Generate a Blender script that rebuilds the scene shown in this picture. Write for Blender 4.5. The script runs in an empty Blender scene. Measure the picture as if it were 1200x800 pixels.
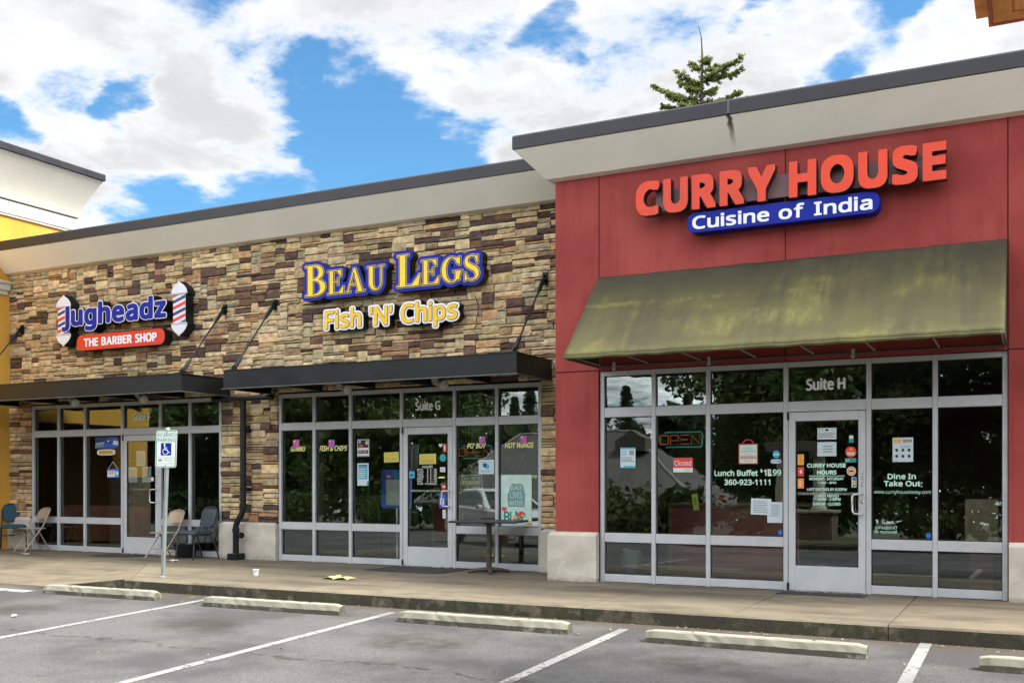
import bpy, bmesh, math, random, os
import numpy as np
from mathutils import Vector, Matrix, geometry

R = math.radians
rnd = random.Random(7)
scene = bpy.context.scene
C = scene.collection

# ------------------------------------------------------------------ camera, sky, sun, exposure
FPX, TH, VH, EYE = 1204.9, 0.468646, 563.0, 1.34      # focal length in px of a 1200 px wide frame, heading, horizon row, eye height
cam = bpy.data.cameras.new("camera")
cam_ob = bpy.data.objects.new("camera", cam)
C.objects.link(cam_ob)
cam_ob.location = (0, 0, EYE)
cam_ob.rotation_euler = (R(90), 0, TH)
cam.sensor_width = 36.0
cam.lens = FPX / 1200 * 36
cam.shift_y = (VH - 400) / 1200
cam.clip_start, cam.clip_end = 0.1, 2000
scene.camera = cam_ob

SUN_EL, SUN_AZ = 54.0, 78.0                           # azimuth clockwise from +Y
sun = bpy.data.lights.new("sun", 'SUN')
sun.energy = 1.15
sun.angle = R(18)
sun.color = (1.0, 0.95, 0.87)
sun_ob = bpy.data.objects.new("sun", sun)
C.objects.link(sun_ob)
sd = Vector((math.sin(R(SUN_AZ)) * math.cos(R(SUN_EL)), math.cos(R(SUN_AZ)) * math.cos(R(SUN_EL)), math.sin(R(SUN_EL))))
sun_ob.rotation_euler = sd.to_track_quat('Z', 'Y').to_euler()
sun_ob.location = sd * 60

scene.view_settings.view_transform = 'Standard'
scene.view_settings.look = 'None'
scene.view_settings.exposure = 3.2
scene.view_settings.gamma = 1.0
scene.view_settings.use_curve_mapping = False
scene.cycles.use_denoising = True
scene.cycles.max_bounces = 10
scene.cycles.transparent_max_bounces = 24
scene.cycles.caustics_reflective = False
scene.cycles.caustics_refractive = False
scene.cycles.sample_clamp_indirect = 4.0


class NT:
    """small helper to wire node trees"""
    def __init__(self, tree):
        self.t = tree
        tree.nodes.clear()

    def n(self, kind, **kw):
        node = self.t.nodes.new(kind)
        for k, v in kw.items():
            if k == 'ins':
                for a, b in v.items():
                    if hasattr(b, 'is_output'):
                        self.t.links.new(b, node.inputs[a])
                    else:
                        node.inputs[a].default_value = b
            else:
                setattr(node, k, v)
        return node

    def l(self, a, b):
        self.t.links.new(a, b)

    def math(self, op, a, b=None, clamp=False):
        m = self.n('ShaderNodeMath', operation=op, use_clamp=clamp)
        for i, x in enumerate((a, b)):
            if x is None:
                continue
            if hasattr(x, 'is_output'):
                self.l(x, m.inputs[i])
            else:
                m.inputs[i].default_value = x
        return m.outputs[0]

    def ramp(self, x, lo, hi, a=0.0, b=1.0, smooth=True):
        m = self.n('ShaderNodeMapRange', interpolation_type='SMOOTHSTEP' if smooth else 'LINEAR')
        self.l(x, m.inputs[0])
        for i, v in enumerate((lo, hi, a, b)):
            m.inputs[1 + i].default_value = v
        return m.outputs[0]

    def noise(self, vec, scale, detail=4, rough=0.55, dist=0.0):
        m = self.n('ShaderNodeTexNoise')
        if vec is not None:
            self.l(vec, m.inputs['Vector'])
        m.inputs['Scale'].default_value = scale
        m.inputs['Detail'].default_value = detail
        m.inputs['Roughness'].default_value = rough
        m.inputs['Distortion'].default_value = dist
        return m.outputs[0]

    def mix(self, f, a, b, mode='MIX'):
        m = self.n('ShaderNodeMix', data_type='RGBA', blend_type=mode)
        for i, x in ((0, f), (6, a), (7, b)):
            if hasattr(x, 'is_output'):
                self.l(x, m.inputs[i])
            elif i == 0:
                m.inputs[0].default_value = x
            else:
                m.inputs[i].default_value = (*x[:3], 1)
        return m.outputs[2]

    def scalev(self, vec, s, loc=(0, 0, 0)):
        m = self.n('ShaderNodeMapping')
        self.l(vec, m.inputs[0])
        m.inputs['Scale'].default_value = s
        m.inputs['Location'].default_value = loc
        return m.outputs[0]


def sky_world():
    w = bpy.data.worlds.new("World")
    scene.world = w
    w.use_nodes = True
    k = NT(w.node_tree)
    sky = k.n('ShaderNodeTexSky', sky_type='NISHITA')
    sky.sun_disc = False
    sky.sun_elevation = R(SUN_EL)
    sky.sun_rotation = R(SUN_AZ)
    sky.air_density, sky.dust_density, sky.ozone_density = 1.0, 0.3, 2.5
    tc = k.n('ShaderNodeTexCoord')
    d = tc.outputs['Generated']
    sep = k.n('ShaderNodeSeparateXYZ')
    k.l(d, sep.inputs[0])
    zz = k.math('ADD', k.math('MAXIMUM', sep.outputs[2], 0.0), 0.16)
    comb = k.n('ShaderNodeCombineXYZ')
    k.l(k.math('DIVIDE', sep.outputs[0], zz), comb.inputs[0])
    k.l(k.math('DIVIDE', sep.outputs[1], zz), comb.inputs[1])
    p = comb.outputs[0]
    base = k.noise(k.scalev(p, (1, 1, 1), (3.7, 1.3, 0)), 3.4, 13, 0.66, 0.15)
    wn = k.n('ShaderNodeTexNoise')
    k.l(p, wn.inputs['Vector'])
    wn.inputs['Scale'].default_value = 5.5
    wn.inputs['Detail'].default_value = 5
    wv = k.n('ShaderNodeVectorMath', operation='SUBTRACT')
    k.l(wn.outputs['Color'], wv.inputs[0])
    wv.inputs[1].default_value = (.5, .5, .5)
    ws = k.n('ShaderNodeVectorMath', operation='SCALE')
    k.l(wv.outputs[0], ws.inputs[0])
    ws.inputs['Scale'].default_value = .11
    wa = k.n('ShaderNodeVectorMath', operation='ADD')
    k.l(d, wa.inputs[0])
    k.l(ws.outputs[0], wa.inputs[1])
    wz = k.n('ShaderNodeVectorMath', operation='NORMALIZE')
    k.l(wa.outputs[0], wz.inputs[0])
    wd_ = wz.outputs[0]

    def lobe(dirv, width):
        v = Vector(dirv).normalized()
        dp = k.n('ShaderNodeVectorMath', operation='DOT_PRODUCT')
        k.l(wd_, dp.inputs[0])
        dp.inputs[1].default_value = v
        return k.ramp(dp.outputs['Value'], math.cos(R(width)), 1.0)
    dens = k.math('ADD', k.math('MULTIPLY', base, 2.0), -0.49)
    for (u, v, wd, amp) in GAPS:
        dens = k.math('SUBTRACT', dens, k.math('MULTIPLY', lobe(ray(u, v), wd), amp))
    dens = k.math('ADD', dens, 0.26)
    cover = k.ramp(dens, 0.30, 0.78)
    shade = k.noise(k.scalev(p, (1, 1, 1), (8.1, 4.2, 0)), 2.6, 9, 0.62, 0.3)
    # unseen clouds overhead and behind camera boosted to light the fronts; seen ones dimmer
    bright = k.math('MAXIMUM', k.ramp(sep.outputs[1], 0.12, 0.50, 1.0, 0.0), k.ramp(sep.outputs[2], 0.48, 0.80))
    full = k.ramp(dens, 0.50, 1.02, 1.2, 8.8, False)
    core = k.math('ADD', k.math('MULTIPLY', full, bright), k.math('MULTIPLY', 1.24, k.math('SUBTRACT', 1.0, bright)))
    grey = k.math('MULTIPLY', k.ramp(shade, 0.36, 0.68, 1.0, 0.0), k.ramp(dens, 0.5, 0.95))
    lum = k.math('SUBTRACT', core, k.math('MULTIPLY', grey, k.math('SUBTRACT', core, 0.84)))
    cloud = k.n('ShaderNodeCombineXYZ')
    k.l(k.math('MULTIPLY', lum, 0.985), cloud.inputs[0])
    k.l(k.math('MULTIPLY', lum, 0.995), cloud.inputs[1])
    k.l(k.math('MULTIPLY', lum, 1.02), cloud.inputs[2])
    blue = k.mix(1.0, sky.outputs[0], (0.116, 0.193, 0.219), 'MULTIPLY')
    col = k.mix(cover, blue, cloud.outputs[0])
    # below the horizon the same pale sky colour goes on
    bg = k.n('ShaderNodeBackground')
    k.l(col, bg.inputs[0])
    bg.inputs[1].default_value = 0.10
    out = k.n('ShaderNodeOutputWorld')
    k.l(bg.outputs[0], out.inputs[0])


def ray(u, v):
    t = (u - 600) / FPX
    c, s = math.cos(TH), math.sin(TH)
    return Vector((t * c - s, c + t * s, -(v - VH) / FPX))


def atY(u, v, Y):
    r = ray(u, v)
    return r * (Y / r.y) + Vector((0, 0, EYE))


def atZ(u, v, Z=0.0):
    r = ray(u, v)
    return r * ((Z - EYE) / r.z) + Vector((0, 0, EYE))


# gaps of blue between the clouds: direction (as seen from the street), half-width in degrees, depth
GAPS = [(315, 80, 3.2, 0.38), (395, 135, 4.2, 0.42), (450, 180, 4.6, 0.44), (535, 212, 4.2, 0.40), (370, 225, 5.5, 0.46), (250, 245, 4.6, 0.40), (160, 250, 3.4, .34), (262, 140, 5.0, -.30),
        (655, 33, 1.9, 0.40), (1030, 45, 2.6, 0.44), (975, 88, 2.4, 0.40), (1075, 0, 2.0, .3), (878, 5, 1.3, 0.36), (2, 140, 1.8, 0.36), (135, 120, 1.5, .34), (60, 225, 1.5, .2), (900, -160, 9, .4), (200, -220, 10, .4)]
sky_world()

# ------------------------------------------------------------------ materials
MATS = {}


def principled(name):
    m = bpy.data.materials.new(name)
    m.use_nodes = True
    k = NT(m.node_tree)
    b = k.n('ShaderNodeBsdfPrincipled')
    o = k.n('ShaderNodeOutputMaterial')
    k.l(b.outputs[0], o.inputs[0])
    MATS[name] = m
    return m, k, b


def bump(k, b, h, strength=0.3, dist=0.01):
    bp = k.n('ShaderNodeBump')
    bp.inputs['Strength'].default_value = strength
    bp.inputs['Distance'].default_value = dist
    k.l(h, bp.inputs['Height'])
    k.l(bp.outputs[0], b.inputs['Normal'])


def pos(k):
    return k.n('ShaderNodeNewGeometry').outputs['Position']


def M(name, col, rough=0.5, metal=0.0, var=0.10, scale=6.0, bmp=0.0, bscale=60.0, spec=None, emit=None):
    """plain surface colour with a little uneven wear"""
    if name in MATS:
        return MATS[name]
    m, k, b = principled(name)
    p = k.n('ShaderNodeTexCoord').outputs['Object']
    nz = k.noise(p, scale, 5, 0.6)
    lo = tuple(c * (1 - var) for c in col)
    hi = tuple(min(1, c * (1 + var)) for c in col)
    c = k.mix(k.ramp(nz, 0.3, 0.7), lo, hi)
    k.l(c, b.inputs['Base Color'])
    k.l(k.ramp(nz, 0.3, 0.7, max(0.02, rough - 0.07), min(1, rough + 0.07)), b.inputs['Roughness'])
    b.inputs['Metallic'].default_value = metal
    if spec is not None:
        b.inputs['Specular IOR Level'].default_value = spec
    if bmp:
        bump(k, b, k.noise(p, bscale, 3, 0.6), bmp, 0.01)
    if emit:
        b.inputs['Emission Color'].default_value = (*col, 1)
        b.inputs['Emission Strength'].default_value = emit
    return m


def mat_stone():
    m, k, b = principled("ledge_stone")
    at = k.n('ShaderNodeAttribute', attribute_name='Col')
    p = pos(k)
    n1 = k.noise(p, 9, 6, 0.65)
    n2 = k.noise(p, 38, 5, 0.7)
    c = k.mix(k.ramp(n1, 0.3, 0.72), (0.62, 0.60, 0.58), (1.22, 1.18, 1.12))
    c = k.mix(1.0, at.outputs['Color'], c, 'MULTIPLY')
    c = k.mix(k.ramp(n2, 0.55, 0.75, 0, 0.35), c, (0.06, 0.045, 0.035))
    k.l(c, b.inputs['Base Color'])
    b.inputs['Roughness'].default_value = 0.88
    h = k.math('ADD', k.math('MULTIPLY', n1, 0.7), k.math('MULTIPLY', n2, 0.5))
    bump(k, b, h, 0.9, 0.025)


def mat_stucco(name, col, faded):
    m, k, b = principled(name)
    p = pos(k)
    n1 = k.noise(p, 0.9, 5, 0.6)
    n2 = k.noise(p, 130, 2, 0.6)
    streak = k.noise(k.scalev(p, (5, 5, 0.35)), 2.2, 4, 0.6)
    c = k.mix(k.ramp(n1, 0.3, 0.7), col, faded)
    c = k.mix(k.ramp(streak, 0.48, 0.75, 0, 0.42), c, tuple(x * 0.72 for x in col))
    c = k.mix(k.ramp(n2, 0.35, 0.7, 0, 0.22), c, tuple(x * 0.6 for x in col))
    k.l(c, b.inputs['Base Color'])
    b.inputs['Roughness'].default_value = 0.92
    bump(k, b, n2, 0.35, 0.004)


def mat_cream(name, col):
    m, k, b = principled(name)
    p = pos(k)
    n1 = k.noise(p, 1.3, 5, 0.6)
    streak = k.noise(k.scalev(p, (4.0, 4.0, 0.5)), 2.6, 5, 0.65)
    n2 = k.noise(p, 120, 2, 0.6)
    c = k.mix(k.ramp(n1, 0.3, 0.7), tuple(x * 0.93 for x in col), col)
    c = k.mix(k.ramp(streak, 0.56, 0.85, 0, 0.3), c, tuple(x * y for x, y in zip(col, (0.72, 0.7, 0.62))))
    # one run of black algae below the open cap seam over the red front
    sx = k.n('ShaderNodeSeparateXYZ')
    k.l(p, sx.inputs[0])
    wob = k.math('MULTIPLY', k.math('SUBTRACT', k.noise(k.scalev(p, (1, 1, 3)), 4, 3), 0.5), 0.12)
    dx = k.math('ABSOLUTE', k.math('ADD', k.math('SUBTRACT', sx.outputs[0], SEAM_X), wob))
    run = k.math('MULTIPLY', k.ramp(dx, 0.012, 0.05, 1, 0), k.ramp(sx.outputs[2], 5.42, 5.72, 0.0, 1))
    run = k.math('MULTIPLY', run, k.ramp(sx.outputs[1], 12.9, 13.0, 1, 0))
    c = k.mix(run, c, (0.045, 0.05, 0.03))
    k.l(c, b.inputs['Base Color'])
    b.inputs['Roughness'].default_value = 0.85
    bump(k, b, n2, 0.2, 0.003)


def mat_concrete(name, col, dark, moss=0.0, stain=1.0, mottle=1.0):
    m, k, b = principled(name)
    p = pos(k)
    n0 = k.noise(p, 0.55, 5, 0.6)
    n1 = k.noise(p, 3.2, 8, 0.68)
    n2 = k.noise(p, 90, 3, 0.7)
    st = k.noise(k.scalev(p, (0.5, 1.9, 1)), 1.1, 6, 0.62, 0.6)
    c = k.mix(k.ramp(n1, 0.3, 0.7), tuple(x * (1 - 0.16 * mottle) for x in col), tuple(min(1, x * (1 + 0.14 * mottle)) for x in col))
    c = k.mix(k.ramp(n0, 0.35, 0.7, 0, 0.45 * stain), c, tuple(0.55 * x + 0.45 * y for x, y in zip(col, dark)))
    c = k.mix(k.ramp(st, 0.45, 0.68, 0, 0.75 * stain), c, dark)
    blot = k.noise(p, 1.9, 7, 0.7)
    c = k.mix(k.ramp(blot, 0.54, 0.70, 0, 0.55 * stain), c, tuple(1.35 * x for x in dark))
    c = k.mix(k.ramp(blot, 0.44, 0.30, 0, 0.35), c, tuple(min(1, 1.35 * x) for x in col))
    at = k.n('ShaderNodeAttribute', attribute_name='Col')
    c = k.mix(1.0, c, at.outputs['Color'], 'MULTIPLY')
    c = k.mix(k.ramp(n2, 0.58, 0.72, 0, 0.35), c, tuple(x * 0.5 for x in dark))
    h = k.math('ADD', n2, k.math('MULTIPLY', n1, 1.5))
    if moss:
        nx = k.n('ShaderNodeSeparateXYZ')
        k.l(k.n('ShaderNodeNewGeometry').outputs['Normal'], nx.inputs[0])
        side = k.ramp(nx.outputs[2], 0.1, 0.75, 1, 0)
        mn = k.noise(p, 3.5, 7, 0.7)
        big = k.noise(p, 0.8, 3, 0.5)
        f = k.math('MULTIPLY', side, k.ramp(mn, 0.34, 0.5))
        mc = k.mix(k.ramp(big, 0.4, 0.6), (0.050, 0.043, 0.026), (0.055, 0.062, 0.022))
        mc = k.mix(k.ramp(n2, 0.4, 0.65), (0.018, 0.018, 0.012), mc)
        c = k.mix(k.math('MULTIPLY', f, moss), c, mc)
        # thin green film on top too
        c = k.mix(k.math('MULTIPLY', k.ramp(mn, 0.5, 0.72), 0.3 * moss), c, (0.12, 0.12, 0.05))
    k.l(c, b.inputs['Base Color'])
    b.inputs['Roughness'].default_value = 0.9
    bump(k, b, h, 0.35, 0.006)


def mat_asphalt():
    m, k, b = principled("asphalt")
    p = pos(k)
    sx = k.n('ShaderNodeSeparateXYZ')
    k.l(p, sx.inputs[0])
    vor = k.n('ShaderNodeTexVoronoi')
    k.l(p, vor.inputs['Vector'])
    vor.inputs['Scale'].default_value = 95
    spk = k.noise(p, 150, 2, 0.7)
    n1 = k.noise(p, 0.7, 6, 0.6)
    n2 = k.noise(p, 5, 6, 0.65)
    agg = k.mix(k.ramp(vor.outputs['Color'], 0.1, 0.9), (0.055, 0.0545, 0.054), (0.105, 0.104, 0.102))
    c = k.mix(k.ramp(spk, 0.55, 0.68), agg, (0.19, 0.186, 0.18))
    c = k.mix(k.ramp(spk, 0.32, 0.46, 0.85, 0), c, (0.026, 0.026, 0.028))
    c = k.mix(k.ramp(n1, 0.40, 0.62, 0, 0.75), c, (0.036, 0.036, 0.038))
    c = k.mix(k.ramp(n2, 0.60, 0.8, 0, 0.35), c, (0.11, 0.108, 0.104))
    # oil dripped where engines stop: one patch in each stall
    fx = k.math('SUBTRACT', k.math('MODULO', k.math('ADD', sx.outputs[0], 60 * 2.81 + 0.87 + 0.15), 2.81), 1.405)
    fy = k.math('SUBTRACT', sx.outputs[1], 8.35)
    r2 = k.math('ADD', k.math('MULTIPLY', k.math('MULTIPLY', fx, fx), 1.5), k.math('MULTIPLY', k.math('MULTIPLY', fy, fy), 2.6))
    r2 = k.math('ADD', r2, k.math('MULTIPLY', k.math('SUBTRACT', k.noise(p, 1.7, 5, 0.65), 0.5), 1.5))
    oil = k.math('MULTIPLY', k.ramp(r2, -0.2, 0.8, 0.95, 0), k.ramp(n2, 0.35, 0.65, 0.45, 1.0))
    oil = k.math('MULTIPLY', oil, k.ramp(sx.outputs[1], 2.0, 6.0))
    c = k.mix(oil, c, (0.026, 0.022, 0.018))
    # dirt washed along the foot of the kerb
    dirt = k.math('MULTIPLY', k.ramp(k.math('ADD', sx.outputs[1], k.math('MULTIPLY', n2, 0.25)), 9.75, 10.25, 0, 0.8), 1.0)
    c = k.mix(dirt, c, (0.055, 0.040, 0.026))
    # a long crack and two finer ones
    wob = k.math('MULTIPLY', k.math('SUBTRACT', k.noise(p, 1.1, 8, 0.7), 0.5), 0.9)
    cr = k.math('ABSOLUTE', k.math('SUBTRACT', k.math('ADD', sx.outputs[1], wob), 7.28))
    c = k.mix(k.math('MULTIPLY', k.ramp(cr, 0.004, 0.036, 1, 0), k.ramp(n2, 0.40, 0.52, 0.1, 0.95)), c, (0.028, 0.024, 0.02))
    cr2 = k.math('ABSOLUTE', k.math('SUBTRACT', k.math('ADD', k.math('ADD', sx.outputs[1], k.math('MULTIPLY', sx.outputs[0], 0.22)), k.math('MULTIPLY', wob, 1.4)), 4.6))
    c = k.mix(k.math('MULTIPLY', k.ramp(cr2, 0.003, 0.014, 0.8, 0), k.ramp(n2, 0.45, 0.56, 0, 1)), c, (0.03, 0.028, 0.026))
    k.l(c, b.inputs['Base Color'])
    k.l(k.ramp(n1, 0.3, 0.7, 0.82, 0.95), b.inputs['Roughness'])
    b.inputs['Specular IOR Level'].default_value = 0.35
    bump(k, b, k.math('ADD', k.math('MULTIPLY', vor.outputs['Distance'], 1.0), spk), 0.5, 0.006)


def mat_paint_line():
    m, k, b = principled("worn_road_paint")
    p = pos(k)
    n = k.noise(p, 16, 7, 0.78)
    n2 = k.noise(p, 2.2, 4, 0.6)
    at = k.n('ShaderNodeAttribute', attribute_name='Col')
    c = k.mix(k.ramp(n2, 0.3, 0.7), (0.20, 0.197, 0.188), (0.28, 0.276, 0.265))
    f = k.ramp(k.math('ADD', n, k.math('MULTIPLY', k.math('SUBTRACT', n2, 0.5), 0.5)), 0.52, 0.64)
    c = k.mix(f, c, (0.075, 0.074, 0.074))
    c = k.mix(at.outputs['Fac'], (0.15, 0.15, 0.15), c)
    k.l(c, b.inputs['Base Color'])
    b.inputs['Roughness'].default_value = 0.85
    bump(k, b, k.noise(p, 110, 2, 0.6), 0.4, 0.004)


def mat_awning():
    m, k, b = principled("algae_stained_canvas")
    p = pos(k)
    sx = k.n('ShaderNodeSeparateXYZ')
    k.l(p, sx.inputs[0])
    z = sx.outputs[2]
    cloth = k.mix(k.ramp(k.noise(p, 1.8, 5), 0.3, 0.7), (0.018, 0.015, 0.010), (0.032, 0.027, 0.016))
    streak = k.noise(k.scalev(p, (2.0, 0.22, 0.22)), 1.8, 6, 0.6, 0.0)
    fine = k.noise(k.scalev(p, (6, 1.2, 1.2)), 1.5, 5, 0.62)
    blot = k.noise(p, 1.1, 6, 0.65)
    zz = k.math('ADD', z, k.math('MULTIPLY', k.math('SUBTRACT', streak, 0.5), 0.25))
    low = k.ramp(zz, 3.95, 3.55, 0.22, 1.0)
    film = k.math('MULTIPLY', low, k.ramp(k.math('ADD', k.math('MULTIPLY', streak, 0.6), k.math('MULTIPLY', blot, 0.4)), 0.32, 0.62, 0.30, 1.0))
    c = k.mix(film, cloth, (0.062, 0.058, 0.016))
    yel = k.math('MULTIPLY', low, k.math('MULTIPLY', k.ramp(k.math('ADD', k.math('MULTIPLY', fine, 0.25), k.math('ADD', k.math('MULTIPLY', streak, 0.4), k.math('MULTIPLY', blot, 0.35))), 0.42, 0.62), k.ramp(k.noise(p, .75, 5, 0.62), 0.46, 0.66)))
    c = k.mix(k.math('MULTIPLY', yel, 0.85), c, (0.20, 0.185, 0.042))
    # growth thickens along the sewn seam and near the hem
    sn = k.math('ABSOLUTE', k.math('SUBTRACT', k.math('ADD', z, k.math('MULTIPLY', k.math('SUBTRACT', fine, 0.5), 0.10)), 3.575))
    c = k.mix(k.math('MULTIPLY', k.ramp(sn, 0.0, 0.045, 0.55, 0), k.ramp(blot, 0.46, 0.62)), c, (0.15, 0.138, 0.032))
    hem = k.math('MULTIPLY', k.ramp(z, 3.0, 2.87), k.ramp(fine, 0.4, 0.65, 0.3, 0.8))
    c = k.mix(hem, c, (0.09, 0.09, 0.028))
    spots = k.noise(p, 55, 2, 0.5)
    c = k.mix(k.ramp(spots, 0.77, 0.80), c, (0.42, 0.42, 0.36))
    k.l(c, b.inputs['Base Color'])
    b.inputs['Roughness'].default_value = 0.85
    wv = k.noise(k.scalev(p, (240, 240, 240)), 1, 2)
    bump(k, b, k.math('ADD', wv, k.math('MULTIPLY', fine, 1.4)), 0.3, 0.004)


def mat_glass():
    m = bpy.data.materials.new("tinted_shop_glass")
    m.use_nodes = True
    MATS["tinted_shop_glass"] = m
    k = NT(m.node_tree)
    p = pos(k)
    tr = k.n('ShaderNodeBsdfTransparent')
    tr.inputs[0].default_value = (0.87, 0.93, 0.905, 1)
    gl = k.n('ShaderNodeBsdfGlossy')
    gl.inputs['Roughness'].default_value = 0.0
    gl.inputs['Color'].default_value = (0.88, 1.0, 0.97, 1)
    bp = k.n('ShaderNodeBump')
    bp.inputs['Strength'].default_value = 0.018
    bp.inputs['Distance'].default_value = 0.02
    k.l(k.noise(p, 2.2, 2, 0.5), bp.inputs['Height'])
    k.l(bp.outputs[0], gl.inputs['Normal'])
    fr = k.n('ShaderNodeFresnel')
    fr.inputs[0].default_value = 1.52
    f = k.math('ADD', k.math('MULTIPLY', fr.outputs[0], 1.35), 0.075, True)
    mx = k.n('ShaderNodeMixShader')
    k.l(f, mx.inputs[0])
    k.l(tr.outputs[0], mx.inputs[1])
    k.l(gl.outputs[0], mx.inputs[2])
    o = k.n('ShaderNodeOutputMaterial')
    k.l(mx.outputs[0], o.inputs[0])
    m2 = bpy.data.materials.new("clear_glass_back")
    m2.use_nodes = True
    MATS["clear_glass_back"] = m2
    k = NT(m2.node_tree)
    tr = k.n('ShaderNodeBsdfTransparent')
    tr.inputs[0].default_value = (0.99, 0.995, 0.99, 1)
    o = k.n('ShaderNodeOutputMaterial')
    k.l(tr.outputs[0], o.inputs[0])


def mat_leaf(name, a, bcol):
    m, k, b = principled(name)
    oi = k.n('ShaderNodeNewGeometry')
    at = k.n('ShaderNodeAttribute', attribute_name='Col')
    c = k.mix(at.outputs['Fac'], a, bcol)
    k.l(c, b.inputs['Base Color'])
    b.inputs['Roughness'].default_value = 0.6
    b.inputs['Specular IOR Level'].default_value = 0.3
    tl = k.n('ShaderNodeBsdfTranslucent')
    k.l(c, tl.inputs[0])
    mx = k.n('ShaderNodeMixShader')
    mx.inputs[0].default_value = 0.3
    k.l(b.outputs[0], mx.inputs[1])
    k.l(tl.outputs[0], mx.inputs[2])
    out = [n for n in k.t.nodes if n.type == 'OUTPUT_MATERIAL'][0]
    k.l(mx.outputs[0], out.inputs[0])


def mat_wood():
    m, k, b = principled("varnished_cedar_boards")
    p = pos(k)
    sx = k.n('ShaderNodeSeparateXYZ')
    k.l(p, sx.inputs[0])
    g = k.noise(k.scalev(p, (30, 2, 30)), 1.2, 5, 0.6, 0.4)
    brd = k.math('FRACT', k.math('MULTIPLY', sx.outputs[0], 8.0))
    gap = k.math('ADD', k.ramp(brd, 0.0, 0.03, 1, 0), k.ramp(brd, 0.97, 1.0))
    c = k.mix(k.ramp(g, 0.3, 0.7), (0.80, 0.36, 0.12), (0.90, 0.50, 0.20))
    c = k.mix(k.math('MULTIPLY', gap, 0.55), c, (0.18, 0.05, 0.015))
    k.l(c, b.inputs['Base Color'])
    b.inputs['Roughness'].default_value = 0.5


def mat_metal_roof():
    m, k, b = principled("standing_seam_metal_roof")
    p = pos(k)
    n = k.noise(p, 0.6, 4, 0.6)
    c = k.mix(k.ramp(n, 0.3, 0.7), (0.085, 0.083, 0.078), (0.13, 0.127, 0.12))
    k.l(c, b.inputs['Base Color'])
    b.inputs['Roughness'].default_value = 0.55
    b.inputs['Metallic'].default_value = 0.1


def mat_ground(name, c1, c2, sc=3.0):
    m, k, b = principled(name)
    p = pos(k)
    n = k.noise(p, sc, 8, 0.7)
    c = k.mix(k.ramp(n, 0.35, 0.65), c1, c2)
    k.l(c, b.inputs['Base Color'])
    b.inputs['Roughness'].default_value = 0.95
    bump(k, b, n, 0.5, 0.05)


def mat_plinth():
    mat_concrete("cast_plinth_concrete", (0.55, 0.515, 0.45), (0.22, 0.20, 0.165), 0.0, 0.6, 0.5)
    m = MATS["cast_plinth_concrete"]
    k = m.node_tree
    b = [n for n in k.nodes if n.type == 'BSDF_PRINCIPLED'][0]
    src = b.inputs['Base Color'].links[0].from_socket
    h = NT.__new__(NT)
    h.t = k
    p = pos(h)
    sx = h.n('ShaderNodeSeparateXYZ')
    h.l(p, sx.inputs[0])
    n = h.noise(p, 5, 6, 0.7)
    f = h.math('MULTIPLY', h.ramp(h.math('ADD', sx.outputs[2], h.math('MULTIPLY', h.math('SUBTRACT', n, 0.5), 0.55)), 0.0, 0.10, 0.8, 0), h.ramp(n, 0.35, 0.6))
    h.l(h.mix(f, src, (0.10, 0.095, 0.075)), b.inputs['Base Color'])


SEAM_X = atY(858, 140, 12.45).x
mat_stone()
mat_stucco("red_stucco", (0.235, 0.030, 0.027), (0.335, 0.060, 0.050))
M("red_stucco_joint", (0.075, 0.012, 0.011), 0.9)
mat_stucco("yellow_stucco", (0.54, 0.285, 0.036), (0.60, 0.335, 0.050))
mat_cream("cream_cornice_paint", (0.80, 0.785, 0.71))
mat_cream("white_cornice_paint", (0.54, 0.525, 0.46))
mat_plinth()
mat_concrete("sidewalk_concrete", (0.140, 0.118, 0.080), (0.046, 0.038, 0.026), 0.0, 1.0, 1.0)
mat_concrete("kerb_concrete", (0.140, 0.118, 0.080), (0.046, 0.038, 0.026), 1.0, 1.0)
mat_concrete("wheel_stop_concrete", (0.24, 0.235, 0.185), (0.10, 0.092, 0.055), 0.8, 0.25)
mat_asphalt()
mat_paint_line()
mat_awning()
mat_glass()
mat_leaf("broad_leaf", (0.035, 0.066, 0.018), (0.115, 0.175, 0.045))
mat_leaf("dark_needles", (0.022, 0.042, 0.020), (0.055, 0.090, 0.034))
mat_leaf("yellow_green_needles", (0.06, 0.085, 0.018), (0.19, 0.22, 0.05))  # lighter, yellower needle colour of the fir itself
mat_wood()
mat_metal_roof()
mat_ground("forest_soil", (0.045, 0.038, 0.022), (0.060, 0.072, 0.028))
mat_ground("mown_grass", (0.035, 0.055, 0.018), (0.070, 0.095, 0.030), 6)
mat_ground("bark", (0.045, 0.034, 0.026), (0.085, 0.066, 0.05), 9)
M("black_metal", (0.005, 0.0075, 0.0090), 0.42, 0.0, 0.25, 3, spec=0.3)
M("cap_metal", (0.0105, 0.0105, 0.0165), 0.5, 0.0, 0.2, 2)
M("anodised_frame", (0.42, 0.445, 0.47), 0.42, 0.0, 0.05, 4)
M("door_aluminium", (0.45, 0.475, 0.50), 0.40, 0.0, 0.05, 4)
M("dark_gasket", (0.02, 0.02, 0.022), 0.7)
M("bright_steel", (0.62, 0.63, 0.64), 0.28, 0.9, 0.06)
M("vinyl_white", (0.82, 0.85, 0.84), 0.6, 0, 0.04)
M("vinyl_mint", (0.50, 0.78, 0.68), 0.6, 0, 0.05)
M("vinyl_yellow", (0.80, 0.80, 0.30), 0.6, 0, 0.05)
M("paper_white", (0.62, 0.65, 0.66), 0.8, 0, 0.05)
M("paper_blue", (0.48, 0.58, 0.64), 0.8, 0, 0.05)
M("ink", (0.02, 0.022, 0.025), 0.8)
M("ink_grey", (0.22, 0.24, 0.26), 0.8)
M("sign_orange", (0.60, 0.042, 0.010), 0.55, 0, 0.10, 1.2)
M("sign_dark_return", (0.035, 0.018, 0.02), 0.5)
M("raceway_maroon", (0.17, 0.09, 0.10), 0.6)
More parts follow.
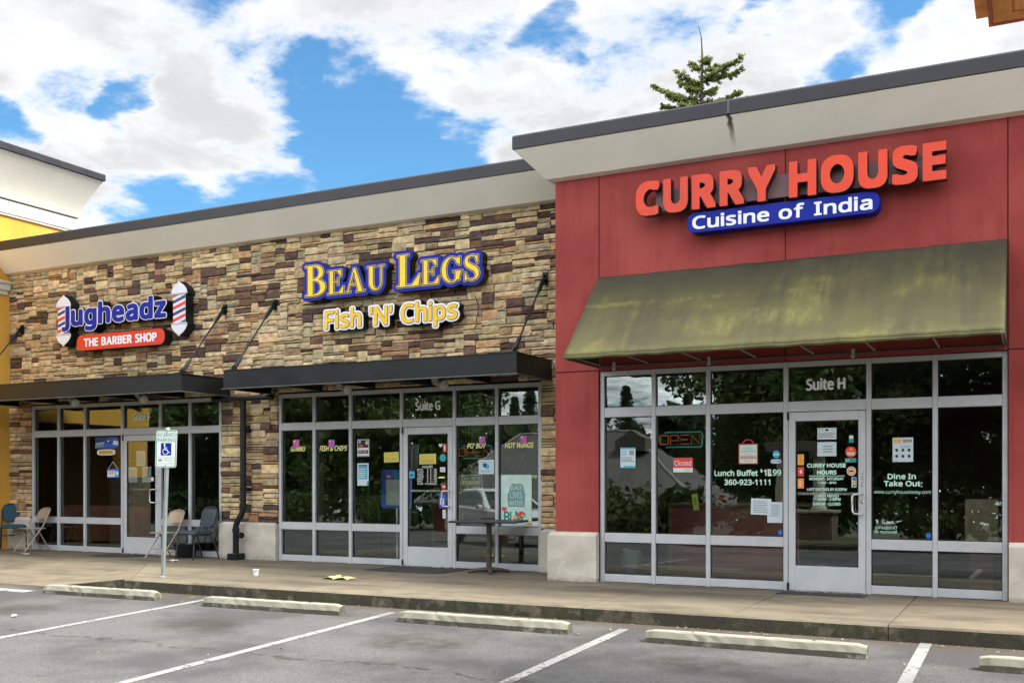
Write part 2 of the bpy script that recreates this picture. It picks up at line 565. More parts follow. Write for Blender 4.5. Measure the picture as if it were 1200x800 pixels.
M("sign_blue", (0.002, 0.014, 0.26), 0.5, 0, 0.06, spec=.2)
M("sign_deep_blue", (0.003, 0.008, 0.12), 0.5, 0, 0.06, spec=.2)
M("sign_white", (0.72, 0.74, 0.80), 0.35, 0, 0.04)
M("sign_yellow", (0.76, 0.54, 0.008), 0.35, 0, 0.06)
M("sign_gold", (0.74, 0.46, 0.006), 0.35, 0, 0.06)
M("sign_red", (0.58, 0.026, 0.010), 0.35, 0, 0.05)
M("stripe_red", (0.66, 0.02, 0.02), 0.35)
M("stripe_navy", (0.010, 0.025, 0.14), 0.35)
M("pole_white", (0.62, 0.64, 0.70), 0.35, 0, 0.04)
M("pole_silver", (0.36, 0.38, 0.44), 0.35, 0.1, 0.06)
M("neon_orange", (0.90, 0.16, 0.03), 0.35)
M("neon_cyan", (0.05, 0.46, 0.50), 0.35)

# ------------------------------------------------------------------ mesh building and naming helpers
CONC = ('cast_plinth_concrete', 'sidewalk_concrete', 'kerb_concrete', 'wheel_stop_concrete')
ORG = {}                                                # world origin of each object that parents parts


def mats_of(m):
    return [MATS[x] if isinstance(x, str) else x for x in (m if isinstance(m, (list, tuple)) else [m])]


def tag(o, label=None, cat=None, group=None, kind=None):
    if label:
        o['label'] = label
    if cat:
        o['category'] = cat
    if group:
        o['group'] = group
    if kind:
        o['kind'] = kind
    return o


def thing(name, label, cat, loc=(0, 0, 0), rotz=0.0, group=None):
    o = bpy.data.objects.new(name, None)
    C.objects.link(o)
    o.empty_display_size = 0.1
    o.location = loc
    o.rotation_euler = (0, 0, rotz)
    ORG[o.name] = Vector(loc)
    return tag(o, label, cat, group)


class MB:
    """collects shapes and links them as ONE mesh object"""
    def __init__(self):
        self.v, self.f, self.m, self.c = [], [], [], []
        self.mi = 0
        self.col = None

    def add(self, vs, fs):
        o = len(self.v)
        self.v += [Vector(x) for x in vs]
        for f in fs:
            self.f.append([i + o for i in f])
            self.m.append(self.mi)
            self.c.append(self.col)
        return self

    def box(self, x0, x1, y0, y1, z0, z1):
        x0, x1 = min(x0, x1), max(x0, x1)
        y0, y1 = min(y0, y1), max(y0, y1)
        z0, z1 = min(z0, z1), max(z0, z1)
        return self.add([(x0, y0, z0), (x1, y0, z0), (x1, y1, z0), (x0, y1, z0), (x0, y0, z1), (x1, y0, z1), (x1, y1, z1), (x0, y1, z1)],
                        [(0, 3, 2, 1), (4, 5, 6, 7), (0, 1, 5, 4), (1, 2, 6, 5), (2, 3, 7, 6), (3, 0, 4, 7)])

    def prism(self, poly, a, b, axis='y'):
        """closed polygon swept along an axis: 'y' polygon is (x,z), 'x' polygon is (y,z), 'z' polygon is (x,y)"""
        def pt(p, t):
            return {'y': (p[0], t, p[1]), 'x': (t, p[0], p[1]), 'z': (p[0], p[1], t)}[axis]
        n = len(poly)
        vs = [pt(p, a) for p in poly] + [pt(p, b) for p in poly]
        fs = [list(range(n)), list(range(2 * n - 1, n - 1, -1))]
        for i in range(n):
            j = (i + 1) % n
            fs.append((i, i + n, j + n, j))
        o = len(self.v)
        self.add(vs, fs)
        return self

    def tube(self, pts, r, n=8, caps=True):
        pts = [Vector(p) for p in pts]
        rs = r if isinstance(r, (list, tuple)) else [r] * len(pts)
        vs, fs = [], []
        ref = None
        for i, p in enumerate(pts):
            t = (pts[min(i + 1, len(pts) - 1)] - pts[max(i - 1, 0)]).normalized()
            if ref is None:
                ref = Vector((0, 0, 1)) if abs(t.z) < 0.9 else Vector((1, 0, 0))
            a = t.cross(ref).normalized()
            bb = t.cross(a).normalized()
            ref = a.cross(t)
            for j in range(n):
                an = 2 * math.pi * j / n
                vs.append(p + (a * math.cos(an) + bb * math.sin(an)) * rs[i])
        for i in range(len(pts) - 1):
            for j in range(n):
                k = (j + 1) % n
                fs.append((i * n + j, i * n + k, (i + 1) * n + k, (i + 1) * n + j))
        if caps:
            fs.append(list(range(n - 1, -1, -1)))
            fs.append(list(range((len(pts) - 1) * n, len(pts) * n)))
        return self.add(vs, fs)

    def lathe(self, prof, c=(0, 0, 0), axis='z', n=20):
        """profile of (radius, height)"""
        vs, fs = [], []
        for (r, h) in prof:
            for j in range(n):
                a = 2 * math.pi * j / n
                q = (r * math.cos(a), r * math.sin(a), h)
                q = {'z': q, 'y': (q[0], q[2], q[1]), 'x': (q[2], q[0], q[1])}[axis]
                vs.append(Vector(q) + Vector(c))
        for i in range(len(prof) - 1):
            for j in range(n):
                k = (j + 1) % n
                fs.append((i * n + j, i * n + k, (i + 1) * n + k, (i + 1) * n + j))
        if prof[0][0] > 1e-5:
            fs.append(list(range(n - 1, -1, -1)))
        if prof[-1][0] > 1e-5:
            fs.append(list(range((len(prof) - 1) * n, len(prof) * n)))
        return self.add(vs, fs)

    def sphere(self, c, r, n=14, m=8, sz=1.0):
        return self.lathe([(max(1e-6, r * math.sin(math.pi * i / m)), -r * sz * math.cos(math.pi * i / m)) for i in range(m + 1)], c, 'z', n)

    def face2d(self, loops, xf, d0, d1=None):
        """loops: outer and hole outlines in 2D; xf maps (x,y,depth) to world; a flat face at d0, with sides back to d1"""
        polys = [[Vector((p[0], p[1], 0)) for p in L] for L in loops]
        tris = geometry.tessellate_polygon(polys)
        flat = [p for L in polys for p in L]
        fs = []
        for t in tris:
            a, b_, c_ = (flat[i] for i in t)
            if (b_ - a).cross(c_ - a).z < 0:
                t = (t[0], t[2], t[1])
            fs.append(tuple(t))
        self.add([xf(p.x, p.y, d0) for p in flat], fs)
        if d1 is not None:
            s = self.mi
            self.mi = getattr(self, 'side', s)
            for L in polys:
                n = len(L)
                vs = [xf(p.x, p.y, d0) for p in L] + [xf(p.x, p.y, d1) for p in L]
                self.add(vs, [(i, i + n, (i + 1) % n + n, (i + 1) % n) for i in range(n)])
            self.mi = s
        return self

    def build(self, name, mat, parent=None, smooth=None, bevel=None, local=False, origin=None, seg=2, fixn=True):
        if not self.v:
            return None
        off = Vector((0, 0, 0))
        if parent is not None:
            if not local:
                off = ORG[parent.name]
        elif origin is not None:
            off = Vector(origin)
        elif not local:
            lo = [min(v[i] for v in self.v) for i in range(3)]
            hi = [max(v[i] for v in self.v) for i in range(3)]
            off = Vector(((lo[0] + hi[0]) / 2, (lo[1] + hi[1]) / 2, lo[2]))
        me = bpy.data.meshes.new(name)
        me.from_pydata([v - off for v in self.v], [], self.f)
        for m in mats_of(mat):
            me.materials.append(m)
        me.polygons.foreach_set('material_index', self.m)
        if any(c is not None for c in self.c) or any(x in CONC for x in (mat if isinstance(mat, (list, tuple)) else [mat])):
            ca = me.color_attributes.new('Col', 'FLOAT_COLOR', 'CORNER')
            buf = []
            for f, c in zip(self.f, self.c):
                c = c if c is not None else (1, 1, 1)
                buf += [c[0], c[1], c[2], 1.0] * len(f)
            ca.data.foreach_set('color', buf)
        if fixn:
            bm = bmesh.new()
            bm.from_mesh(me)
            bmesh.ops.recalc_face_normals(bm, faces=bm.faces)
            bm.to_mesh(me)
            bm.free()
        if smooth:
            me.polygons.foreach_set('use_smooth', [True] * len(me.polygons))
            me.set_sharp_from_angle(angle=smooth if isinstance(smooth, float) else 0.7)
        o = bpy.data.objects.new(name, me)
        C.objects.link(o)
        if parent is not None:
            o.parent = parent
            ORG[o.name] = ORG.get(parent.name, Vector((0, 0, 0)))
        else:
            o.location = off
            ORG[o.name] = off
        if bevel:
            bv = o.modifiers.new('Bevel', 'BEVEL')
            bv.width = bevel
            bv.segments = seg
            bv.limit_method = 'ANGLE'
        return o


def copy_tree(o, parent=None):
    c = o.copy()
    C.objects.link(c)
    c.parent = parent
    ORG[c.name] = ORG.get(o.name, Vector((0, 0, 0)))
    for ch in list(o.children):
        copy_tree(ch, c)
    return c


def arc(cx, cy, rx, ry, a0, a1, n=12):
    return [(cx + rx * math.cos(R(a0 + (a1 - a0) * i / n)), cy + ry * math.sin(R(a0 + (a1 - a0) * i / n))) for i in range(n + 1)]


def rrect(x0, y0, x1, y1, r, n=6):
    return arc(x1 - r, y1 - r, r, r, 0, 90, n) + arc(x0 + r, y1 - r, r, r, 90, 180, n) + arc(x0 + r, y0 + r, r, r, 180, 270, n) + arc(x1 - r, y0 + r, r, r, 270, 360, n)


def ell(cx, cy, rx, ry, n=40):
    return [(cx + rx * math.cos(2 * math.pi * i / n), cy + ry * math.sin(2 * math.pi * i / n)) for i in range(n)]


# ------------------------------------------------------------------ lettering: outlines from the font that comes with Blender, thickened through a distance field
def find_font():
    try:
        p = os.path.join(bpy.utils.resource_path('LOCAL'), 'datafiles', 'fonts', 'NotoSansHebrew-Regular.woff2')
        if os.path.exists(p):
            return bpy.data.fonts.load(p, check_existing=True)
    except Exception:
        pass
    return None


FONT = find_font()


def text_mesh(body, font='noto', size=1.0):
    c = bpy.data.curves.new('lettering_source', 'FONT')
    c.body = body
    c.size = size
    c.fill_mode = 'FRONT'
    c.resolution_u = 5
    if font == 'noto' and FONT:
        c.font = FONT
    o = bpy.data.objects.new('lettering_source', c)
    me = bpy.data.meshes.new_from_object(o)
    vs = [(v.co.x, v.co.y) for v in me.vertices]
    fs = [tuple(p.vertices) for p in me.polygons]
    es = {}
    for f in fs:
        for i in range(len(f)):
            a, b = f[i], f[(i + 1) % len(f)]
            es[(min(a, b), max(a, b))] = es.get((min(a, b), max(a, b)), 0) + 1
    bd = [(vs[a], vs[b]) for (a, b), k in es.items() if k == 1]
    bpy.data.objects.remove(o)
    bpy.data.meshes.remove(me)
    bpy.data.curves.remove(c)
    return vs, fs, bd


def flat_text(mb, body, p0, p1, xf=None, mirror=False, slant=0.0, font='noto'):
    """flat lettering stretched to the box from p0 (lower left) to p1 (upper right) in the plane (x, z)"""
    vs, fs, bd = text_mesh(body, font)
    x0, x1 = min(v[0] for v in vs), max(v[0] for v in vs)
    y0, y1 = min(v[1] for v in vs), max(v[1] for v in vs)
    w, h = x1 - x0, max(1e-4, y1 - y0)

    def mp(v):
        s, t = (v[0] - x0) / w, (v[1] - y0) / h
        if mirror:
            s = 1 - s
        return xf(p0[0] + s * (p1[0] - p0[0]) + slant * (t - 0.5) * (p1[1] - p0[1]), p0[1] + t * (p1[1] - p0[1]), 0)
    vs2 = [mp(v) for v in vs]
    mb.add(vs2, [tuple(reversed(f)) for f in fs] if mirror else fs)


GL = {}


def seg_arrays(segs):
    a = np.array([s[0] for s in segs], float)
    b = np.array([s[1] for s in segs], float)
    return a, b


def inside(PX, PY, a, b):
    ins = np.zeros(PX.shape, bool)
    for (x0, y0), (x1, y1) in zip(a, b):
        if y0 == y1:
            continue
        cnd = ((y0 > PY) != (y1 > PY))
        xi = (x1 - x0) * (PY - y0) / (y1 - y0) + x0
        ins ^= cnd & (PX < xi)
    return ins


def sdist(PX, PY, segs, square=0.0):
    """signed distance to the outline (negative inside); square>0 mixes in the max-norm so that thickened corners stay square"""
    a, b = seg_arrays(segs)
    best = np.full(PX.shape, 1e9)
    for (x0, y0), (x1, y1) in zip(a, b):
        dx, dy = x1 - x0, y1 - y0
        L = dx * dx + dy * dy
        if L < 1e-14:
            continue
        if square:
            n = max(2, int(math.sqrt(L) / 0.012) + 1)
            for i in range(n + 1):
                t = i / n
                best = np.minimum(best, np.maximum(np.abs(PX - x0 - t * dx), np.abs(PY - y0 - t * dy)))
        else:
            t = np.clip(((PX - x0) * dx + (PY - y0) * dy) / L, 0, 1)
            best = np.minimum(best, np.hypot(PX - x0 - t * dx, PY - y0 - t * dy))
    return np.where(inside(PX, PY, a, b), -best, best)


def contour(F, xs, ys, level):
    """marching squares: closed loops of F = level"""
    G = F - level
    G = np.where(np.abs(G) < 1e-9, 1e-9, G)
    S = G < 0
    ny, nx = G.shape
    segs = []
    mixed = (S[:-1, :-1].astype(int) + S[1:, :-1] + S[:-1, 1:] + S[1:, 1:])
    for j, i in zip(*np.nonzero((mixed > 0) & (mixed < 4))):
        cs = [(j, i), (j, i + 1), (j + 1, i + 1), (j + 1, i)]
        ins = [S[c] for c in cs]
        ed = [k for k in range(4) if ins[k] != ins[(k + 1) % 4]]
        if len(ed) == 4:
            ed = [3, 0, 1, 2] if ins[0] else [0, 1, 2, 3]
        for q in range(0, len(ed), 2):
            segs.append(((cs[ed[q]], cs[(ed[q] + 1) % 4]), (cs[ed[q + 1]], cs[(ed[q + 1] + 1) % 4])))
    key = lambda e: (min(e), max(e))
    adj = {}
    for e0, e1 in segs:
        adj.setdefault(key(e0), []).append(key(e1))
        adj.setdefault(key(e1), []).append(key(e0))

    def pt(e):
        (j0, i0), (j1, i1) = e
        g0, g1 = G[j0, i0], G[j1, i1]
        t = g0 / (g0 - g1)
        return (xs[i0] + t * (xs[i1] - xs[i0]), ys[j0] + t * (ys[j1] - ys[j0]))
    loops, seen = [], set()
    for st in adj:
        if st in seen:
            continue
        L, cur, prev = [], st, None
        while cur not in seen:
            seen.add(cur)
            L.append(pt(cur))
            nxt = [x for x in adj[cur] if x not in seen]
            if not nxt:
                break
            cur = nxt[0]
        if len(L) > 3:
            loops.append(simplify(L, (xs[1] - xs[0]) * 0.06))
    return [L for L in loops if len(L) >= 3]


def simplify(L, eps):
    def dp(a, b):
        if b - a < 2:
            return []
        p, q = np.array(L[a]), np.array(L[b % len(L)])
        d = q - p
        n = math.hypot(*d)
        m, im = -1, -1
        for i in range(a + 1, b):
            r = np.array(L[i]) - p
            h = abs(d[0] * r[1] - d[1] * r[0]) / n if n > 1e-9 else math.hypot(*r)
            if h > m:
                m, im = h, i
        if m > eps:
            return dp(a, im) + [im] + dp(im, b)
        return []
    h = len(L) // 2
    idx = [0] + dp(0, h) + [h] + dp(h, len(L))
    return [L[i] for i in idx]


def glyph(ch, sx=1.0, font='noto'):
    if (ch, sx, font) not in GL:
        if font == 'serif':
            segs = serif_segs(ch)
        else:
            vs, fs, bd = text_mesh(ch, font)
            segs = bd
        segs = [((a[0] * sx, a[1]), (b[0] * sx, b[1])) for a, b in segs]
        GL[(ch, sx, font)] = segs
    return GL[(ch, sx, font)]


def serif_segs(ch):
    """open Roman capitals with bracketless serifs, cap height 1"""
    E = lambda cx, cy, rx, ry: ell(cx, cy, rx, ry, 48)
    B = lambda x0, y0, x1, y1: [(x0, y0), (x1, y0), (x1, y1), (x0, y1)]
    D = {
        'E': [('+', B(.1, 0, .3, 1)), ('+', B(0, 0, .5, .05)), ('+', B(0, .95, .5, 1)), ('+', B(.2, .95, .72, 1)), ('+', B(.2, 0, .8, .05)), ('+', B(.2, .49, .56, .54)),
              ('+', [(.72, 1), (.5, .96), (.68, .72), (.72, .72)]), ('+', [(.8, 0), (.84, .3), (.80, .3), (.58, .04)]), ('+', B(.52, .36, .57, .67))],
        'L': [('+', B(.1, 0, .32, 1)), ('+', B(0, 0, .5, .05)), ('+', B(0, .955, .43, 1)), ('+', B(.2, 0, .8, .05)), ('+', [(.8, 0), (.86, .36), (.81, .36), (.54, .04)])],
        'B': [('+', E(.40, .755, .33, .245)), ('-', E(.36, .755, .19, .195)), ('+', E(.42, .27, .40, .27)), ('-', E(.37, .27, .235, .22)), ('-', B(-.2, -.1, .3, 1.1)),
              ('+', B(.1, 0, .31, 1)), ('+', B(0, 0, .42, .05)), ('+', B(0, .95, .42, 1)), ('+', B(.3, .49, .46, .54))],
        'A': [('+', [(.40, 1), (.52, 1), (.90, 0), (.66, 0)]), ('+', [(.42, 1), (.46, .90), (.155, 0), (.09, 0)]), ('+', B(.22, .29, .72, .345)), ('+', B(0, 0, .27, .045)), ('+', B(.56, 0, 1.0, .045))],
        'U': [('+', E(.42, .33, .32, .34)), ('-', E(.49, .33, .185, .275)), ('-', B(-.1, .33, 1.2, 1.2)), ('+', B(.1, .32, .305, 1)), ('+', B(.675, .32, .74, 1)), ('+', B(0, .955, .41, 1)), ('+', B(.56, .955, .86, 1))],
        'G': [('+', E(.46, .5, .46, .515)), ('-', E(.48, .5, .265, .46)), ('-', B(.62, .42, 1.3, .72)), ('+', B(.64, .08, .84, .44)), ('+', B(.53, .40, .95, .445)),
              ('+', [(.86, 1.0), (.86, .66), (.82, .66), (.62, .93)])],
        'S': [('s', [(.63, .74, .03), (.60, .88, .03), (.48, .965, .03), (.33, .965, .035), (.19, .90, .055), (.14, .76, .085), (.20, .63, .10), (.36, .53, .105), (.54, .43, .105), (.63, .28, .09), (.60, .13, .065), (.48, .04, .035), (.33, .03, .03), (.17, .09, .03), (.09, .25, .03)]),
              ('+', [(.66, 1), (.66, .66), (.62, .66), (.52, .93)]), ('+', [(.06, 0), (.06, .34), (.10, .34), (.22, .06)])],
    }[ch]
    xs = np.arange(-0.15, 1.2, 0.0125)
    ys = np.arange(-0.12, 1.13, 0.0125)
    PX, PY = np.meshgrid(xs, ys)
    F = np.full(PX.shape, 9.0)
    for op, sh in D:
        if op == 's':
            P = [np.array(p, float) for p in sh]
            P = [2 * P[0] - P[1]] + P + [2 * P[-1] - P[-2]]
            for i in range(1, len(P) - 2):
                for t in np.linspace(0, 1, 14):
                    q = 0.5 * ((2 * P[i]) + (-P[i - 1] + P[i + 1]) * t + (2 * P[i - 1] - 5 * P[i] + 4 * P[i + 1] - P[i + 2]) * t * t + (-P[i - 1] + 3 * P[i] - 3 * P[i + 1] + P[i + 2]) * t ** 3)
                    F = np.minimum(F, np.hypot(PX - q[0], PY - q[1]) - q[2])
            continue
        s = sdist(PX, PY, [(sh[i], sh[(i + 1) % len(sh)]) for i in range(len(sh))])
        F = np.minimum(F, s) if op == '+' else np.maximum(F, -s)
    segs = []
    for L in contour(F, xs, ys, 0.0):
        segs += [(L[i], L[(i + 1) % len(L)]) for i in range(len(L))]
    return segs


def layout(body, gap, space=0.3, sx=1.0, font='noto', scales=None, kern=None):
    """places the letters one after another; returns the outline of each"""
    x, out = 0.0, []
    for i, ch in enumerate(body):
        if ch == ' ':
            x += space
            continue
        s = scales[i] if scales else 1.0
        segs = [((a[0] * s, a[1] * s), (b[0] * s, b[1] * s)) for a, b in glyph(ch, sx, font)]
        lo = min(min(a[0], b[0]) for a, b in segs)
        hi = max(max(a[0], b[0]) for a, b in segs)
        if kern and i in kern:
            x += kern[i]
        out.append((ch, [((a[0] - lo + x, a[1]), (b[0] - lo + x, b[1])) for a, b in segs]))
        x += hi - lo + gap
    return out


def outline(segs_list, off, cell=0.016, square=0.0):
    """one or several letters, thickened by off: closed loops"""
    allp = [p for segs in segs_list for s in segs for p in s]
    mg = max(off, 0) + 0.06
    xs = np.arange(min(p[0] for p in allp) - mg, max(p[0] for p in allp) + mg, cell)
    ys = np.arange(min(p[1] for p in allp) - mg, max(p[1] for p in allp) + mg, cell)
    PX, PY = np.meshgrid(xs, ys)
    F = None
    for segs in segs_list:
        s = sdist(PX, PY, segs, square)
        F = s if F is None else np.minimum(F, s)
    return contour(F, xs, ys, off)


def fit(loopsets, x0, x1, z0, z1):
    """affine map from the joint bounds of the loops to a world rectangle"""
    P = [p for L in loopsets for l in L for p in l]
    a0, a1 = min(p[0] for p in P), max(p[0] for p in P)
    b0, b1 = min(p[1] for p in P), max(p[1] for p in P)
    return lambda p: (x0 + (p[0] - a0) / (a1 - a0) * (x1 - x0), z0 + (p[1] - b0) / (b1 - b0) * (z1 - z0))


def wallxf(x, z, d):
    return (x, d, z)


def split_loops(loops):
    """group outer loops with their holes"""
    def area(L):
        return 0.5 * sum(L[i][0] * L[(i + 1) % len(L)][1] - L[(i + 1) % len(L)][0] * L[i][1] for i in range(len(L)))

    def has(L, p):
        r = False
        for i in range(len(L)):
            (x0, y0), (x1, y1) = L[i], L[(i + 1) % len(L)]
            if (y0 > p[1]) != (y1 > p[1]) and p[0] < (x1 - x0) * (p[1] - y0) / (y1 - y0) + x0:
                r = not r
        return r
    depth = [sum(1 for M_ in loops if M_ is not L and has(M_, L[0])) for L in loops]
    outs = [[L] for L, d in zip(loops, depth) if d % 2 == 0]
    for L, d in zip(loops, depth):
        if d % 2:
            c = [o for o in outs if has(o[0], L[0])]
            if c:
                min(c, key=lambda o: abs(area(o[0]))).append(L)
    return outs


def solid_letters(loops, f, d0, d1, mb):
    for grp in split_loops(loops):
        mb.face2d([[f(p) for p in L] for L in grp], wallxf, d0, d1)

# ------------------------------------------------------------------ the setting: ground, lot, pavement
KERB_Y, LOT_S = 10.12, 0.03


def lotz(y):
    z = -0.15 - LOT_S * (KERB_Y - y)
    if y < -8:
        z -= 0.062 * (-8 - max(y, -34))
    return z


g = MB()
ys = [-260, -120, -60, -34, -26, -20, -14, -8, 0, 10.2]
for a, b in zip(ys[:-1], ys[1:]):
    g.add([(-260, a, lotz(a) - .02), (200, a, lotz(a) - .02), (200, b, lotz(b) - .02), (-260, b, lotz(b) - .02)], [(0, 1, 2, 3)])
for a, b in ((10.2, 40), (40, 300)):
    g.add([(-260, a, -.17), (200, a, -.17), (200, b, -.17), (-260, b, -.17)], [(0, 1, 2, 3)])
tag(g.build('ground', 'forest_soil', origin=(0, 0, 0)), 'flat earth and low growth around the shopping strip', 'ground', kind='structure')
g = MB()
ysl = [-8, -2, 2, 6, KERB_Y + 0.02]
for a, b in zip(ysl[:-1], ysl[1:]):
    g.add([(-70, a, lotz(a)), (40, a, lotz(a)), (40, b, lotz(b)), (-70, b, lotz(b))], [(0, 1, 2, 3)])
tag(g.build('parking_lot', 'asphalt', origin=(0, 0, 0)), 'grey cracked asphalt parking lot with oil stains', 'parking lot', kind='structure')
g = MB()
for a, b in ((-34, -26), (-26, -20), (-20, -13.5)):
    g.add([(-120, a, lotz(a) + .005), (40, a, lotz(a) + .005), (40, b, lotz(b) + .005), (-120, b, lotz(b) + .005)], [(0, 1, 2, 3)])
tag(g.build('grass_verge', 'mown_grass', origin=(0, 0, 0)), 'grass slope beyond the far edge of the lot', 'grass', kind='structure')

# painted stall lines: a faded stub at the kerb end, then the fresher paint
for i, (x, y1) in enumerate(((-9.30, 9.66), (-6.49, 9.50), (-3.68, 9.46), (-0.87, 9.84))):
    g = MB()
    yy = [y1, 8.2, 6.5, 4.5]
    for a, b in zip(yy[:-1], yy[1:]):
        g.col = (1, 1, 1)
        g.add([(x - .052, b, lotz(b) + .004), (x + .052, b, lotz(b) + .004), (x + .052, a, lotz(a) + .004), (x - .052, a, lotz(a) + .004)], [(0, 1, 2, 3)])
    g.col = (0.12, 0.12, 0.12)
    a, b = y1 + .33, y1 + .002
    g.add([(x - .052, b, lotz(b) + .004), (x + .052, b, lotz(b) + .004), (x + .052, a, lotz(a) + .004), (x - .052, a, lotz(a) + .004)], [(0, 1, 2, 3)])
    tag(g.build('parking_line', 'worn_road_paint'), 'white painted stall line, %s from the left on the asphalt' % ('first', 'second', 'third', 'fourth')[i], 'parking line', 'painted stall lines', 'structure')
g = MB()
g.col = (1, 1, 1)
p = atZ(0, 696, lotz(9.6)); q = atZ(14, 695, lotz(9.6))
g.add([(q.x - .9, 9.42, lotz(9.42) + .004), (q.x, 9.42, lotz(9.42) + .004), (q.x, 9.62, lotz(9.62) + .004), (q.x - .9, 9.62, lotz(9.62) + .004)], [(0, 1, 2, 3)])
tag(g.build('painted_bar', 'worn_road_paint'), 'short white paint mark at the left edge by the ramp', 'paint mark', kind='structure')

# pavement: concrete panels with tooled joints, a separate kerb face, and the dropped ramp on the left
rnd.seed(3)
SX = [-11.07, -9.62, -8.12, -6.62, -5.85, -4.28, -2.70, -1.20, 0.3, 1.8, 3.3, 4.8]
g = MB()
J = 0.006


def panel(pts, z=(0, 0, 0, 0), t=0.12):
    v = 0.93 + 0.12 * rnd.random()
    g.col = (v, v * (0.985 + .02 * rnd.random()), v * (0.96 + .03 * rnd.random()))
    n = len(pts)
    vs = [(p[0], p[1], zz) for p, zz in zip(pts, z)] + [(p[0], p[1], zz - t) for p, zz in zip(pts, z)]
    g.add(vs, [list(range(n))] + [(i, i + n, (i + 1) % n + n, (i + 1) % n) for i in range(n)])


for a, b in zip(SX[:-1], SX[1:]):
    for (y0, y1) in ((KERB_Y + .16, 12.02), (12.02, 14.2)):
        panel([(a + J, y0 + J), (b - J, y0 + J), (b - J, y1 - J), (a + J, y1 - J)])
# between the ramp and the first full panel
A_, B_, C_ = (-11.07, KERB_Y + .16), (-12.79, 12.18), (-12.42, 9.97)
panel([(A_[0] - J, A_[1]), (A_[0] - J, 14.2), (B_[0] + .0, 14.2), (B_[0], B_[1])], (0, 0, 0, 0))
panel([(A_[0] - .018, A_[1] - .0), (B_[0] - .012, B_[1] - .01), (C_[0], C_[1])], (-.003, -.003, lotz(9.93) + .012))
xs_ = [-12.79, -14.6, -16.4, -18.2, -20, -24]
for a, b in zip(xs_[:-1], xs_[1:]):
    panel([(a, 12.18 + J), (a, 14.2), (b + J, 14.2), (b + J, 12.18 + J)])
panel([(C_[0] - .012, C_[1]), (B_[0] - .03, B_[1] - .012), (-16.4, B_[1] - .012), (-16.4, C_[1])], (lotz(9.93) + .012, -.003, -.003, lotz(9.93) + .012))
panel([(-16.4 - J, C_[1]), (-16.4 - J, B_[1] - .012), (-24, B_[1] - .012), (-24, C_[1])], (lotz(9.93) + .012, -.003, -.003, lotz(9.93) + .012))
side = g.build('sidewalk', 'sidewalk_concrete', origin=(0, 0, 0), bevel=0.008)
tag(side, 'stained tan concrete sidewalk in front of the shops', 'sidewalk', kind='structure')
g = MB()
g.box(-11.0, 6, 10.3, 14.2, -.3, -.022)
g.box(-24, -11.001, 12.25, 14.2, -.3, -.022)
tag(g.build('sidewalk_bed', M('joint_dirt', (0.06, 0.05, 0.035), 0.95), origin=(0, 0, 0)), 'dirt showing in the joints under the sidewalk slabs', 'sidewalk bed', kind='structure')

g = MB()
prof = [(KERB_Y + .16, 0.0), (KERB_Y + .03, -.002), (KERB_Y + .008, -.02), (KERB_Y - .012, -.30), (KERB_Y + .16, -.30)]
kx = [-11.07, -9.62, -8.12, -5.85, -4.28, -1.20, 1.8, 4.8]
rnd.seed(5)
for a, b in zip(kx[:-1], kx[1:]):
    n = max(4, int((b - a) / 0.14))
    rings = []
    for i in range(n + 1):
        x = a + .004 + (b - a - .008) * i / n
        jt = rnd.uniform(-.006, .006)
        rings.append([(x, y + (jt if 0 < k < 4 else 0), z + (rnd.uniform(-.005, .001) if k == 1 else 0)) for k, (y, z) in enumerate(prof)])
    vs = [p for r in rings for p in r]
    m_ = len(prof)
    fs = [(i * m_ + k, (i + 1) * m_ + k, (i + 1) * m_ + k + 1, i * m_ + k + 1) for i in range(n) for k in range(m_ - 1)]
    fs += [list(range(m_)), list(range(n * m_ + m_ - 1, n * m_ - 1, -1))]
    g.add(vs, fs)
# kerb running down to nothing along the ramp flare
xa, xb = -11.078, -12.42
for (x0, x1) in ((xa, (xa + xb) / 2), ((xa + xb) / 2, xb)):
    def zt(x):
        t = (x - xa) / (xb - xa)
        return (1 - t) * 0 + t * (lotz(9.93) + .006)

    def yt(x):
        t = (x - xa) / (xb - xa)
        return KERB_Y + .16 + t * (9.93 - KERB_Y - .12)
    vs = []
    for x in (x0, x1):
        y = yt(x)
        vs += [(x, y, zt(x)), (x, y - .15, zt(x) - .004), (x, y - .17, -.32), (x, y, -.32)]
    g.add(vs, [(0, 4, 5, 1), (1, 5, 6, 2), (0, 1, 2, 3), (4, 7, 6, 5)])
tag(g.build('kerb', 'kerb_concrete', origin=(0, 0, 0)), 'low concrete kerb with dark moss on its face', 'kerb', kind='structure')

# ------------------------------------------------------------------ buildings
YH, YG = 12.70, 13.63                                   # wall faces of the red and of the stone front
CORN = [(0.0, 5.38), (0.092, 5.405), (0.419, 5.750), (0.419, 5.775), (0.30, 5.775), (0.0, 5.775)]
CAPP = [(0.38, 5.778), (0.43, 5.758), (0.437, 5.765), (0.437, 5.925), (0.425, 5.946), (0.0, 5.946), (0.0, 5.778)]


def mitred(mb, prof, wx, wy, x_far, y_back):
    """profile run along the front (+X from wx) with a mitred return towards the back on the left side"""
    n = len(prof)
    rings = [[(x_far, wy - p, z) for p, z in prof], [(wx - p, wy - p, z) for p, z in prof], [(wx - p, y_back, z) for p, z in prof]]
    vs = [q for r in rings for q in r]
    fs = []
    for r in range(2):
        for i in range(n):
            j = (i + 1) % n
            fs.append((r * n + i, r * n + j, (r + 1) * n + j, (r + 1) * n + i))
    fs += [list(range(n)), list(range(3 * n - 1, 2 * n - 1, -1))]
    mb.add(vs, fs)


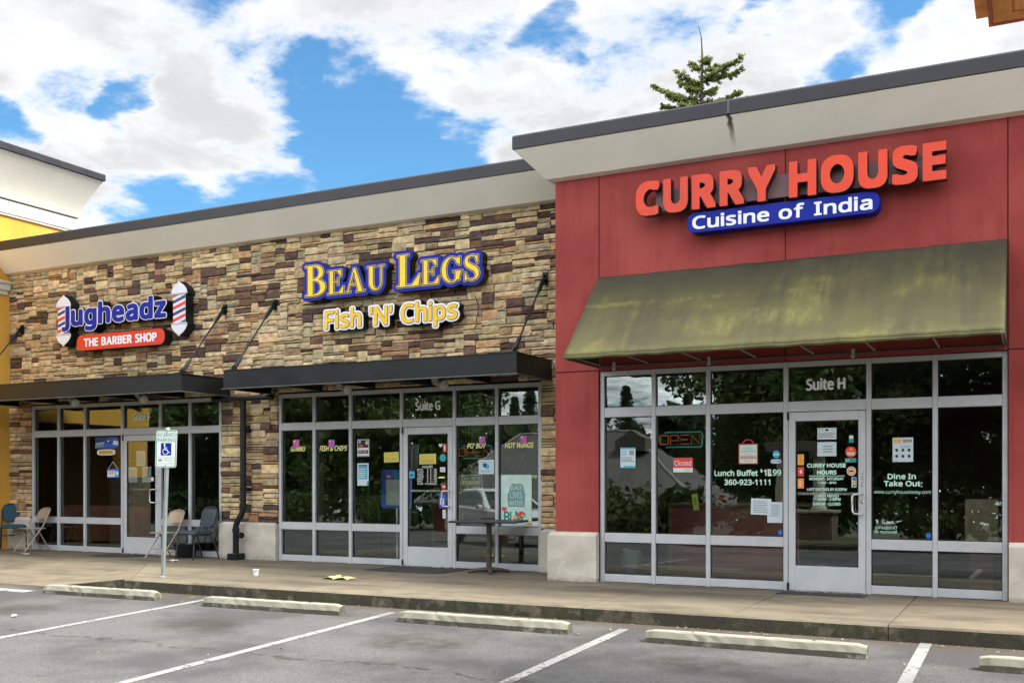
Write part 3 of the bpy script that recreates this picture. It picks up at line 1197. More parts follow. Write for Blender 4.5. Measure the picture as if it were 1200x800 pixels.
red = thing('red_building', 'red stucco shop unit with a stained awning and a cream cornice', 'building', (-2.7, YH, 0))
stone = thing('stone_building', 'stone faced shop row with two black metal canopies', 'building', (-12, YG, 0))
yellow = thing('yellow_building', 'yellow stucco tower with a wide white cornice at the left edge', 'building', (-18.03, 13, 0))

# red front: stucco panels with recessed joints over a darker backing
XL, XR = -5.77, 0.395
JX = [XL, -5.135, -2.69, -0.245, XR, 3.2]
g = MB()
HJ = 2.80
jw = .007
for i in range(5):
    a, b = JX[i] + (jw if i else 0), JX[i + 1] - jw
    if i in (1, 2):
        g.box(a, b, YH, YH + .06, 2.80, 5.40)
    else:
        g.box(a, b, YH, YH + .06, HJ + jw, 5.40)
        g.box(a, b, YH, YH + .06, .0, HJ - jw)
g.build('wall', 'red_stucco', red, bevel=.003)
g = MB()
g.box(XL + .002, -5.137, YH + .013, 16, -.1, 5.9)
g.box(-5.137, -.243, YH + .013, 13.0, 2.785, 5.9)
g.box(-.243, 3.2, YH + .013, 16, -.1, 5.9)
g.build('wall_backing', 'red_stucco_joint', red)
g = MB()
mitred(g, CORN, XL, YH, 3.2, 17)
g.build('cornice', 'cream_cornice_paint', red)
g = MB()
mitred(g, CAPP, XL, YH, SEAM_X + .012, 17)
g.build('roof_cap', 'cap_metal', red)
g = MB()
g.prism([(YH - p, z) for p, z in CAPP], SEAM_X - .012, 3.2, 'x')
g.build('roof_cap', 'cap_metal', red)
g = MB()
g.box(SEAM_X - .0115, SEAM_X + .0115, YH - .4385, YH - .37, 5.775, 5.949)
g.build('cap_seam', M('dull_zinc', (0.09, 0.09, 0.095), 0.5, 0.3), red)
g = MB()
g.box(XL, 3.2, YH + .06, 22, 5.6, 5.7)
g.build('roof', 'cap_metal', red)


def plinth(mb, x0, x1, y, h, p=.07, ends=(True, True), depth=.3):
    """block with a chamfered top edge"""
    a = x0 - (p if ends[0] else 0)
    b = x1 + (p if ends[1] else 0)
    c = .045
    ca, cb = (c if ends[0] else 0), (c if ends[1] else 0)
    vs = [(a, y - p, -.02), (b, y - p, -.02), (b, y + depth, -.02), (a, y + depth, -.02),
          (a, y - p, h - c), (b, y - p, h - c), (b, y + depth, h - c), (a, y + depth, h - c),
          (a + ca, y - p + c, h), (b - cb, y - p + c, h), (b - cb, y + depth, h), (a + ca, y + depth, h)]
    mb.add(vs, [(0, 1, 5, 4), (1, 2, 6, 5), (2, 3, 7, 6), (3, 0, 4, 7), (4, 5, 9, 8), (5, 6, 10, 9), (6, 7, 11, 10), (7, 4, 8, 11), (8, 9, 10, 11), (0, 3, 2, 1)])


for (a, b) in ((XL, -5.14), (-.235, XR)):
    g = MB()
    plinth(g, a + .0, b, YH, .655, .085, (a < -5, b > 0), .6)
    g.build('plinth', 'cast_plinth_concrete', red, bevel=.006)

# stone front: individually sized ledge stones, tan, brown and umber
rnd.seed(11)
SL, SRX = -18.03, XL + .05
OPEN_ = [(-17.417, -12.578), (-11.323, -6.432)]
g = MB()
U, V = 0.052, 0.041
PH = .64
nx, nz = int((SRX - SL) / U) + 1, int((5.40 - PH) / V) + 1
occ = np.zeros((nz, nx), bool)
for j in range(nz):
    for i in range(nx):
        x = SL + (i + .5) * U
        z = PH + (j + .5) * V
        if z < 2.83 and any(a < x < b for a, b in OPEN_):
            occ[j, i] = True
PAL = [(.36, .27, .155), (.42, .335, .205), (.33, .25, .15), (.29, .225, .125), (.36, .30, .19), (.27, .235, .15), (.22, .135, .075), (.12, .067, .045), (.085, .052, .04), (.105, .066, .056), (.15, .085, .055), (.30, .195, .10)]
PWT = [11, 12, 9, 7, 9, 8, 5, 4, 5, 4, 4, 5]
for j in range(nz):
    for i in range(nx):
        if occ[j, i]:
            continue
        h = rnd.choices((1, 2, 3, 4), (22, 48, 24, 6))[0]
        w = rnd.choices((3, 4, 5, 6, 7, 8, 9, 10), (10, 15, 18, 18, 15, 10, 8, 6))[0]
        if h == 1:
            w += 2
        if h >= 3:
            w = max(w - 1, 4)
        ww = 0
        while ww < w and i + ww < nx and not occ[j, i + ww]:
            ww += 1
        if ww < w and ww - w > -3:
            pass
        # leave no sliver at the end of a run
        rest = 0
        while i + ww + rest < nx and not occ[j, i + ww + rest] and rest < 3:
            rest += 1
        if 0 < rest < 3:
            ww += rest
        hh = 1
        while hh < h and j + hh < nz and not occ[j + hh, i:i + ww].any():
            hh += 1
        occ[j:j + hh, i:i + ww] = True
        x0, x1 = SL + i * U + .003, min(SRX, SL + (i + ww) * U) - .003
        z0, z1 = PH + j * V + .0025, min(5.40, PH + (j + hh) * V) - .0025
        if x1 - x0 < .02 or z1 - z0 < .012:
            continue
        c = rnd.choices(PAL, PWT)[0]
        v = rnd.uniform(1.2, 1.75) if c[0] > .2 else rnd.uniform(.7, 1.15)
        g.col = (c[0] * v * rnd.uniform(.95, 1.06), c[1] * v, c[2] * v * rnd.uniform(.92, 1.08))
        pr = rnd.uniform(.014, .046)
        e = .004
        jx = lambda: rnd.uniform(-.007, .007)
        cn = [(x0 + jx() * .8, z0 + rnd.uniform(0, .007)), (x1 + jx() * .8, z0 + rnd.uniform(0, .007)), (x1 + jx() * .8, z1 - rnd.uniform(0, .009)), (x0 + jx() * .8, z1 - rnd.uniform(0, .009))]
        # front face as a 4 x 3 net with a rough split surface
        na, nb = (5, 3) if ww > 4 else (3, 3)
        net = []
        tx, tz = rnd.uniform(-.012, .012), rnd.uniform(-.010, .010)
        for b in range(nb + 1):
            for a in range(na + 1):
                s, t = a / na, b / nb
                x = (1 - t) * ((1 - s) * cn[0][0] + s * cn[1][0]) + t * ((1 - s) * cn[3][0] + s * cn[2][0])
                z = (1 - t) * ((1 - s) * cn[0][1] + s * cn[1][1]) + t * ((1 - s) * cn[3][1] + s * cn[2][1])
                rim = a in (0, na) or b in (0, nb)
                d = pr - (rnd.uniform(.003, .011) if rim else 0) + rnd.uniform(-.005, .005) + tx * (s - .5) + tz * (t - .5)
                net.append((x, YG + .035 - max(.004, d), z))
        N_ = na + 1
        fs = [(b * N_ + a, b * N_ + a + 1, (b + 1) * N_ + a + 1, (b + 1) * N_ + a) for b in range(nb) for a in range(na)]
        ring = [a for a in range(N_)] + [b * N_ + na for b in range(1, nb + 1)] + [nb * N_ + a for a in range(na - 1, -1, -1)] + [b * N_ for b in range(nb - 1, 0, -1)]
        k0 = len(net)
        net += [(net[r][0], YG + .06, net[r][2]) for r in ring]
        for q in range(len(ring)):
            q2 = (q + 1) % len(ring)
            fs.append((ring[q2], ring[q], k0 + q, k0 + q2))
        g.add(net, fs)
g.build('stone_wall', 'ledge_stone', stone, fixn=False)
M('dark_mortar', (0.055, 0.042, 0.032), 0.95)
g = MB()
for (a, b, z0, z1) in ((SL, OPEN_[0][0], -.1, 2.83), (OPEN_[0][1], OPEN_[1][0], -.1, 2.83), (OPEN_[1][1], SRX, -.1, 2.83), (SL, SRX, 2.83, 5.9)):
    g.box(a, b, YG + .04, YG + .35, z0, z1)
g.build('wall_backing', 'dark_mortar', stone)
for (a, b, e) in ((SL, OPEN_[0][0] - .004, (False, True)), (OPEN_[0][1] + .004, OPEN_[1][0] - .004, (True, True)), (OPEN_[1][1] + .004, SRX, (True, False))):
    g = MB()
    plinth(g, a + (.05 if e[0] else 0), b - (.05 if e[1] else 0), YG + .012, .635, .05, e, .3)
    g.build('plinth', 'cast_plinth_concrete', stone, bevel=.006)
g = MB()
g.prism([(YG - p + (.0 if p else .04), z) for p, z in CORN], SL, XL - .002, 'x')
g.build('cornice', 'cream_cornice_paint', stone)
g = MB()
g.prism([(YG - p + (.0 if p else .04), z) for p, z in CAPP], SL, XL - .002, 'x')
g.build('roof_cap', 'cap_metal', stone)
g = MB()
g.box(SL, XL, YG + .36, 22, 5.6, 5.7)
g.build('roof', 'cap_metal', stone)

# yellow tower: its side faces the stone front's end
TX = -18.03
g = MB()
for bx in ((TX - .45, TX, 10.2, 10.85, -.2, 7.0), (TX - .45, TX, 13.3, 15.15, -.2, 7.0), (TX - .45, TX, 10.85, 13.3, 2.55, 7.0), (-27, TX - .45, 10.2, 10.5, -.2, 7.0), (-27, TX - .45, 14.85, 15.15, -.2, 7.0), (-27, TX - .45, 10.5, 14.85, 6.7, 7.0), (-27, -26.7, 10.5, 14.85, -.2, 6.7)):
    g.box(*bx)
g.build('wall', 'yellow_stucco', yellow)


def ring_around(mb, prof, x1, y0, y1, x0):
    """profile running along front, right side and back of a block"""
    n = len(prof)
    rings = [[(x0, y0 - p, z) for p, z in prof], [(x1 + p, y0 - p, z) for p, z in prof], [(x1 + p, y1 + p, z) for p, z in prof], [(x0, y1 + p, z) for p, z in prof]]
    vs = [q for r in rings for q in r]
    fs = [(r * n + i, r * n + (i + 1) % n, (r + 1) * n + (i + 1) % n, (r + 1) * n + i) for r in range(3) for i in range(n)]
    fs += [list(range(n)), list(range(4 * n - 1, 3 * n - 1, -1))]
    mb.add(vs, fs)


g = MB()
g.box(TX - .50, TX + .05, 10.14, 10.90, -.2, 1.42)
g.build('pier_base', M('pier_stone', (.13, .095, .065), .9, 0, .35, 7, .5, 20), yellow, bevel=.02)
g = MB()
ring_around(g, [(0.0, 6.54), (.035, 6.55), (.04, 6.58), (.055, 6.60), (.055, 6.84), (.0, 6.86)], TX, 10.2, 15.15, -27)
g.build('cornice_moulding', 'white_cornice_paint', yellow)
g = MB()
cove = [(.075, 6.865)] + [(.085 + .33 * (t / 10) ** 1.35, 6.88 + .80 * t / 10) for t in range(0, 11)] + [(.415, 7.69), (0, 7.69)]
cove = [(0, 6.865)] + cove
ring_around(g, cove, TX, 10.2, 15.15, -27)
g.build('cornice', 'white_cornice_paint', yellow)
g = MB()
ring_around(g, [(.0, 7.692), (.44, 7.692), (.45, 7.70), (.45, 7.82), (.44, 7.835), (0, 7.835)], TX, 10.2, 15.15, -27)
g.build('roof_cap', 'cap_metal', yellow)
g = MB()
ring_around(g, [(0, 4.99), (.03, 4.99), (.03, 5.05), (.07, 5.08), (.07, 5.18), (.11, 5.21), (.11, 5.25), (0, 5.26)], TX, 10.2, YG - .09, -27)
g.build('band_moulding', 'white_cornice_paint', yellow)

# ------------------------------------------------------------------ shop fronts
ROWS = [(.006, .105), (.53, .65), (2.18, 2.305), (2.725, 2.79)]    # sill, lower rail, transom, head
COLS_H = [-5.104, -4.391, -3.667, -2.695, -1.727, -.999, -.273]
COLS_G = [-11.293, -10.588, -9.857, -8.877, -7.915, -7.179, -6.460]
COLS_F = [-17.389, -16.678, -15.965, -14.982, -14.033, -13.321, -12.608]
PANES = {}


def storefront(bld, key, cols, y, suite):
    fr = MB()
    d = .115
    w = .027
    for i, x in enumerate(cols):
        fr.box(x - w, x + w, y, y + d, .0, 2.79)
    e = .0015
    for i in range(6):
        a, b = cols[i] + w + e, cols[i + 1] - w - e
        for r, (z0, z1) in enumerate(ROWS):
            if i == 3 and r < 2:
                continue
            if i == 3 and r == 2:
                fr.box(a, b, y + .003, y + d, z0 + .0, z1 + .0)
            else:
                fr.box(a, b, y + .004, y + d - .004, z0, z1)
    fr.build('storefront_frame', 'anodised_frame', bld, bevel=.004)
    gk = MB()
    for i in range(6):
        for r in range(3):
            if i == 3 and r < 2:
                continue
            a, b = cols[i] + w, cols[i + 1] - w
            z0, z1 = ROWS[r][1], ROWS[r + 1][0]
            pn = MB()
            pn.mi = 1
            pn.box(a - .004, b + .004, y + .052, y + .058, z0 - .004, z1 + .004)
            # the street side carries the tint and the reflection
            fi = len(pn.f) - 4
            pn.m[fi] = 0
            o = pn.build('window_pane', ['tinted_shop_glass', 'clear_glass_back'], bld, fixn=False)
            PANES[(key, i, r)] = o
            for (q0, q1, s0, s1) in ((a, b, z0, z0 + .010), (a, b, z1 - .010, z1), (a, a + .010, z0 + .010, z1 - .010), (b - .010, b, z0 + .010, z1 - .010)):
                gk.box(q0, q1, y + .040, y + .0515, s0, s1)
    gk.build('glazing_gasket', 'dark_gasket', bld)
    # door leaf with wide bottom rail
    a, b = cols[3] + w + .006, cols[4] - w - .006
    ga, gb, gz0, gz1 = a + .083, b - .083, .31, 2.065
    dl = MB()
    yd = y + .006
    dl.box(a, ga, yd, yd + .045, .012, 2.172)
    dl.box(gb, b, yd, yd + .045, .012, 2.172)
    dl.box(ga, gb, yd + .001, yd + .044, .012, gz0)
    dl.box(ga, gb, yd + .001, yd + .044, gz1, 2.172)
    door = dl.build('door', 'door_aluminium', bld, bevel=.004)
    gl = MB()
    gl.mi = 1
    gl.box(ga - .003, gb + .003, yd + .021, yd + .027, gz0 - .003, gz1 + .003)
    gl.m[len(gl.f) - 4] = 0
    PANES[(key, 'door', 0)] = gl.build('door_glass', ['tinted_shop_glass', 'clear_glass_back'], door, fixn=False)
    gk = MB()
    for (q0, q1, s0, s1) in ((ga, gb, gz0, gz0 + .011), (ga, gb, gz1 - .011, gz1), (ga, ga + .011, gz0 + .011, gz1 - .011), (gb - .011, gb, gz0 + .011, gz1 - .011)):
        gk.box(q0, q1, yd + .008, yd + .0205, s0, s1)
    gk.build('door_gasket', 'dark_gasket', door)
    hx = gb + .035
    hd = MB()
    hd.tube([(hx, yd, 1.185), (hx, yd - .055, 1.185), (hx - .075, yd - .075, 1.18), (hx - .095, yd - .075, 1.15), (hx - .095, yd - .075, .98), (hx - .075, yd - .075, .95), (hx, yd - .055, .945), (hx, yd, .945)], .0125, 10)
    hd.build('door_handle', 'bright_steel', door, smooth=True)
    pb = MB()
    pb.box(ga - .02, gb + .02, yd + .060, yd + .085, 1.165, 1.2)
    pb.build('push_bar', 'bright_steel', door, bevel=.005)
    lk = MB()
    lk.lathe([(.019, 0), (.019, -.006), (.013, -.012), (0.0, -.012)], (gb + .045, yd, 1.09), 'y', 14)
    lk.build('door_lock', 'bright_steel', door, smooth=True)
    hg = MB()
    for z in (.05, 2.13):
        hg.tube([(a - .004, yd - .012, z - .05), (a - .004, yd - .012, z + .05)], .014, 10)
    hg.build('door_pivot', 'black_metal', door, smooth=True)
    th = MB()
    th.prism([(y - .03, 0.0), (y - .015, .014), (y + .09, .014), (y + .10, 0)], a - .006, b + .006, 'x')
    th.build('threshold', 'bright_steel', door)
    pl = MB()
    zc = 1.36
    flat_text(pl, 'PULL', (-.09, -.014), (.09, .014), lambda x, z, q: (gb + .042 - z, yd - .0015, zc + x))
    pl.build('pull_lettering', 'ink', door, fixn=False)
    a, b = cols[3], cols[4]
    st = MB()
    for k_, (dx, dz) in enumerate(((0, 0), (.006, 0), (-.006, 0), (0, .006), (0, -.006), (.011, 0))):
        flat_text(st, suite, (a + .24 + dx, 2.44 + dz), (b - .28 + dx, 2.575 + dz), lambda x, z, q: (x, y + .047 - .0004 * k_, z))
    st.build('suite_lettering', 'vinyl_white', PANES[(key, 3, 2)], fixn=False)


YFH, YFG = YH + .035, YG + .035
storefront(red, 'H', COLS_H, YFH, 'Suite H')
storefront(stone, 'G', COLS_G, YFG, 'Suite G')
storefront(stone, 'F', COLS_F, YFG, 'Suite F')

# rooms behind the glass
def room(bld, x0, x1, y0, y1, h, wm, fm, cm):
    t = .08
    g = MB()
    g.box(x0 - t, x1 + t, y1, y1 + t, -.05, h)
    g.box(x0 - t, x0, y0, y1, -.05, h)
    g.box(x1, x1 + t, y0, y1, -.05, h)
    g.build('room_wall', wm, bld)
    g = MB()
    g.box(x0, x1, y0, y1, -.10, .018)
    g.build('room_floor', fm, bld)
    g = MB()
    g.box(x0 - t, x1 + t, y0, y1 + t, h, h + .05)
    g.build('room_ceiling', cm, bld)


M('room_cream', (0.20, 0.185, 0.13), 0.8)
M('room_green', (0.24, 0.25, 0.15), 0.8)
M('room_maroon', (0.20, 0.055, 0.05), 0.8)
M('room_floor_brown', (0.10, 0.075, 0.055), 0.4)
M('room_floor_grey', (0.13, 0.13, 0.125), 0.4)
M('ceiling_tile', (0.45, 0.43, 0.38), 0.9)
M('ceiling_dark', (0.16, 0.15, 0.13), 0.9)
room(stone, -17.62, -12.40, YG + .37, 19.5, 3.05, 'room_cream', 'room_floor_grey', 'ceiling_tile')
room(stone, -11.55, -6.20, YG + .37, 20.5, 3.05, 'room_green', 'room_floor_grey', 'ceiling_dark')
room(red, -5.60, -.05, YH + .30, 20.0, 3.05, 'room_maroon', 'room_floor_brown', 'ceiling_dark')

# ------------------------------------------------------------------ shop signs
def rect_px(u0, v0, u1, v1, Y):
    a, b = atY(u0, v1, Y), atY(u1, v0, Y)
    return a.x, b.x, a.z, b.z


# big orange letters on a maroon raceway
SY = YH - .26                                            # face of the letters
x0, x1 = atY(745, 235, SY).x, atY(1109, 190, SY).x
z0, z1 = atY(745, 257, SY).z, atY(770, 211, SY).z
z1 = 0.5 * (z1 + atY(1109, 164, SY).z)
z0 = 0.5 * (z0 + atY(1109, 207, SY).z)
t = thing('channel_letter_sign', 'big orange letters reading CURRY HOUSE on a maroon raceway', 'sign', ((x0 + x1) / 2, YH, z0))
L = layout('CURRY HOUSE', .185, .19, 1.02)
loops = [outline([s], .048, .011, square=1.0) for ch, s in L]
f = fit(loops, x0, x1, z0, z1)
for lp in loops:
    g = MB()
    g.side = 1
    solid_letters(lp, f, SY, SY + .13, g)
    g.build('letter', ['sign_orange', 'sign_dark_return'], t)
zc = (z0 + z1) / 2
g = MB()
g.box(x0 + .22, x1 - .10, YH - .125, YH - .001, zc - .16, zc + .12)
g.build('raceway', 'raceway_maroon', t, bevel=.006)

CY_ = YH - .20
x0, x1, z0, z1 = atY(805, 262, CY_).x, atY(1031, 235, CY_).x, atY(805, 274, CY_).z, atY(815, 249, CY_).z
t = thing('cabinet_sign', 'blue rounded sign box lettered Cuisine of India in white', 'sign', ((x0 + x1) / 2, YH, z0))
g = MB()
g.prism(rrect(x0, z0, x1, z1, .11), CY_, YH - .002)
g.build('sign_box', 'sign_blue', t, bevel=.008)
h = z1 - z0
L = layout('Cuisine of India', .112, .27, 1.08)
loops = [outline([s], .021, .012, square=1.0) for ch, s in L]
f = fit(loops, x0 + .07, x1 - .08, z0 + .17 * h, z1 - .15 * h)
g = MB()
for lp in loops:
    solid_letters(lp, f, CY_ - .004, CY_ - .0005, g)
g.build('lettering', 'sign_white', t)
g = MB()
g.tube([((x0 + x1) / 2 + .05, YH - .1, z1 - .01), ((x0 + x1) / 2 + .05, YH - .1, z1 + .10)], .014, 8)
g.build('conduit', 'black_metal', t)

# blue and yellow serif letters on a contour backing
BY = YG - .17
x0, x1 = atY(354, 330, BY).x, atY(567, 315, BY).x
za = atY(356, 353.5, BY).z
zb = atY(463, 295, BY).z
t = thing('serif_letter_sign', 'yellow serif letters reading BEAU LEGS on blue contour backing', 'sign', ((x0 + x1) / 2, YG, za))
S_ = .76
L = layout('BEAU LEGS', .075, .36, .92, 'serif', [1, S_, S_, S_, 1, 1, S_, S_, S_], {2: -.02, 6: -.04})
words = [[s for c, s in L[:4]], [s for c, s in L[4:]]]
back = [outline(w, .135, .022) for w in words]
f = fit(back, x0, x1, za, zb)
for lp in back:
    g = MB()
    g.side = 1
    solid_letters([l for l in lp], f, BY, YG - .015, g)
    g.build('contour_backing', ['sign_blue', 'black_metal'], t)
ring = [(outline([s], .034, .010), outline([s], .020, .010), outline([s], -.008, .010)) for c, s in L]
for a, b, c in ring:
    g = MB()
    for grp, d, mi in ((a, .006, 0), (b, .009, 1), (c, .012, 0)):
        g.mi = mi
        for q in split_loops(grp):
            g.face2d([[f(p) for p in l] for l in q], wallxf, BY - d, BY - d + .0025)
    g.build('letter', ['sign_yellow', 'sign_deep_blue'], t)

x0, x1 = atY(378, 372, BY).x, atY(538, 366, BY).x
za = atY(508, 385, BY).z
zb = atY(487, 351, BY).z
t = thing('contour_letter_sign', "gold letters reading Fish 'N' Chips on white contour backing", 'sign', ((x0 + x1) / 2, YG, za))
L = layout("Fish 'N' Chips", .10, .26, 1.0)
loops0 = [s for c, s in L]
groups = [loops0[:4], loops0[4:7], loops0[7:]]
back = [outline(w, .092, .018) for w in groups]
f = fit(back, x0, x1, za, zb)
for lp in back:
    g = MB()
    g.side = 1
    solid_letters(lp, f, BY + .02, YG - .012, g)
    g.build('contour_backing', ['sign_white', 'black_metal'], t)
g = MB()
ga_ = MB()
for s in loops0:
    for q in split_loops(outline([s], .034, .012)):
        g.face2d([[f(p) for p in l] for l in q], wallxf, BY + .012, BY + .0195)
    for q in split_loops(outline([s], .022, .012)):
        ga_.face2d([[f(p) for p in l] for l in q], wallxf, BY + .008, BY + .0115)
g.build('letter_outline', M('outline_brown', (.05, .03, .01), .5), t)
ga_.build('lettering', 'sign_gold', t)
# loose cable hanging beside it
g = MB()
cpts = [(557, 347), (559, 353), (561, 360), (560, 368), (558, 375), (559, 380), (556, 384)]
g.tube([atY(u, v, YG - .035) for u, v in cpts], .009, 6)
tag(g.build('sign_cable', M('cable_brown', (.10, .055, .03), .6), smooth=True), 'thin brown cable hanging on the stone right of the fish sign', 'cable')

# barber shop sign group
JY = YG - .19


def barber_pole(u0, u1, v0, v1, label):
    PY_ = YG - .20
    x0, x1 = atY(u0, v0, PY_).x, atY(u1, v0, PY_).x
    z1, z0 = atY((u0 + u1) / 2, v0, PY_).z, atY((u0 + u1) / 2, v1, PY_).z
    cx, w, h = (x0 + x1) / 2, (x1 - x0) / 2, z1 - z0
    t = thing('barber_pole_sign', label, 'sign', (cx, YG, z0), group='barber pole signs')
    # cut-out shape: domes with knobs at both ends, straight sides
    half = [(0.10, 1.0), (.12, .975), (.34, .955), (.60, .92), (.82, .875), (.95, .83), (1.0, .785), (.98, .765), (.78, .755), (.78, .245), (.98, .235), (1.0, .215), (.95, .17), (.82, .125), (.60, .08), (.34, .045), (.12, .025), (.10, 0)]
    out = [(cx + a * w, z0 + b * h) for a, b in half] + [(cx - a * w, z0 + b * h) for a, b in reversed(half)]
    g = MB()
    g.prism(out, PY_ + .004, YG - .01)
    g.build('backing', 'black_metal', t)
    face = MB()
    top = [(cx + a * w, z0 + b * h) for a, b in half[:9]] + [(cx - a * w, z0 + b * h) for a, b in reversed(half[:9])]
    bot = [(cx + a * w, z0 + b * h) for a, b in half[9:]] + [(cx - a * w, z0 + b * h) for a, b in reversed(half[9:])]
    face.prism(top, PY_ - .012, PY_ + .0035)
    face.build('dome', 'pole_white', t, bevel=.004)
    face = MB()
    face.prism(bot, PY_ - .012, PY_ + .0035)
    face.build('dome', 'pole_white', t, bevel=.004)
    for zz in (.765, .215):
        bd = MB()
        bd.box(cx - w * 1.0, cx + w * 1.0, PY_ - .018, PY_ - .0125, z0 + zz * h, z0 + (zz + .02) * h)
        bd.build('dome_rim', 'pole_silver', t)
    ww = .77 * w
    b0, b1 = z0 + .246 * h, z0 + .754 * h
    pl = MB()
    pl.box(cx - ww, cx + ww, PY_ - .004, PY_ + .0035, b0, b1)
    pl.build('striped_panel', 'pole_white', t)
    n = 5
    pitch = (b1 - b0) / 2.25
    cols = [[], []]
    for i in range(-2, 9):
        zlo = b0 + (i - .9) * pitch / 2 * 1.0
        rise = .62 * ww
        poly = [(cx - ww, zlo), (cx + ww, zlo + rise), (cx + ww, zlo + rise + pitch * .25), (cx - ww, zlo + pitch * .25)]
        # clip to the panel
        def clip(P, zc, keep_low):
            out = []
            for q in range(len(P)):
                a, b = P[q], P[(q + 1) % len(P)]
                ia = (a[1] <= zc) == keep_low
                ib = (b[1] <= zc) == keep_low
                if ia:
                    out.append(a)
                if ia != ib:
                    s = (zc - a[1]) / (b[1] - a[1])
                    out.append((a[0] + s * (b[0] - a[0]), zc))
            return out
        poly = clip(poly, b1, True)
        poly = clip(poly, b0, False) if len(poly) > 2 else poly
        if len(poly) > 2:
            cols[i % 2].append(poly)
    for ps, mt, nm in ((cols[0], 'stripe_navy', 'navy_stripe'), (cols[1], 'stripe_red', 'red_stripe')):
        g = MB()
        for p in ps:
            g.prism(p, PY_ - .0075, PY_ - .0042)
        g.build(nm, mt, t)


barber_pole(66.3, 83.2, 346, 405.5, 'striped barber pole sign overlapped by the first blue letter')
barber_pole(201.0, 219.5, 329.5, 393.5, 'striped barber pole sign standing clear right of the blue letters')

x0, x1 = atY(72, 370, JY - .03).x, atY(195.5, 358, JY - .03).x
za, zb = atY(108, 388, JY - .03).z, atY(182, 345, JY - .03).z
t = thing('script_letter_sign', 'blue letters reading Jugheadz with white outlines on stone', 'sign', ((x0 + x1) / 2, YG, za))
L = layout('Jugheadz', .135, .2, 1.0)
fl = [outline([s], .040, .012) for c, s in L]
ou = [outline([s], .066, .012) for c, s in L]
f = fit(ou, x0, x1, za, zb)
for a, b in zip(ou, fl):
    g = MB()
    g.side = 2
    for q in split_loops(a):
        g.face2d([[f(p) for p in l] for l in q], wallxf, JY - .03, YG - .03)
    g.mi = 1
    g.side = 1
    for q in split_loops(b):
        g.face2d([[f(p) for p in l] for l in q], wallxf, JY - .038, JY - .031)
    g.build('letter', ['sign_white', 'sign_blue', 'black_metal'], t)

x0, x1 = atY(90, 400, JY).x, atY(193, 393, JY).x
za, zb = atY(92, 411, JY).z, atY(120, 390.7, JY).z
t = thing('cabinet_sign', 'red rounded sign box lettered THE BARBER SHOP in white', 'sign', ((x0 + x1) / 2, YG, za))
g = MB()
g.side = 1
g.face2d([rrect(x0, za, x1, zb, (zb - za) * .42, 8)], wallxf, JY, YG - .01)
g.build('sign_box', ['sign_red', 'black_metal'], t)
h = zb - za
L = layout('THE BARBER SHOP', .10, .24, .80)
loops = [outline([s], .030, .014, square=1.0) for c, s in L]
f = fit(loops, x0 + .19, x1 - .19, za + .22 * h, zb - .22 * h)
g = MB()
for lp in loops:
    solid_letters(lp, f, JY - .004, JY - .0005, g)
g.build('lettering', 'sign_white', t)


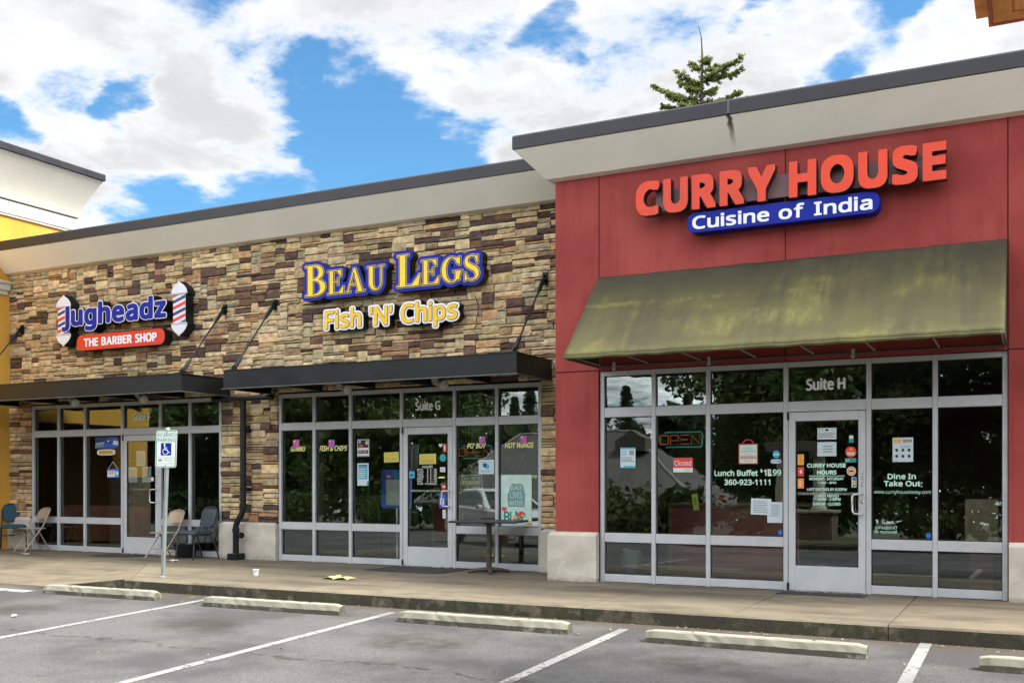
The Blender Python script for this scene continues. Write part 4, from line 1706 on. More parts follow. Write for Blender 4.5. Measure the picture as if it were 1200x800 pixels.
# ------------------------------------------------------------------ metal canopies, their lamps, the awning, the downspout
def canopy(x0, x1, label):
    yf, zt, zb = 12.48, 3.09, 2.79
    t = thing('metal_canopy', label, 'canopy', ((x0 + x1) / 2, YG, zb), group='black metal canopies')
    g = MB()
    th = .012
    # channel section: web with two flanges, on the front and both ends
    for (a, b, c, d) in ((x0, x1, yf, yf + th), (x0, x0 + th, yf + th, YG - .002), (x1 - th, x1, yf + th, YG - .002)):
        g.box(a, b, c, d, zb + .012, zt - .012)
    g.box(x0 - .018, x1 + .018, yf - .018, yf + .075, zb, zb + .0115)
    g.box(x0 - .018, x1 + .018, yf - .010, yf + .075, zt - .0115, zt)
    for s in (x0 - .018, x1 - .075):
        g.box(s, s + .093, yf + .0755, YG - .002, zb, zb + .0115)
        g.box(s, s + .093, yf + .0755, YG - .002, zt - .0115, zt)
    g.build('fascia_frame', 'black_metal', t, bevel=.002)
    g = MB()
    n = int((x1 - x0 - .1) / .15)
    for i in range(n):
        a = x0 + .05 + (x1 - x0 - .1) * i / n
        w = (x1 - x0 - .1) / n
        g.prism([(a, zb + .16), (a + w * .35, zb + .16), (a + w * .5, zb + .20), (a + w * .85, zb + .20), (a + w, zb + .16), (a + w, zb + .164), (a + w * .85, zb + .204), (a + w * .5, zb + .204), (a + w * .35, zb + .164), (a, zb + .164)], yf + .08, YG - .005)
    g.build('deck', M('deck_metal', (.022, .021, .021), .6), t)
    for k in range(1, 5):
        g = MB()
        a = x0 + (x1 - x0) * k / 5
        g.box(a - .03, a + .03, yf + .076, YG - .004, zb + .02, zb + .155)
        g.build('joist', 'black_metal', t)
    g = MB()
    g.box(x0 - .022, x1 + .022, yf - .022, yf - .0185, zb - .005, zb + .0105)
    g.box(x1 + .0185, x1 + .022, yf - .0184, YG - .004, zb - .005, zb + .0105)
    g.build('lip_highlight', M('highlight_grey', (.075, .08, .08), .5, .2, .3, 5), t)  # pale strip on the lower flange, its grey painting the light the lip catches
    for xr in (x0 + .10, x1 - .10):
        p, q = Vector((xr, yf + .13, zt + .03)), Vector((xr, YG - .07, 4.27))
        d = (q - p).normalized()
        g = MB()
        g.tube([p, q], .0125, 8)
        rod = g.build('hanger_rod', 'black_metal', t, smooth=True)
        for a, s in ((p, 1), (q, -1)):
            b = a + d * s * .30
            g = MB()
            g.tube([a + d * s * .03, a + d * s * .07, b - d * s * .05, b], [.022, .034, .030, .016], 8)
            g.tube([a + Vector((-.03, 0, 0)), a + Vector((.03, 0, 0))], .022, 8)
            g.build('clevis', 'black_metal', rod, smooth=True)
        g = MB()
        g.prism([(p.y - .09, zt + .001), (p.y + .09, zt + .001), (p.y + .05, zt + .08), (p.y - .02, zt + .09)], xr - .008, xr + .008, 'x')
        g.box(xr - .07, xr + .07, p.y - .11, p.y + .11, zt + .0005, zt + .012)
        g.build('rod_bracket', 'black_metal', rod)
        g = MB()
        g.box(xr - .035, xr + .035, YG - .035, YG + .01, 4.20, 4.38)
        g.prism([(YG - .035, 4.22), (YG - .10, 4.24), (YG - .10, 4.30), (YG - .035, 4.36)], xr - .008, xr + .008, 'x')
        g.build('rod_bracket', 'black_metal', rod)


canopy(-17.73, -12.35, 'black metal canopy on rods above the barber shop windows')
canopy(-11.45, -6.25, 'black metal canopy on rods left of the red wall')


def canopy_lamp(u, v, label):
    p = atY(u, v, 13.0)
    x, z = p.x, 2.80
    t = thing('canopy_lamp', label, 'lamp', (x, 13.0, z), group='flood lamps under the canopies')
    g = MB()
    g.box(x - .10, x + .02, 12.95, 13.05, z + .0, z + .075)
    g.build('junction_box', M('lamp_grey', (.30, .30, .29), .5), t, bevel=.01)
    g = MB()
    c = Vector((x + .02, 13.0, z - .035))
    d = Vector((.80, -.35, -.25)).normalized()
    g.tube([c - d * .15, c - d * .13, c - d * .02, c + d * .06, c + d * .11], [.030, .045, .050, .068, .078], 16)
    g.build('lamp_head', 'lamp_grey', t, smooth=0.9)
    g = MB()
    g.tube([c + d * .1105, c + d * .118], [.066, .055], 16)
    g.build('lens', M('lens_grey', (.50, .49, .46), .3), t, smooth=True)


canopy_lamp(85, 468, 'grey flood lamp left of the barber shop door, under its canopy')
canopy_lamp(165, 463, 'grey flood lamp right above the Suite F pane, under the canopy')
canopy_lamp(402, 451, 'grey flood lamp left of the Suite G door, under the canopy')
canopy_lamp(514, 445, 'grey flood lamp above the right part of the Suite G pane')

# awning: sewn canvas over a pipe frame
AX0, AX1, AYT, AYF, AZT, AZB = -5.14, -.252, YH - .012, 11.55, 4.03, 2.835
t = thing('fabric_awning', 'long sloping canvas awning streaked with green algae', 'awning', ((AX0 + AX1) / 2, YH, AZB))
g = MB()
rnd.seed(21)
nx_, ny_ = 96, 22
ribs = [AX0 + (AX1 - AX0) * i / 7 for i in range(8)]


def aw(s, q):
    """s along X, q from the wall (0) to the front hem (1)"""
    x = AX0 + (AX1 - AX0) * s
    y = AYT + (AYF - AYT) * q
    z = AZT + (AZB + .03 - AZT) * q
    rr = (s * 7) % 1.0
    sag = -.014 * math.sin(math.pi * rr) * math.sin(math.pi * min(1, q * 1.02))
    wr = .004 * math.sin(37 * s + 9 * q) * math.sin(7 * q + 3 * s) + .003 * math.sin(83 * s + 3 * q)
    seam = .006 * math.exp(-((q - .385) / .018) ** 2)
    n = Vector((0, -.72, .69))
    return Vector((x, y, z)) + n * (sag + wr + seam)


vs = [aw(i / nx_, j / ny_) for j in range(ny_ + 1) for i in range(nx_ + 1)]
W_ = nx_ + 1
fs = [(j * W_ + i, j * W_ + i + 1, (j + 1) * W_ + i + 1, (j + 1) * W_ + i) for j in range(ny_) for i in range(nx_)]
g.add(vs, fs)
# hem turned down at the front
vs = [aw(i / nx_, 1) for i in range(W_)] + [Vector((AX0 + (AX1 - AX0) * i / nx_, AYF + .004, AZB - .012 + .004 * math.sin(i * .7))) for i in range(W_)]
g.add(vs, [(i, i + 1, W_ + i + 1, W_ + i) for i in range(nx_)])
cv = g.build('canvas', 'algae_stained_canvas', t, smooth=True)
sm = cv.modifiers.new('Thickness', 'SOLIDIFY')
sm.thickness = .006
sm.offset = -1
for x in (AX0 + .004, AX1 - .004):
    g = MB()
    g.prism([(AYT - .002, AZT - .02), (AYF + .015, AZB + .02), (AYF + .015, AZB - .005), (AYT - .002, AZB - .005)], x - .003, x + .003, 'x')
    g.build('end_panel', 'algae_stained_canvas' if x < -3 else M('dark_canvas', (.022, .022, .018), .9), t)
M('frame_pipe', (.36, .36, .34), .45, .3)
for i, x in enumerate(ribs):
    g = MB()
    x = min(max(x, AX0 + .03), AX1 - .03)
    g.tube([(x, AYT - .03, AZT - .08), (x, AYF + .05, AZB + .035), (x, AYT - .03, AZB + .03)], .0125, 8)
    g.build('frame_rib', 'frame_pipe', t, smooth=True)
for (y, z) in ((AYF + .05, AZB + .012), (AYT - .03, AZB + .012), (AYT - .03, AZT - .06)):
    g = MB()
    g.tube([(AX0 + .02, y, z), (AX1 - .02, y, z)], .013, 8)
    g.build('frame_pipe', M('dark_pipe', (.06, .06, .055), .5, .2), t, smooth=True)
g = MB()
for u in (716, 828, 998):
    x = atY(u, 430, 12.2).x
    g.tube([(x, 12.30, 2.765), (x, 12.30, 2.85)], .022, 10)
    g.tube([(x, 12.30, 2.745), (x, 12.30, 2.768)], [.012, .030], 10)
g.build('soffit_bulb', 'lamp_grey', t, smooth=True)

# downspout between the two stone fronts
t = thing('downspout', 'black cast downspout with a tee below the canopies', 'pipe', (-11.95, YG, 0))
g = MB()
g.tube([(-11.945, 13.50, 2.70), (-11.945, 13.50, .86), (-11.965, 13.49, .78), (-12.055, 13.47, .64), (-12.075, 13.465, .56), (-12.075, 13.465, .10)], .052, 14)
g.build('pipe', 'black_metal', t, smooth=True)
g = MB()
g.tube([(-12.62, 13.50, 2.735), (-11.31, 13.50, 2.735)], .045, 12)
g.build('cross_pipe', 'black_metal', t, smooth=True)
g = MB()
for z in (2.2, 1.2):
    g.box(-12.01, -11.88, 13.49, YG + .02, z - .02, z + .02)
    g.tube([(-11.945, 13.50, z - .025), (-11.945, 13.50, z + .025)], .058, 14)
for z in (.92, .50):
    g.tube([(-11.945 if z > .6 else -12.075, 13.50 if z > .6 else 13.465, z - .03), (-11.945 if z > .6 else -12.075, 13.50 if z > .6 else 13.465, z + .03)], .062, 14)
g.build('pipe_strap', 'black_metal', t, smooth=True)
g = MB()
g.tube([(-12.075, 13.465, .42), (-11.96, 13.44, .42), (-11.93, 13.43, .42)], [.038, .038, .052], 12)
g.tube([(-11.93, 13.43, .42), (-11.905, 13.42, .42)], [.056, .05], 12)
g.build('clean_out', 'black_metal', t, smooth=True)
g = MB()
g.box(-12.18, -11.97, 13.36, 13.575, 0, .11)
g.build('base_shoe', 'black_metal', t, bevel=.01)


# ------------------------------------------------------------------ furniture and small things on the pavement
M('beige_enamel', (0.34, 0.27, 0.20), .4, .1, .08)
M('blue_vinyl', (0.026, 0.040, 0.062), .55, 0, .2, 8)
M('blue_cloth', (0.006, 0.042, 0.078), .75, 0, .2, 20)
M('chair_frame', (0.02, 0.022, 0.026), .4, .2)


def folding_chair(label):
    """steel folding chair facing -Y in its own space"""
    t = thing('folding_chair', label, 'chair', group='beige folding chairs')
    w = .22
    for s in (-1, 1):
        g = MB()
        # front leg runs up into the back upright
        g.tube([(s * w, -.25, .0), (s * w, .10, .47), (s * (w - .005), .215, .70)], .0115, 8)
        g.build('front_leg', 'beige_enamel', t, smooth=True, local=True)
        g = MB()
        g.tube([(s * (w - .03), .26, .0), (s * (w - .03), .02, .42)], .0115, 8)
        g.build('rear_leg', 'beige_enamel', t, smooth=True, local=True)
    g = MB()
    out = rrect(-.195, -.20, .195, .19, .05)
    g.prism(out, .425, .442, 'z')
    g.build('seat', 'beige_enamel', t, local=True, bevel=.006)
    g = MB()
    # curved back panel hugging the uprights
    nx_, nz_ = 12, 6
    vs = []
    for side_ in (0, .012):
        for j in range(nz_ + 1):
            for i in range(nx_ + 1):
                a = i / nx_ * 2 - 1
                tz = j / nz_
                ww = .205
                if tz > .6:
                    q = (tz - .6) / .4
                    ww = .205 * math.sqrt(max(0, 1 - (q * .62) ** 2))
                z = .60 + .205 * tz - (.0 if tz < .9 else .02 * a * a)
                y = .105 + (z - .47) * .5 + .03 * (1 - a * a) + side_
                vs.append((a * ww, y, z))
    n = (nx_ + 1) * (nz_ + 1)
    fs = []
    for s in (0, 1):
        for j in range(nz_):
            for i in range(nx_):
                q = s * n + j * (nx_ + 1) + i
                fs.append((q, q + 1, q + nx_ + 2, q + nx_ + 1))
    for i in range(nx_):
        fs.append((i, i + 1, n + i + 1, n + i))
        q = nz_ * (nx_ + 1) + i
        fs.append((q, q + 1, n + q + 1, n + q))
    for j in range(nz_):
        for q in (j * (nx_ + 1), j * (nx_ + 1) + nx_):
            fs.append((q, q + nx_ + 1, n + q + nx_ + 1, n + q))
    g.add(vs, fs)
    g.build('backrest', 'beige_enamel', t, smooth=True, local=True)
    g = MB()
    g.tube([(-.215, .213, .70), (-.20, .255, .775), (-.13, .285, .81), (0, .295, .82), (.13, .285, .81), (.20, .255, .775), (.215, .213, .70)], .0115, 8)
    g.build('back_frame', 'beige_enamel', t, smooth=True, local=True)
    g = MB()
    g.tube([(-.19, .215, .08), (.19, .215, .08)], .009, 8)
    g.tube([(-.22, -.135, .155), (.22, -.135, .155)], .009, 8)
    g.build('stretcher', 'beige_enamel', t, smooth=True, local=True)
    return t


def stack_chair(label, cloth):
    """upholstered stacking chair facing -Y in its own space"""
    t = thing('stacking_chair', label, 'chair', group='blue upholstered stacking chairs')
    for s in (-1, 1):
        g = MB()
        g.tube([(s * .235, -.235, 0), (s * .215, -.20, .40), (s * .205, -.15, .425), (s * .20, .12, .415)], .0125, 8)
        g.build('front_leg', 'chair_frame', t, smooth=True, local=True)
        g = MB()
        g.tube([(s * .225, .31, 0), (s * .205, .19, .40)], .0125, 8)
        g.build('rear_leg', 'chair_frame', t, smooth=True, local=True)
    g = MB()
    pts = [(-.20, .12, .415), (-.205, .215, .45), (-.205, .265, .60), (-.20, .30, .76), (-.16, .315, .855), (-.08, .32, .885), (.08, .32, .885), (.16, .315, .855), (.20, .30, .76), (.205, .265, .60), (.205, .215, .45), (.20, .12, .415)]
    g.tube(pts, .0125, 8)
    g.build('back_frame', 'chair_frame', t, smooth=True, local=True)
    g = MB()
    g.tube([(-.21, .225, .27), (.21, .225, .27)], .009, 8)
    g.build('stretcher', 'chair_frame', t, smooth=True, local=True)
    g = MB()
    o = rrect(-.225, -.235, .225, .19, .08, 8)
    c = (0, -.02)
    rings = []
    for k, z in ((.93, .425), (1.0, .438), (1.0, .465), (.94, .485), (.7, .493)):
        rings.append([(c[0] + (p[0] - c[0]) * k, c[1] + (p[1] - c[1]) * k, z) for p in o])
    vs = [p for r in rings for p in r]
    n = len(o)
    fs = [(r * n + i, r * n + (i + 1) % n, (r + 1) * n + (i + 1) % n, (r + 1) * n + i) for r in range(4) for i in range(n)] + [list(range(n)), list(range(4 * n, 5 * n))]
    g.add(vs, fs)
    g.build('seat', cloth, t, smooth=True, local=True)
    g = MB()
    o = rrect(-.19, .53, .19, .87, .12, 8)
    cz = .70
    rings = []
    for k, dy in ((.96, -.002), (1, -.014), (1, -.034), (.93, -.050), (.6, -.056)):
        rings.append([(p[0] * k, .245 + ((cz + (p[1] - cz) * k) - .53) * .20 + dy + .018, cz + (p[1] - cz) * k) for p in o])
    vs = [p for r in rings for p in r]
    n = len(o)
    fs = [(r * n + i, r * n + (i + 1) % n, (r + 1) * n + (i + 1) % n, (r + 1) * n + i) for r in range(4) for i in range(n)] + [list(range(n)), list(range(4 * n, 5 * n))]
    g.add(vs, fs)
    g.build('backrest', cloth, t, smooth=True, local=True)
    return t


fc = folding_chair('beige folding chair in front of the window left of the barber shop door')
fc.location, fc.rotation_euler = (-17.02, 13.36, 0), (0, 0, R(-14))
f2 = copy_tree(fc)
f2['label'] = 'beige folding chair behind the parking sign post'
f2.location, f2.rotation_euler = (-13.53, 13.30, 0), (0, 0, R(-8))
sc_ = stack_chair('slate blue padded chair beside the black downspout', 'blue_vinyl')
sc_.location, sc_.rotation_euler = (-12.78, 13.26, 0), (0, 0, R(-8))
s2 = stack_chair('teal blue padded chair by the yellow wall at the left edge', 'blue_cloth')
s2.location, s2.rotation_euler = (-17.66, 13.44, 0), (0, 0, R(52))

t = thing('plant_pot', 'black tapered plant pot behind the chairs at the glass', 'pot', (-13.20, 13.46, 0))
g = MB()
g.lathe([(.15, 0), (.20, .20), (.215, .20), (.22, .235), (.20, .235), (.185, .19), (0.001, .18)], (-13.20, 13.46, 0), 'z', 24)
g.build('pot', 'black_metal', t, smooth=True)
g = MB()
g.lathe([(.184, .189), (.1, .195), (0.001, .197)], (-13.20, 13.46, 0), 'z', 20)
g.build('soil', 'bark', t)

# reserved parking sign on a leaning galvanised post
bx, by = atZ(191, 676, 0).x, atZ(191, 676, 0).y
tpx = atY(197, 507, by)
t = thing('parking_sign', 'white reserved parking sign on a leaning grey post at the kerb', 'sign', (bx, by, 0))
d = (Vector((tpx.x, by, 2.04)) - Vector((bx, by, 0)))
M('galvanised_post', (.22, .25, .26), .5, .35)
g = MB()
g.tube([(bx, by, -.02), Vector((bx, by, 0)) + d * 1.0], .030, 12)
g.build('post', 'galvanised_post', t, smooth=True)
g = MB()
g.lathe([(.05, 0), (.05, .008), (.033, .02)], (bx, by, .0), 'z', 14)
g.build('collar', 'galvanised_post', t, smooth=True)
g = MB()
pc = Vector((bx, by, 0)) + d * 1.0
g.lathe([(.032, 0), (.034, .02), (.024, .034), (.0001, .04)], (pc.x, pc.y, pc.z - .005), 'z', 12)
g.build('post_cap', 'bright_steel', t, smooth=True)
# the panel faces the camera side of the lot, turned a little
ang = R(17)
ux = Vector((math.cos(ang), math.sin(ang), 0))
uy = (d.normalized())
pn = ux.cross(uy).normalized()
pc = Vector((bx, by, 0)) + d * .872
pc = pc + pn * .034


def sxf(x, z, q):
    return pc + ux * x + uy * z + pn * q


def plate(mb, poly, q0, q1):
    n = len(poly)
    mb.add([sxf(p[0], p[1], q0) for p in poly] + [sxf(p[0], p[1], q1) for p in poly], [list(range(n)), list(range(2 * n - 1, n - 1, -1))] + [(i, i + n, (i + 1) % n + n, (i + 1) % n) for i in range(n)])


PWd, PHt = .156, .258
g = MB()
plate(g, rrect(-PWd, -PHt, PWd, PHt, .03), 0, .004)
pan = g.build('panel', M('reflective_white', (.66, .70, .68), .4), t)
M('sign_green', (.02, .22, .13), .45)
g = MB()
o_, i_ = rrect(-PWd + .008, -PHt + .008, PWd - .008, PHt - .008, .026), rrect(-PWd + .019, -PHt + .019, PWd - .019, PHt - .019, .018)
n = len(o_)
g.add([sxf(p[0], p[1], .0048) for p in o_] + [sxf(p[0], p[1], .0048) for p in i_], [(i, (i + 1) % n, n + (i + 1) % n, n + i) for i in range(n)])
g.build('border', 'sign_green', pan)
g = MB()
for tx, z0, z1 in (('RESERVED', .168, .222), ('PARKING', .100, .150)):
    flat_text(g, tx, (-.125, z0), (.125, z1), lambda x, z, q: sxf(x, z, .0048))
    flat_text(g, tx, (-.123, z0 - .002), (.127, z1 - .002), lambda x, z, q: sxf(x, z, .0050))
g.build('lettering', 'sign_green', pan, fixn=False)
g = MB()
plate(g, rrect(-.078, -.088, .078, .082, .012), .0042, .0052)
g.build('symbol_field', 'sign_blue', pan)
g = MB()


def sstroke(pts, w):
    for (a, b) in zip(pts[:-1], pts[1:]):
        a, b = Vector(a), Vector(b)
        dd = (b - a).normalized()
        nn = Vector((-dd.y, dd.x)) * w / 2
        a2, b2 = a - dd * w * .4, b + dd * w * .4
        g.add([sxf(p.x, p.y, .0062) for p in (a2 + nn, a2 - nn, b2 - nn, b2 + nn)], [(0, 1, 2, 3)])


sstroke([(-.022, .042), (-.016, -.008), (.020, -.012), (.036, -.050), (.052, -.046)], .013)
sstroke([(-.018, .018), (.012, .016)], .010)
sstroke([(-.006 + .042 * math.cos(R(a)), -.034 + .040 * math.sin(R(a))) for a in range(120, 345, 15)], .011)
g.add([sxf(-.024 + .014 * math.cos(R(a)), .060 + .014 * math.sin(R(a)), .0064) for a in range(0, 360, 30)], [list(range(12))])
g.build('wheelchair_symbol', 'reflective_white', pan, fixn=False)
g = MB()
for z0, tx in ((-.135, 'STATE DISABLED PARKING'), (-.168, 'PERMIT REQUIRED'), (-.212, 'UP TO $250 FINE')):
    flat_text(g, tx, (-.115, z0), (.115, z0 + .020), lambda x, z, q: sxf(x, z, .0048))
g.build('small_lettering', M('faded_green', (.22, .30, .24), .6), pan, fixn=False)
g = MB()
o_ = [(-.085 + rnd.uniform(.014, .03) * math.cos(R(a)), -.155 + rnd.uniform(.008, .016) * math.sin(R(a))) for a in range(0, 360, 30)]
g.add([sxf(x, z, .0053) for x, z in o_], [list(range(12))])
g.build('rust_spot', M('rust_brown', (.10, .05, .02), .9), pan, fixn=False)
g = MB()
for z in (.235, -.232):
    g.tube([sxf(0, z, .0045), sxf(0, z, .014)], .009, 8)
g.build('bolt', 'galvanised_post', pan)

# pedestal table
tp = atZ(573, 671, 0)
t = thing('pedestal_table', 'small black cafe table on a single pedestal by the glass', 'table', (tp.x, tp.y, 0))
M('table_black', (.018, .018, .018), .45)
M('pedestal_brown', (.045, .036, .028), .55)
ta = R(10)
ca, sa = math.cos(ta), math.sin(ta)
g = MB()
w1, w2 = .50, .36
pts = [(tp.x + a * w1 * ca - b * w2 * sa, tp.y + a * w1 * sa + b * w2 * ca) for a, b in ((-1, -1), (1, -1), (1, 1), (-1, 1))]
g.prism(pts, .735, .765, 'z')
g.build('table_top', 'table_black', t, bevel=.008)
g = MB()
g.tube([(tp.x, tp.y, .03), (tp.x, tp.y, .735)], .040, 14)
g.tube([(tp.x, tp.y, .70), (tp.x, tp.y, .735)], [.05, .14], 14)
g.build('pedestal', 'pedestal_brown', t, smooth=0.8)
for k in range(4):
    a = R(35 + 90 * k)
    g = MB()
    c_, s_ = math.cos(a), math.sin(a)
    g.tube([(tp.x + c_ * .03, tp.y + s_ * .03, .055), (tp.x + c_ * .18, tp.y + s_ * .18, .045), (tp.x + c_ * .31, tp.y + s_ * .31, .022)], [.035, .028, .022], 8)
    g.tube([(tp.x + c_ * .29, tp.y + s_ * .29, .0), (tp.x + c_ * .29, tp.y + s_ * .29, .02)], .024, 8)
    g.build('base_foot', 'pedestal_brown', t, smooth=True)

# door mats
M('mat_rubber', (.030, .029, .027), .95, 0, .25, 30, .4, 300)
for (xa, xb, ya, yb, lb) in ((-15.05, -14.10, 13.0, 13.58, 'dark rubber doormat at the barber shop door'),
                             (-8.95, -7.60, 12.72, 13.58, 'large dark doormat in front of the Suite G door'),
                             (-2.72, -1.72, 12.32, 12.63, 'narrow dark doormat before the red shop door')):
    t = thing('door_mat', lb, 'doormat', ((xa + xb) / 2, (ya + yb) / 2, 0), group='door mats')
    g = MB()
    g.box(xa + .04, xb - .04, ya + .04, yb - .04, .001, .012)
    g.build('pile', 'mat_rubber', t)
    g = MB()
    for (q0, q1, s0, s1) in ((xa, xb, ya, ya + .04), (xa, xb, yb - .04, yb), (xa, xa + .04, ya + .04, yb - .04), (xb - .04, xb, ya + .04, yb - .04)):
        g.box(q0, q1, s0, s1, .001, .009)
    g.build('border', 'table_black', t)

# concrete wheel stops
def stop_mesh():
    g = MB()
    prof = [(-.085, 0), (.085, 0), (.082, .05), (.050, .105), (.035, .115), (-.035, .115), (-.050, .105), (-.082, .05)]
    n_ = 26
    Ln = 1.0
    r2 = random.Random(2)
    rings = []
    for i in range(n_ + 1):
        s = -Ln + 2 * Ln * i / n_
        k = 1.0
        zz = 1.0
        if i in (0, n_):
            k, zz = .80, .86
        rings.append([(s, p[0] * k + r2.uniform(-.003, .003), p[1] * zz + (r2.uniform(-.004, .002) if p[1] > .02 else 0)) for p in prof])
    vs = [p for r in rings for p in r]
    m_ = len(prof)
    fs = [(i * m_ + k, i * m_ + (k + 1) % m_, (i + 1) * m_ + (k + 1) % m_, (i + 1) * m_ + k) for i in range(n_) for k in range(m_)]
    fs += [list(range(m_)), list(range(n_ * m_, (n_ + 1) * m_))]
    g.add(vs, fs)
    return g


st0 = thing('wheel_stop', 'concrete wheel stop farthest left, nearest the ramp', 'wheel stop', group='concrete wheel stops')
stop_mesh().build('stop_block', 'wheel_stop_concrete', st0, local=True)
for sx_ in (-.55, .55):
    g = MB()
    g.tube([(sx_, 0, .10), (sx_, 0, .118)], .014, 10)
    g.build('anchor_pin', M('rusty_pin', (.12, .06, .03), .8), st0, local=True)
stops = [(-10.86, 9.555, 0.8, None),
         (-7.94, 9.465, .6, 'concrete wheel stop in the stall below the thrown white cup'),
         (-5.09, 9.365, -.6, 'concrete wheel stop in front of the cafe table'),
         (-2.26, 9.255, -1.2, 'mossy concrete wheel stop in front of the red shop door'),
         (.62, 9.13, 0.3, 'concrete wheel stop cut by the right edge')]
for i, (x, y, a, lb) in enumerate(stops):
    o = st0 if i == 0 else copy_tree(st0)
    if lb:
        o['label'] = lb
    o.location = (x, y, lotz(y) + .001)
    o.rotation_euler = (R(1.7), 0, R(a))

# litter
M('foam_white', (.78, .78, .76), .6)
M('paper_yellow', (.46, .42, .19), .8, 0, .3, 25)
cp = atZ(300, 674, 0)
g = MB()
g.lathe([(.030, 0), (.034, .002), (.044, .082), (.047, .085), (.044, .088), (.0405, .084), (.030, .01), (.0001, .01)], cp, 'z', 18)
tag(g.build('foam_cup', 'foam_white', smooth=0.9), 'white foam cup standing on the sidewalk', 'cup')
g = MB()
yp = atZ(397, 678, 0)
rnd.seed(9)
n_ = 9
vs = []
for j in range(6):
    for i in range(n_):
        x = yp.x - .19 + .38 * i / (n_ - 1) + rnd.uniform(-.012, .012)
        y = yp.y - .13 + .24 * j / 5 + rnd.uniform(-.02, .02) + .05 * math.sin(i)
        vs.append((x, y, .006 + rnd.uniform(0, .045) * (1 if 0 < i < n_ - 1 else .2)))
g.add(vs, [(j * n_ + i, j * n_ + i + 1, (j + 1) * n_ + i + 1, (j + 1) * n_ + i) for j in range(5) for i in range(n_ - 1)])
o = g.build('food_wrapper', 'paper_yellow', smooth=True)
sm = o.modifiers.new('Thickness', 'SOLIDIFY')
sm.thickness = .003
tag(o, 'crumpled yellow food wrapper on the sidewalk', 'wrapper')


def scrap(u, v, w, dp, label, mt='paper_white', z=0.0, name='paper_scrap', gp='paper scraps on the ground'):
    c = atZ(u, v, z)
    g = MB()
    vs = []
    for j in range(4):
        for i in range(5):
            vs.append((c.x + w * (i / 4 - .5) + rnd.uniform(-.01, .01), c.y + dp * (j / 3 - .5) + rnd.uniform(-.01, .01), z + .004 + rnd.uniform(0, .022)))
    g.add(vs, [(j * 5 + i, j * 5 + i + 1, (j + 1) * 5 + i + 1, (j + 1) * 5 + i) for j in range(3) for i in range(4)])
    o = g.build(name, mt)
    s = o.modifiers.new('Thickness', 'SOLIDIFY')
    s.thickness = .002
    tag(o, label, 'litter', gp)


scrap(203, 657, .16, .14, 'crumpled white paper lying near the sign post and folding chair')
scrap(30, 649.5, .16, .06, 'flat white paper scrap below the left folding chair')
scrap(222, 695, .09, .07, 'white scrap on the asphalt between the first two wheel stops', z=lotz(9.75))
scrap(17, 722, .06, .05, 'tiny white scrap on the asphalt near the left edge', z=lotz(8.2))
# dead leaves and grit swept against the kerb
rnd.seed(31)
g = MB()
for _ in range(420):
    x = rnd.uniform(-11, .5)
    y = KERB_Y - .02 - abs(rnd.gauss(0, .10)) if rnd.random() < .7 else 9.28 - abs(rnd.gauss(0, .10)) - .02 * x * 0 + (-x * .035 if x < 0 else 0) - .02
    if rnd.random() < .12:
        y = rnd.uniform(6.5, 10)
    s = rnd.uniform(.006, .02)
    z = lotz(y) + .003
    a = rnd.uniform(0, 6.3)
    v = rnd.uniform(.6, 1.3)
    c = rnd.choice(((.22, .13, .05), (.16, .08, .03), (.30, .22, .10), (.10, .07, .03), (.34, .31, .24)))
    g.col = tuple(q * v for q in c)
    vs = []
    for k in range(5):
        b = a + k * 1.2566
        rr = s * (1.3 if k % 2 else .7)
        vs.append((x + rr * math.cos(b), y + rr * math.sin(b) * .7, z + rnd.uniform(0, .008)))
    g.add(vs, [(0, 1, 2, 3, 4)])
m, k, b = principled('dry_leaf')
k.l(k.n('ShaderNodeAttribute', attribute_name='Col').outputs['Color'], b.inputs['Base Color'])
b.inputs['Roughness'].default_value = .9
tag(g.build('leaf_litter', 'dry_leaf', origin=(0, 0, 0), fixn=False), 'dry leaves and grit along the kerb and wheel stops', 'leaf litter', kind='stuff')

# ------------------------------------------------------------------ lettering, notices and signs on the glass
OUT, INN = .0485, .0472                                    # just in front of / behind the pane, measured from the frame face


def vinyl(pane, y, items, mt, name='window_lettering', slant=0.0, mirror=False, bold=0.0, off=OUT):
    g = MB()
    for i, (tx, u0, v0, u1, v1) in enumerate(items):
        x0, x1, z0, z1 = rect_px(u0, v0, u1, v1, y + off)
        flat_text(g, tx, (x0, z0), (x1, z1), lambda x, z, q: (x, y + off, z), mirror, slant)
        if bold:
            for k, (dx, dz) in enumerate(((bold, 0), (-bold, 0), (0, bold), (0, -bold))):
                flat_text(g, tx, (x0 + dx, z0 + dz), (x1 + dx, z1 + dz), lambda x, z, q: (x, y + off - .0003 * (k + 1), z), mirror, slant)
    g.build(name, mt, pane, fixn=False)


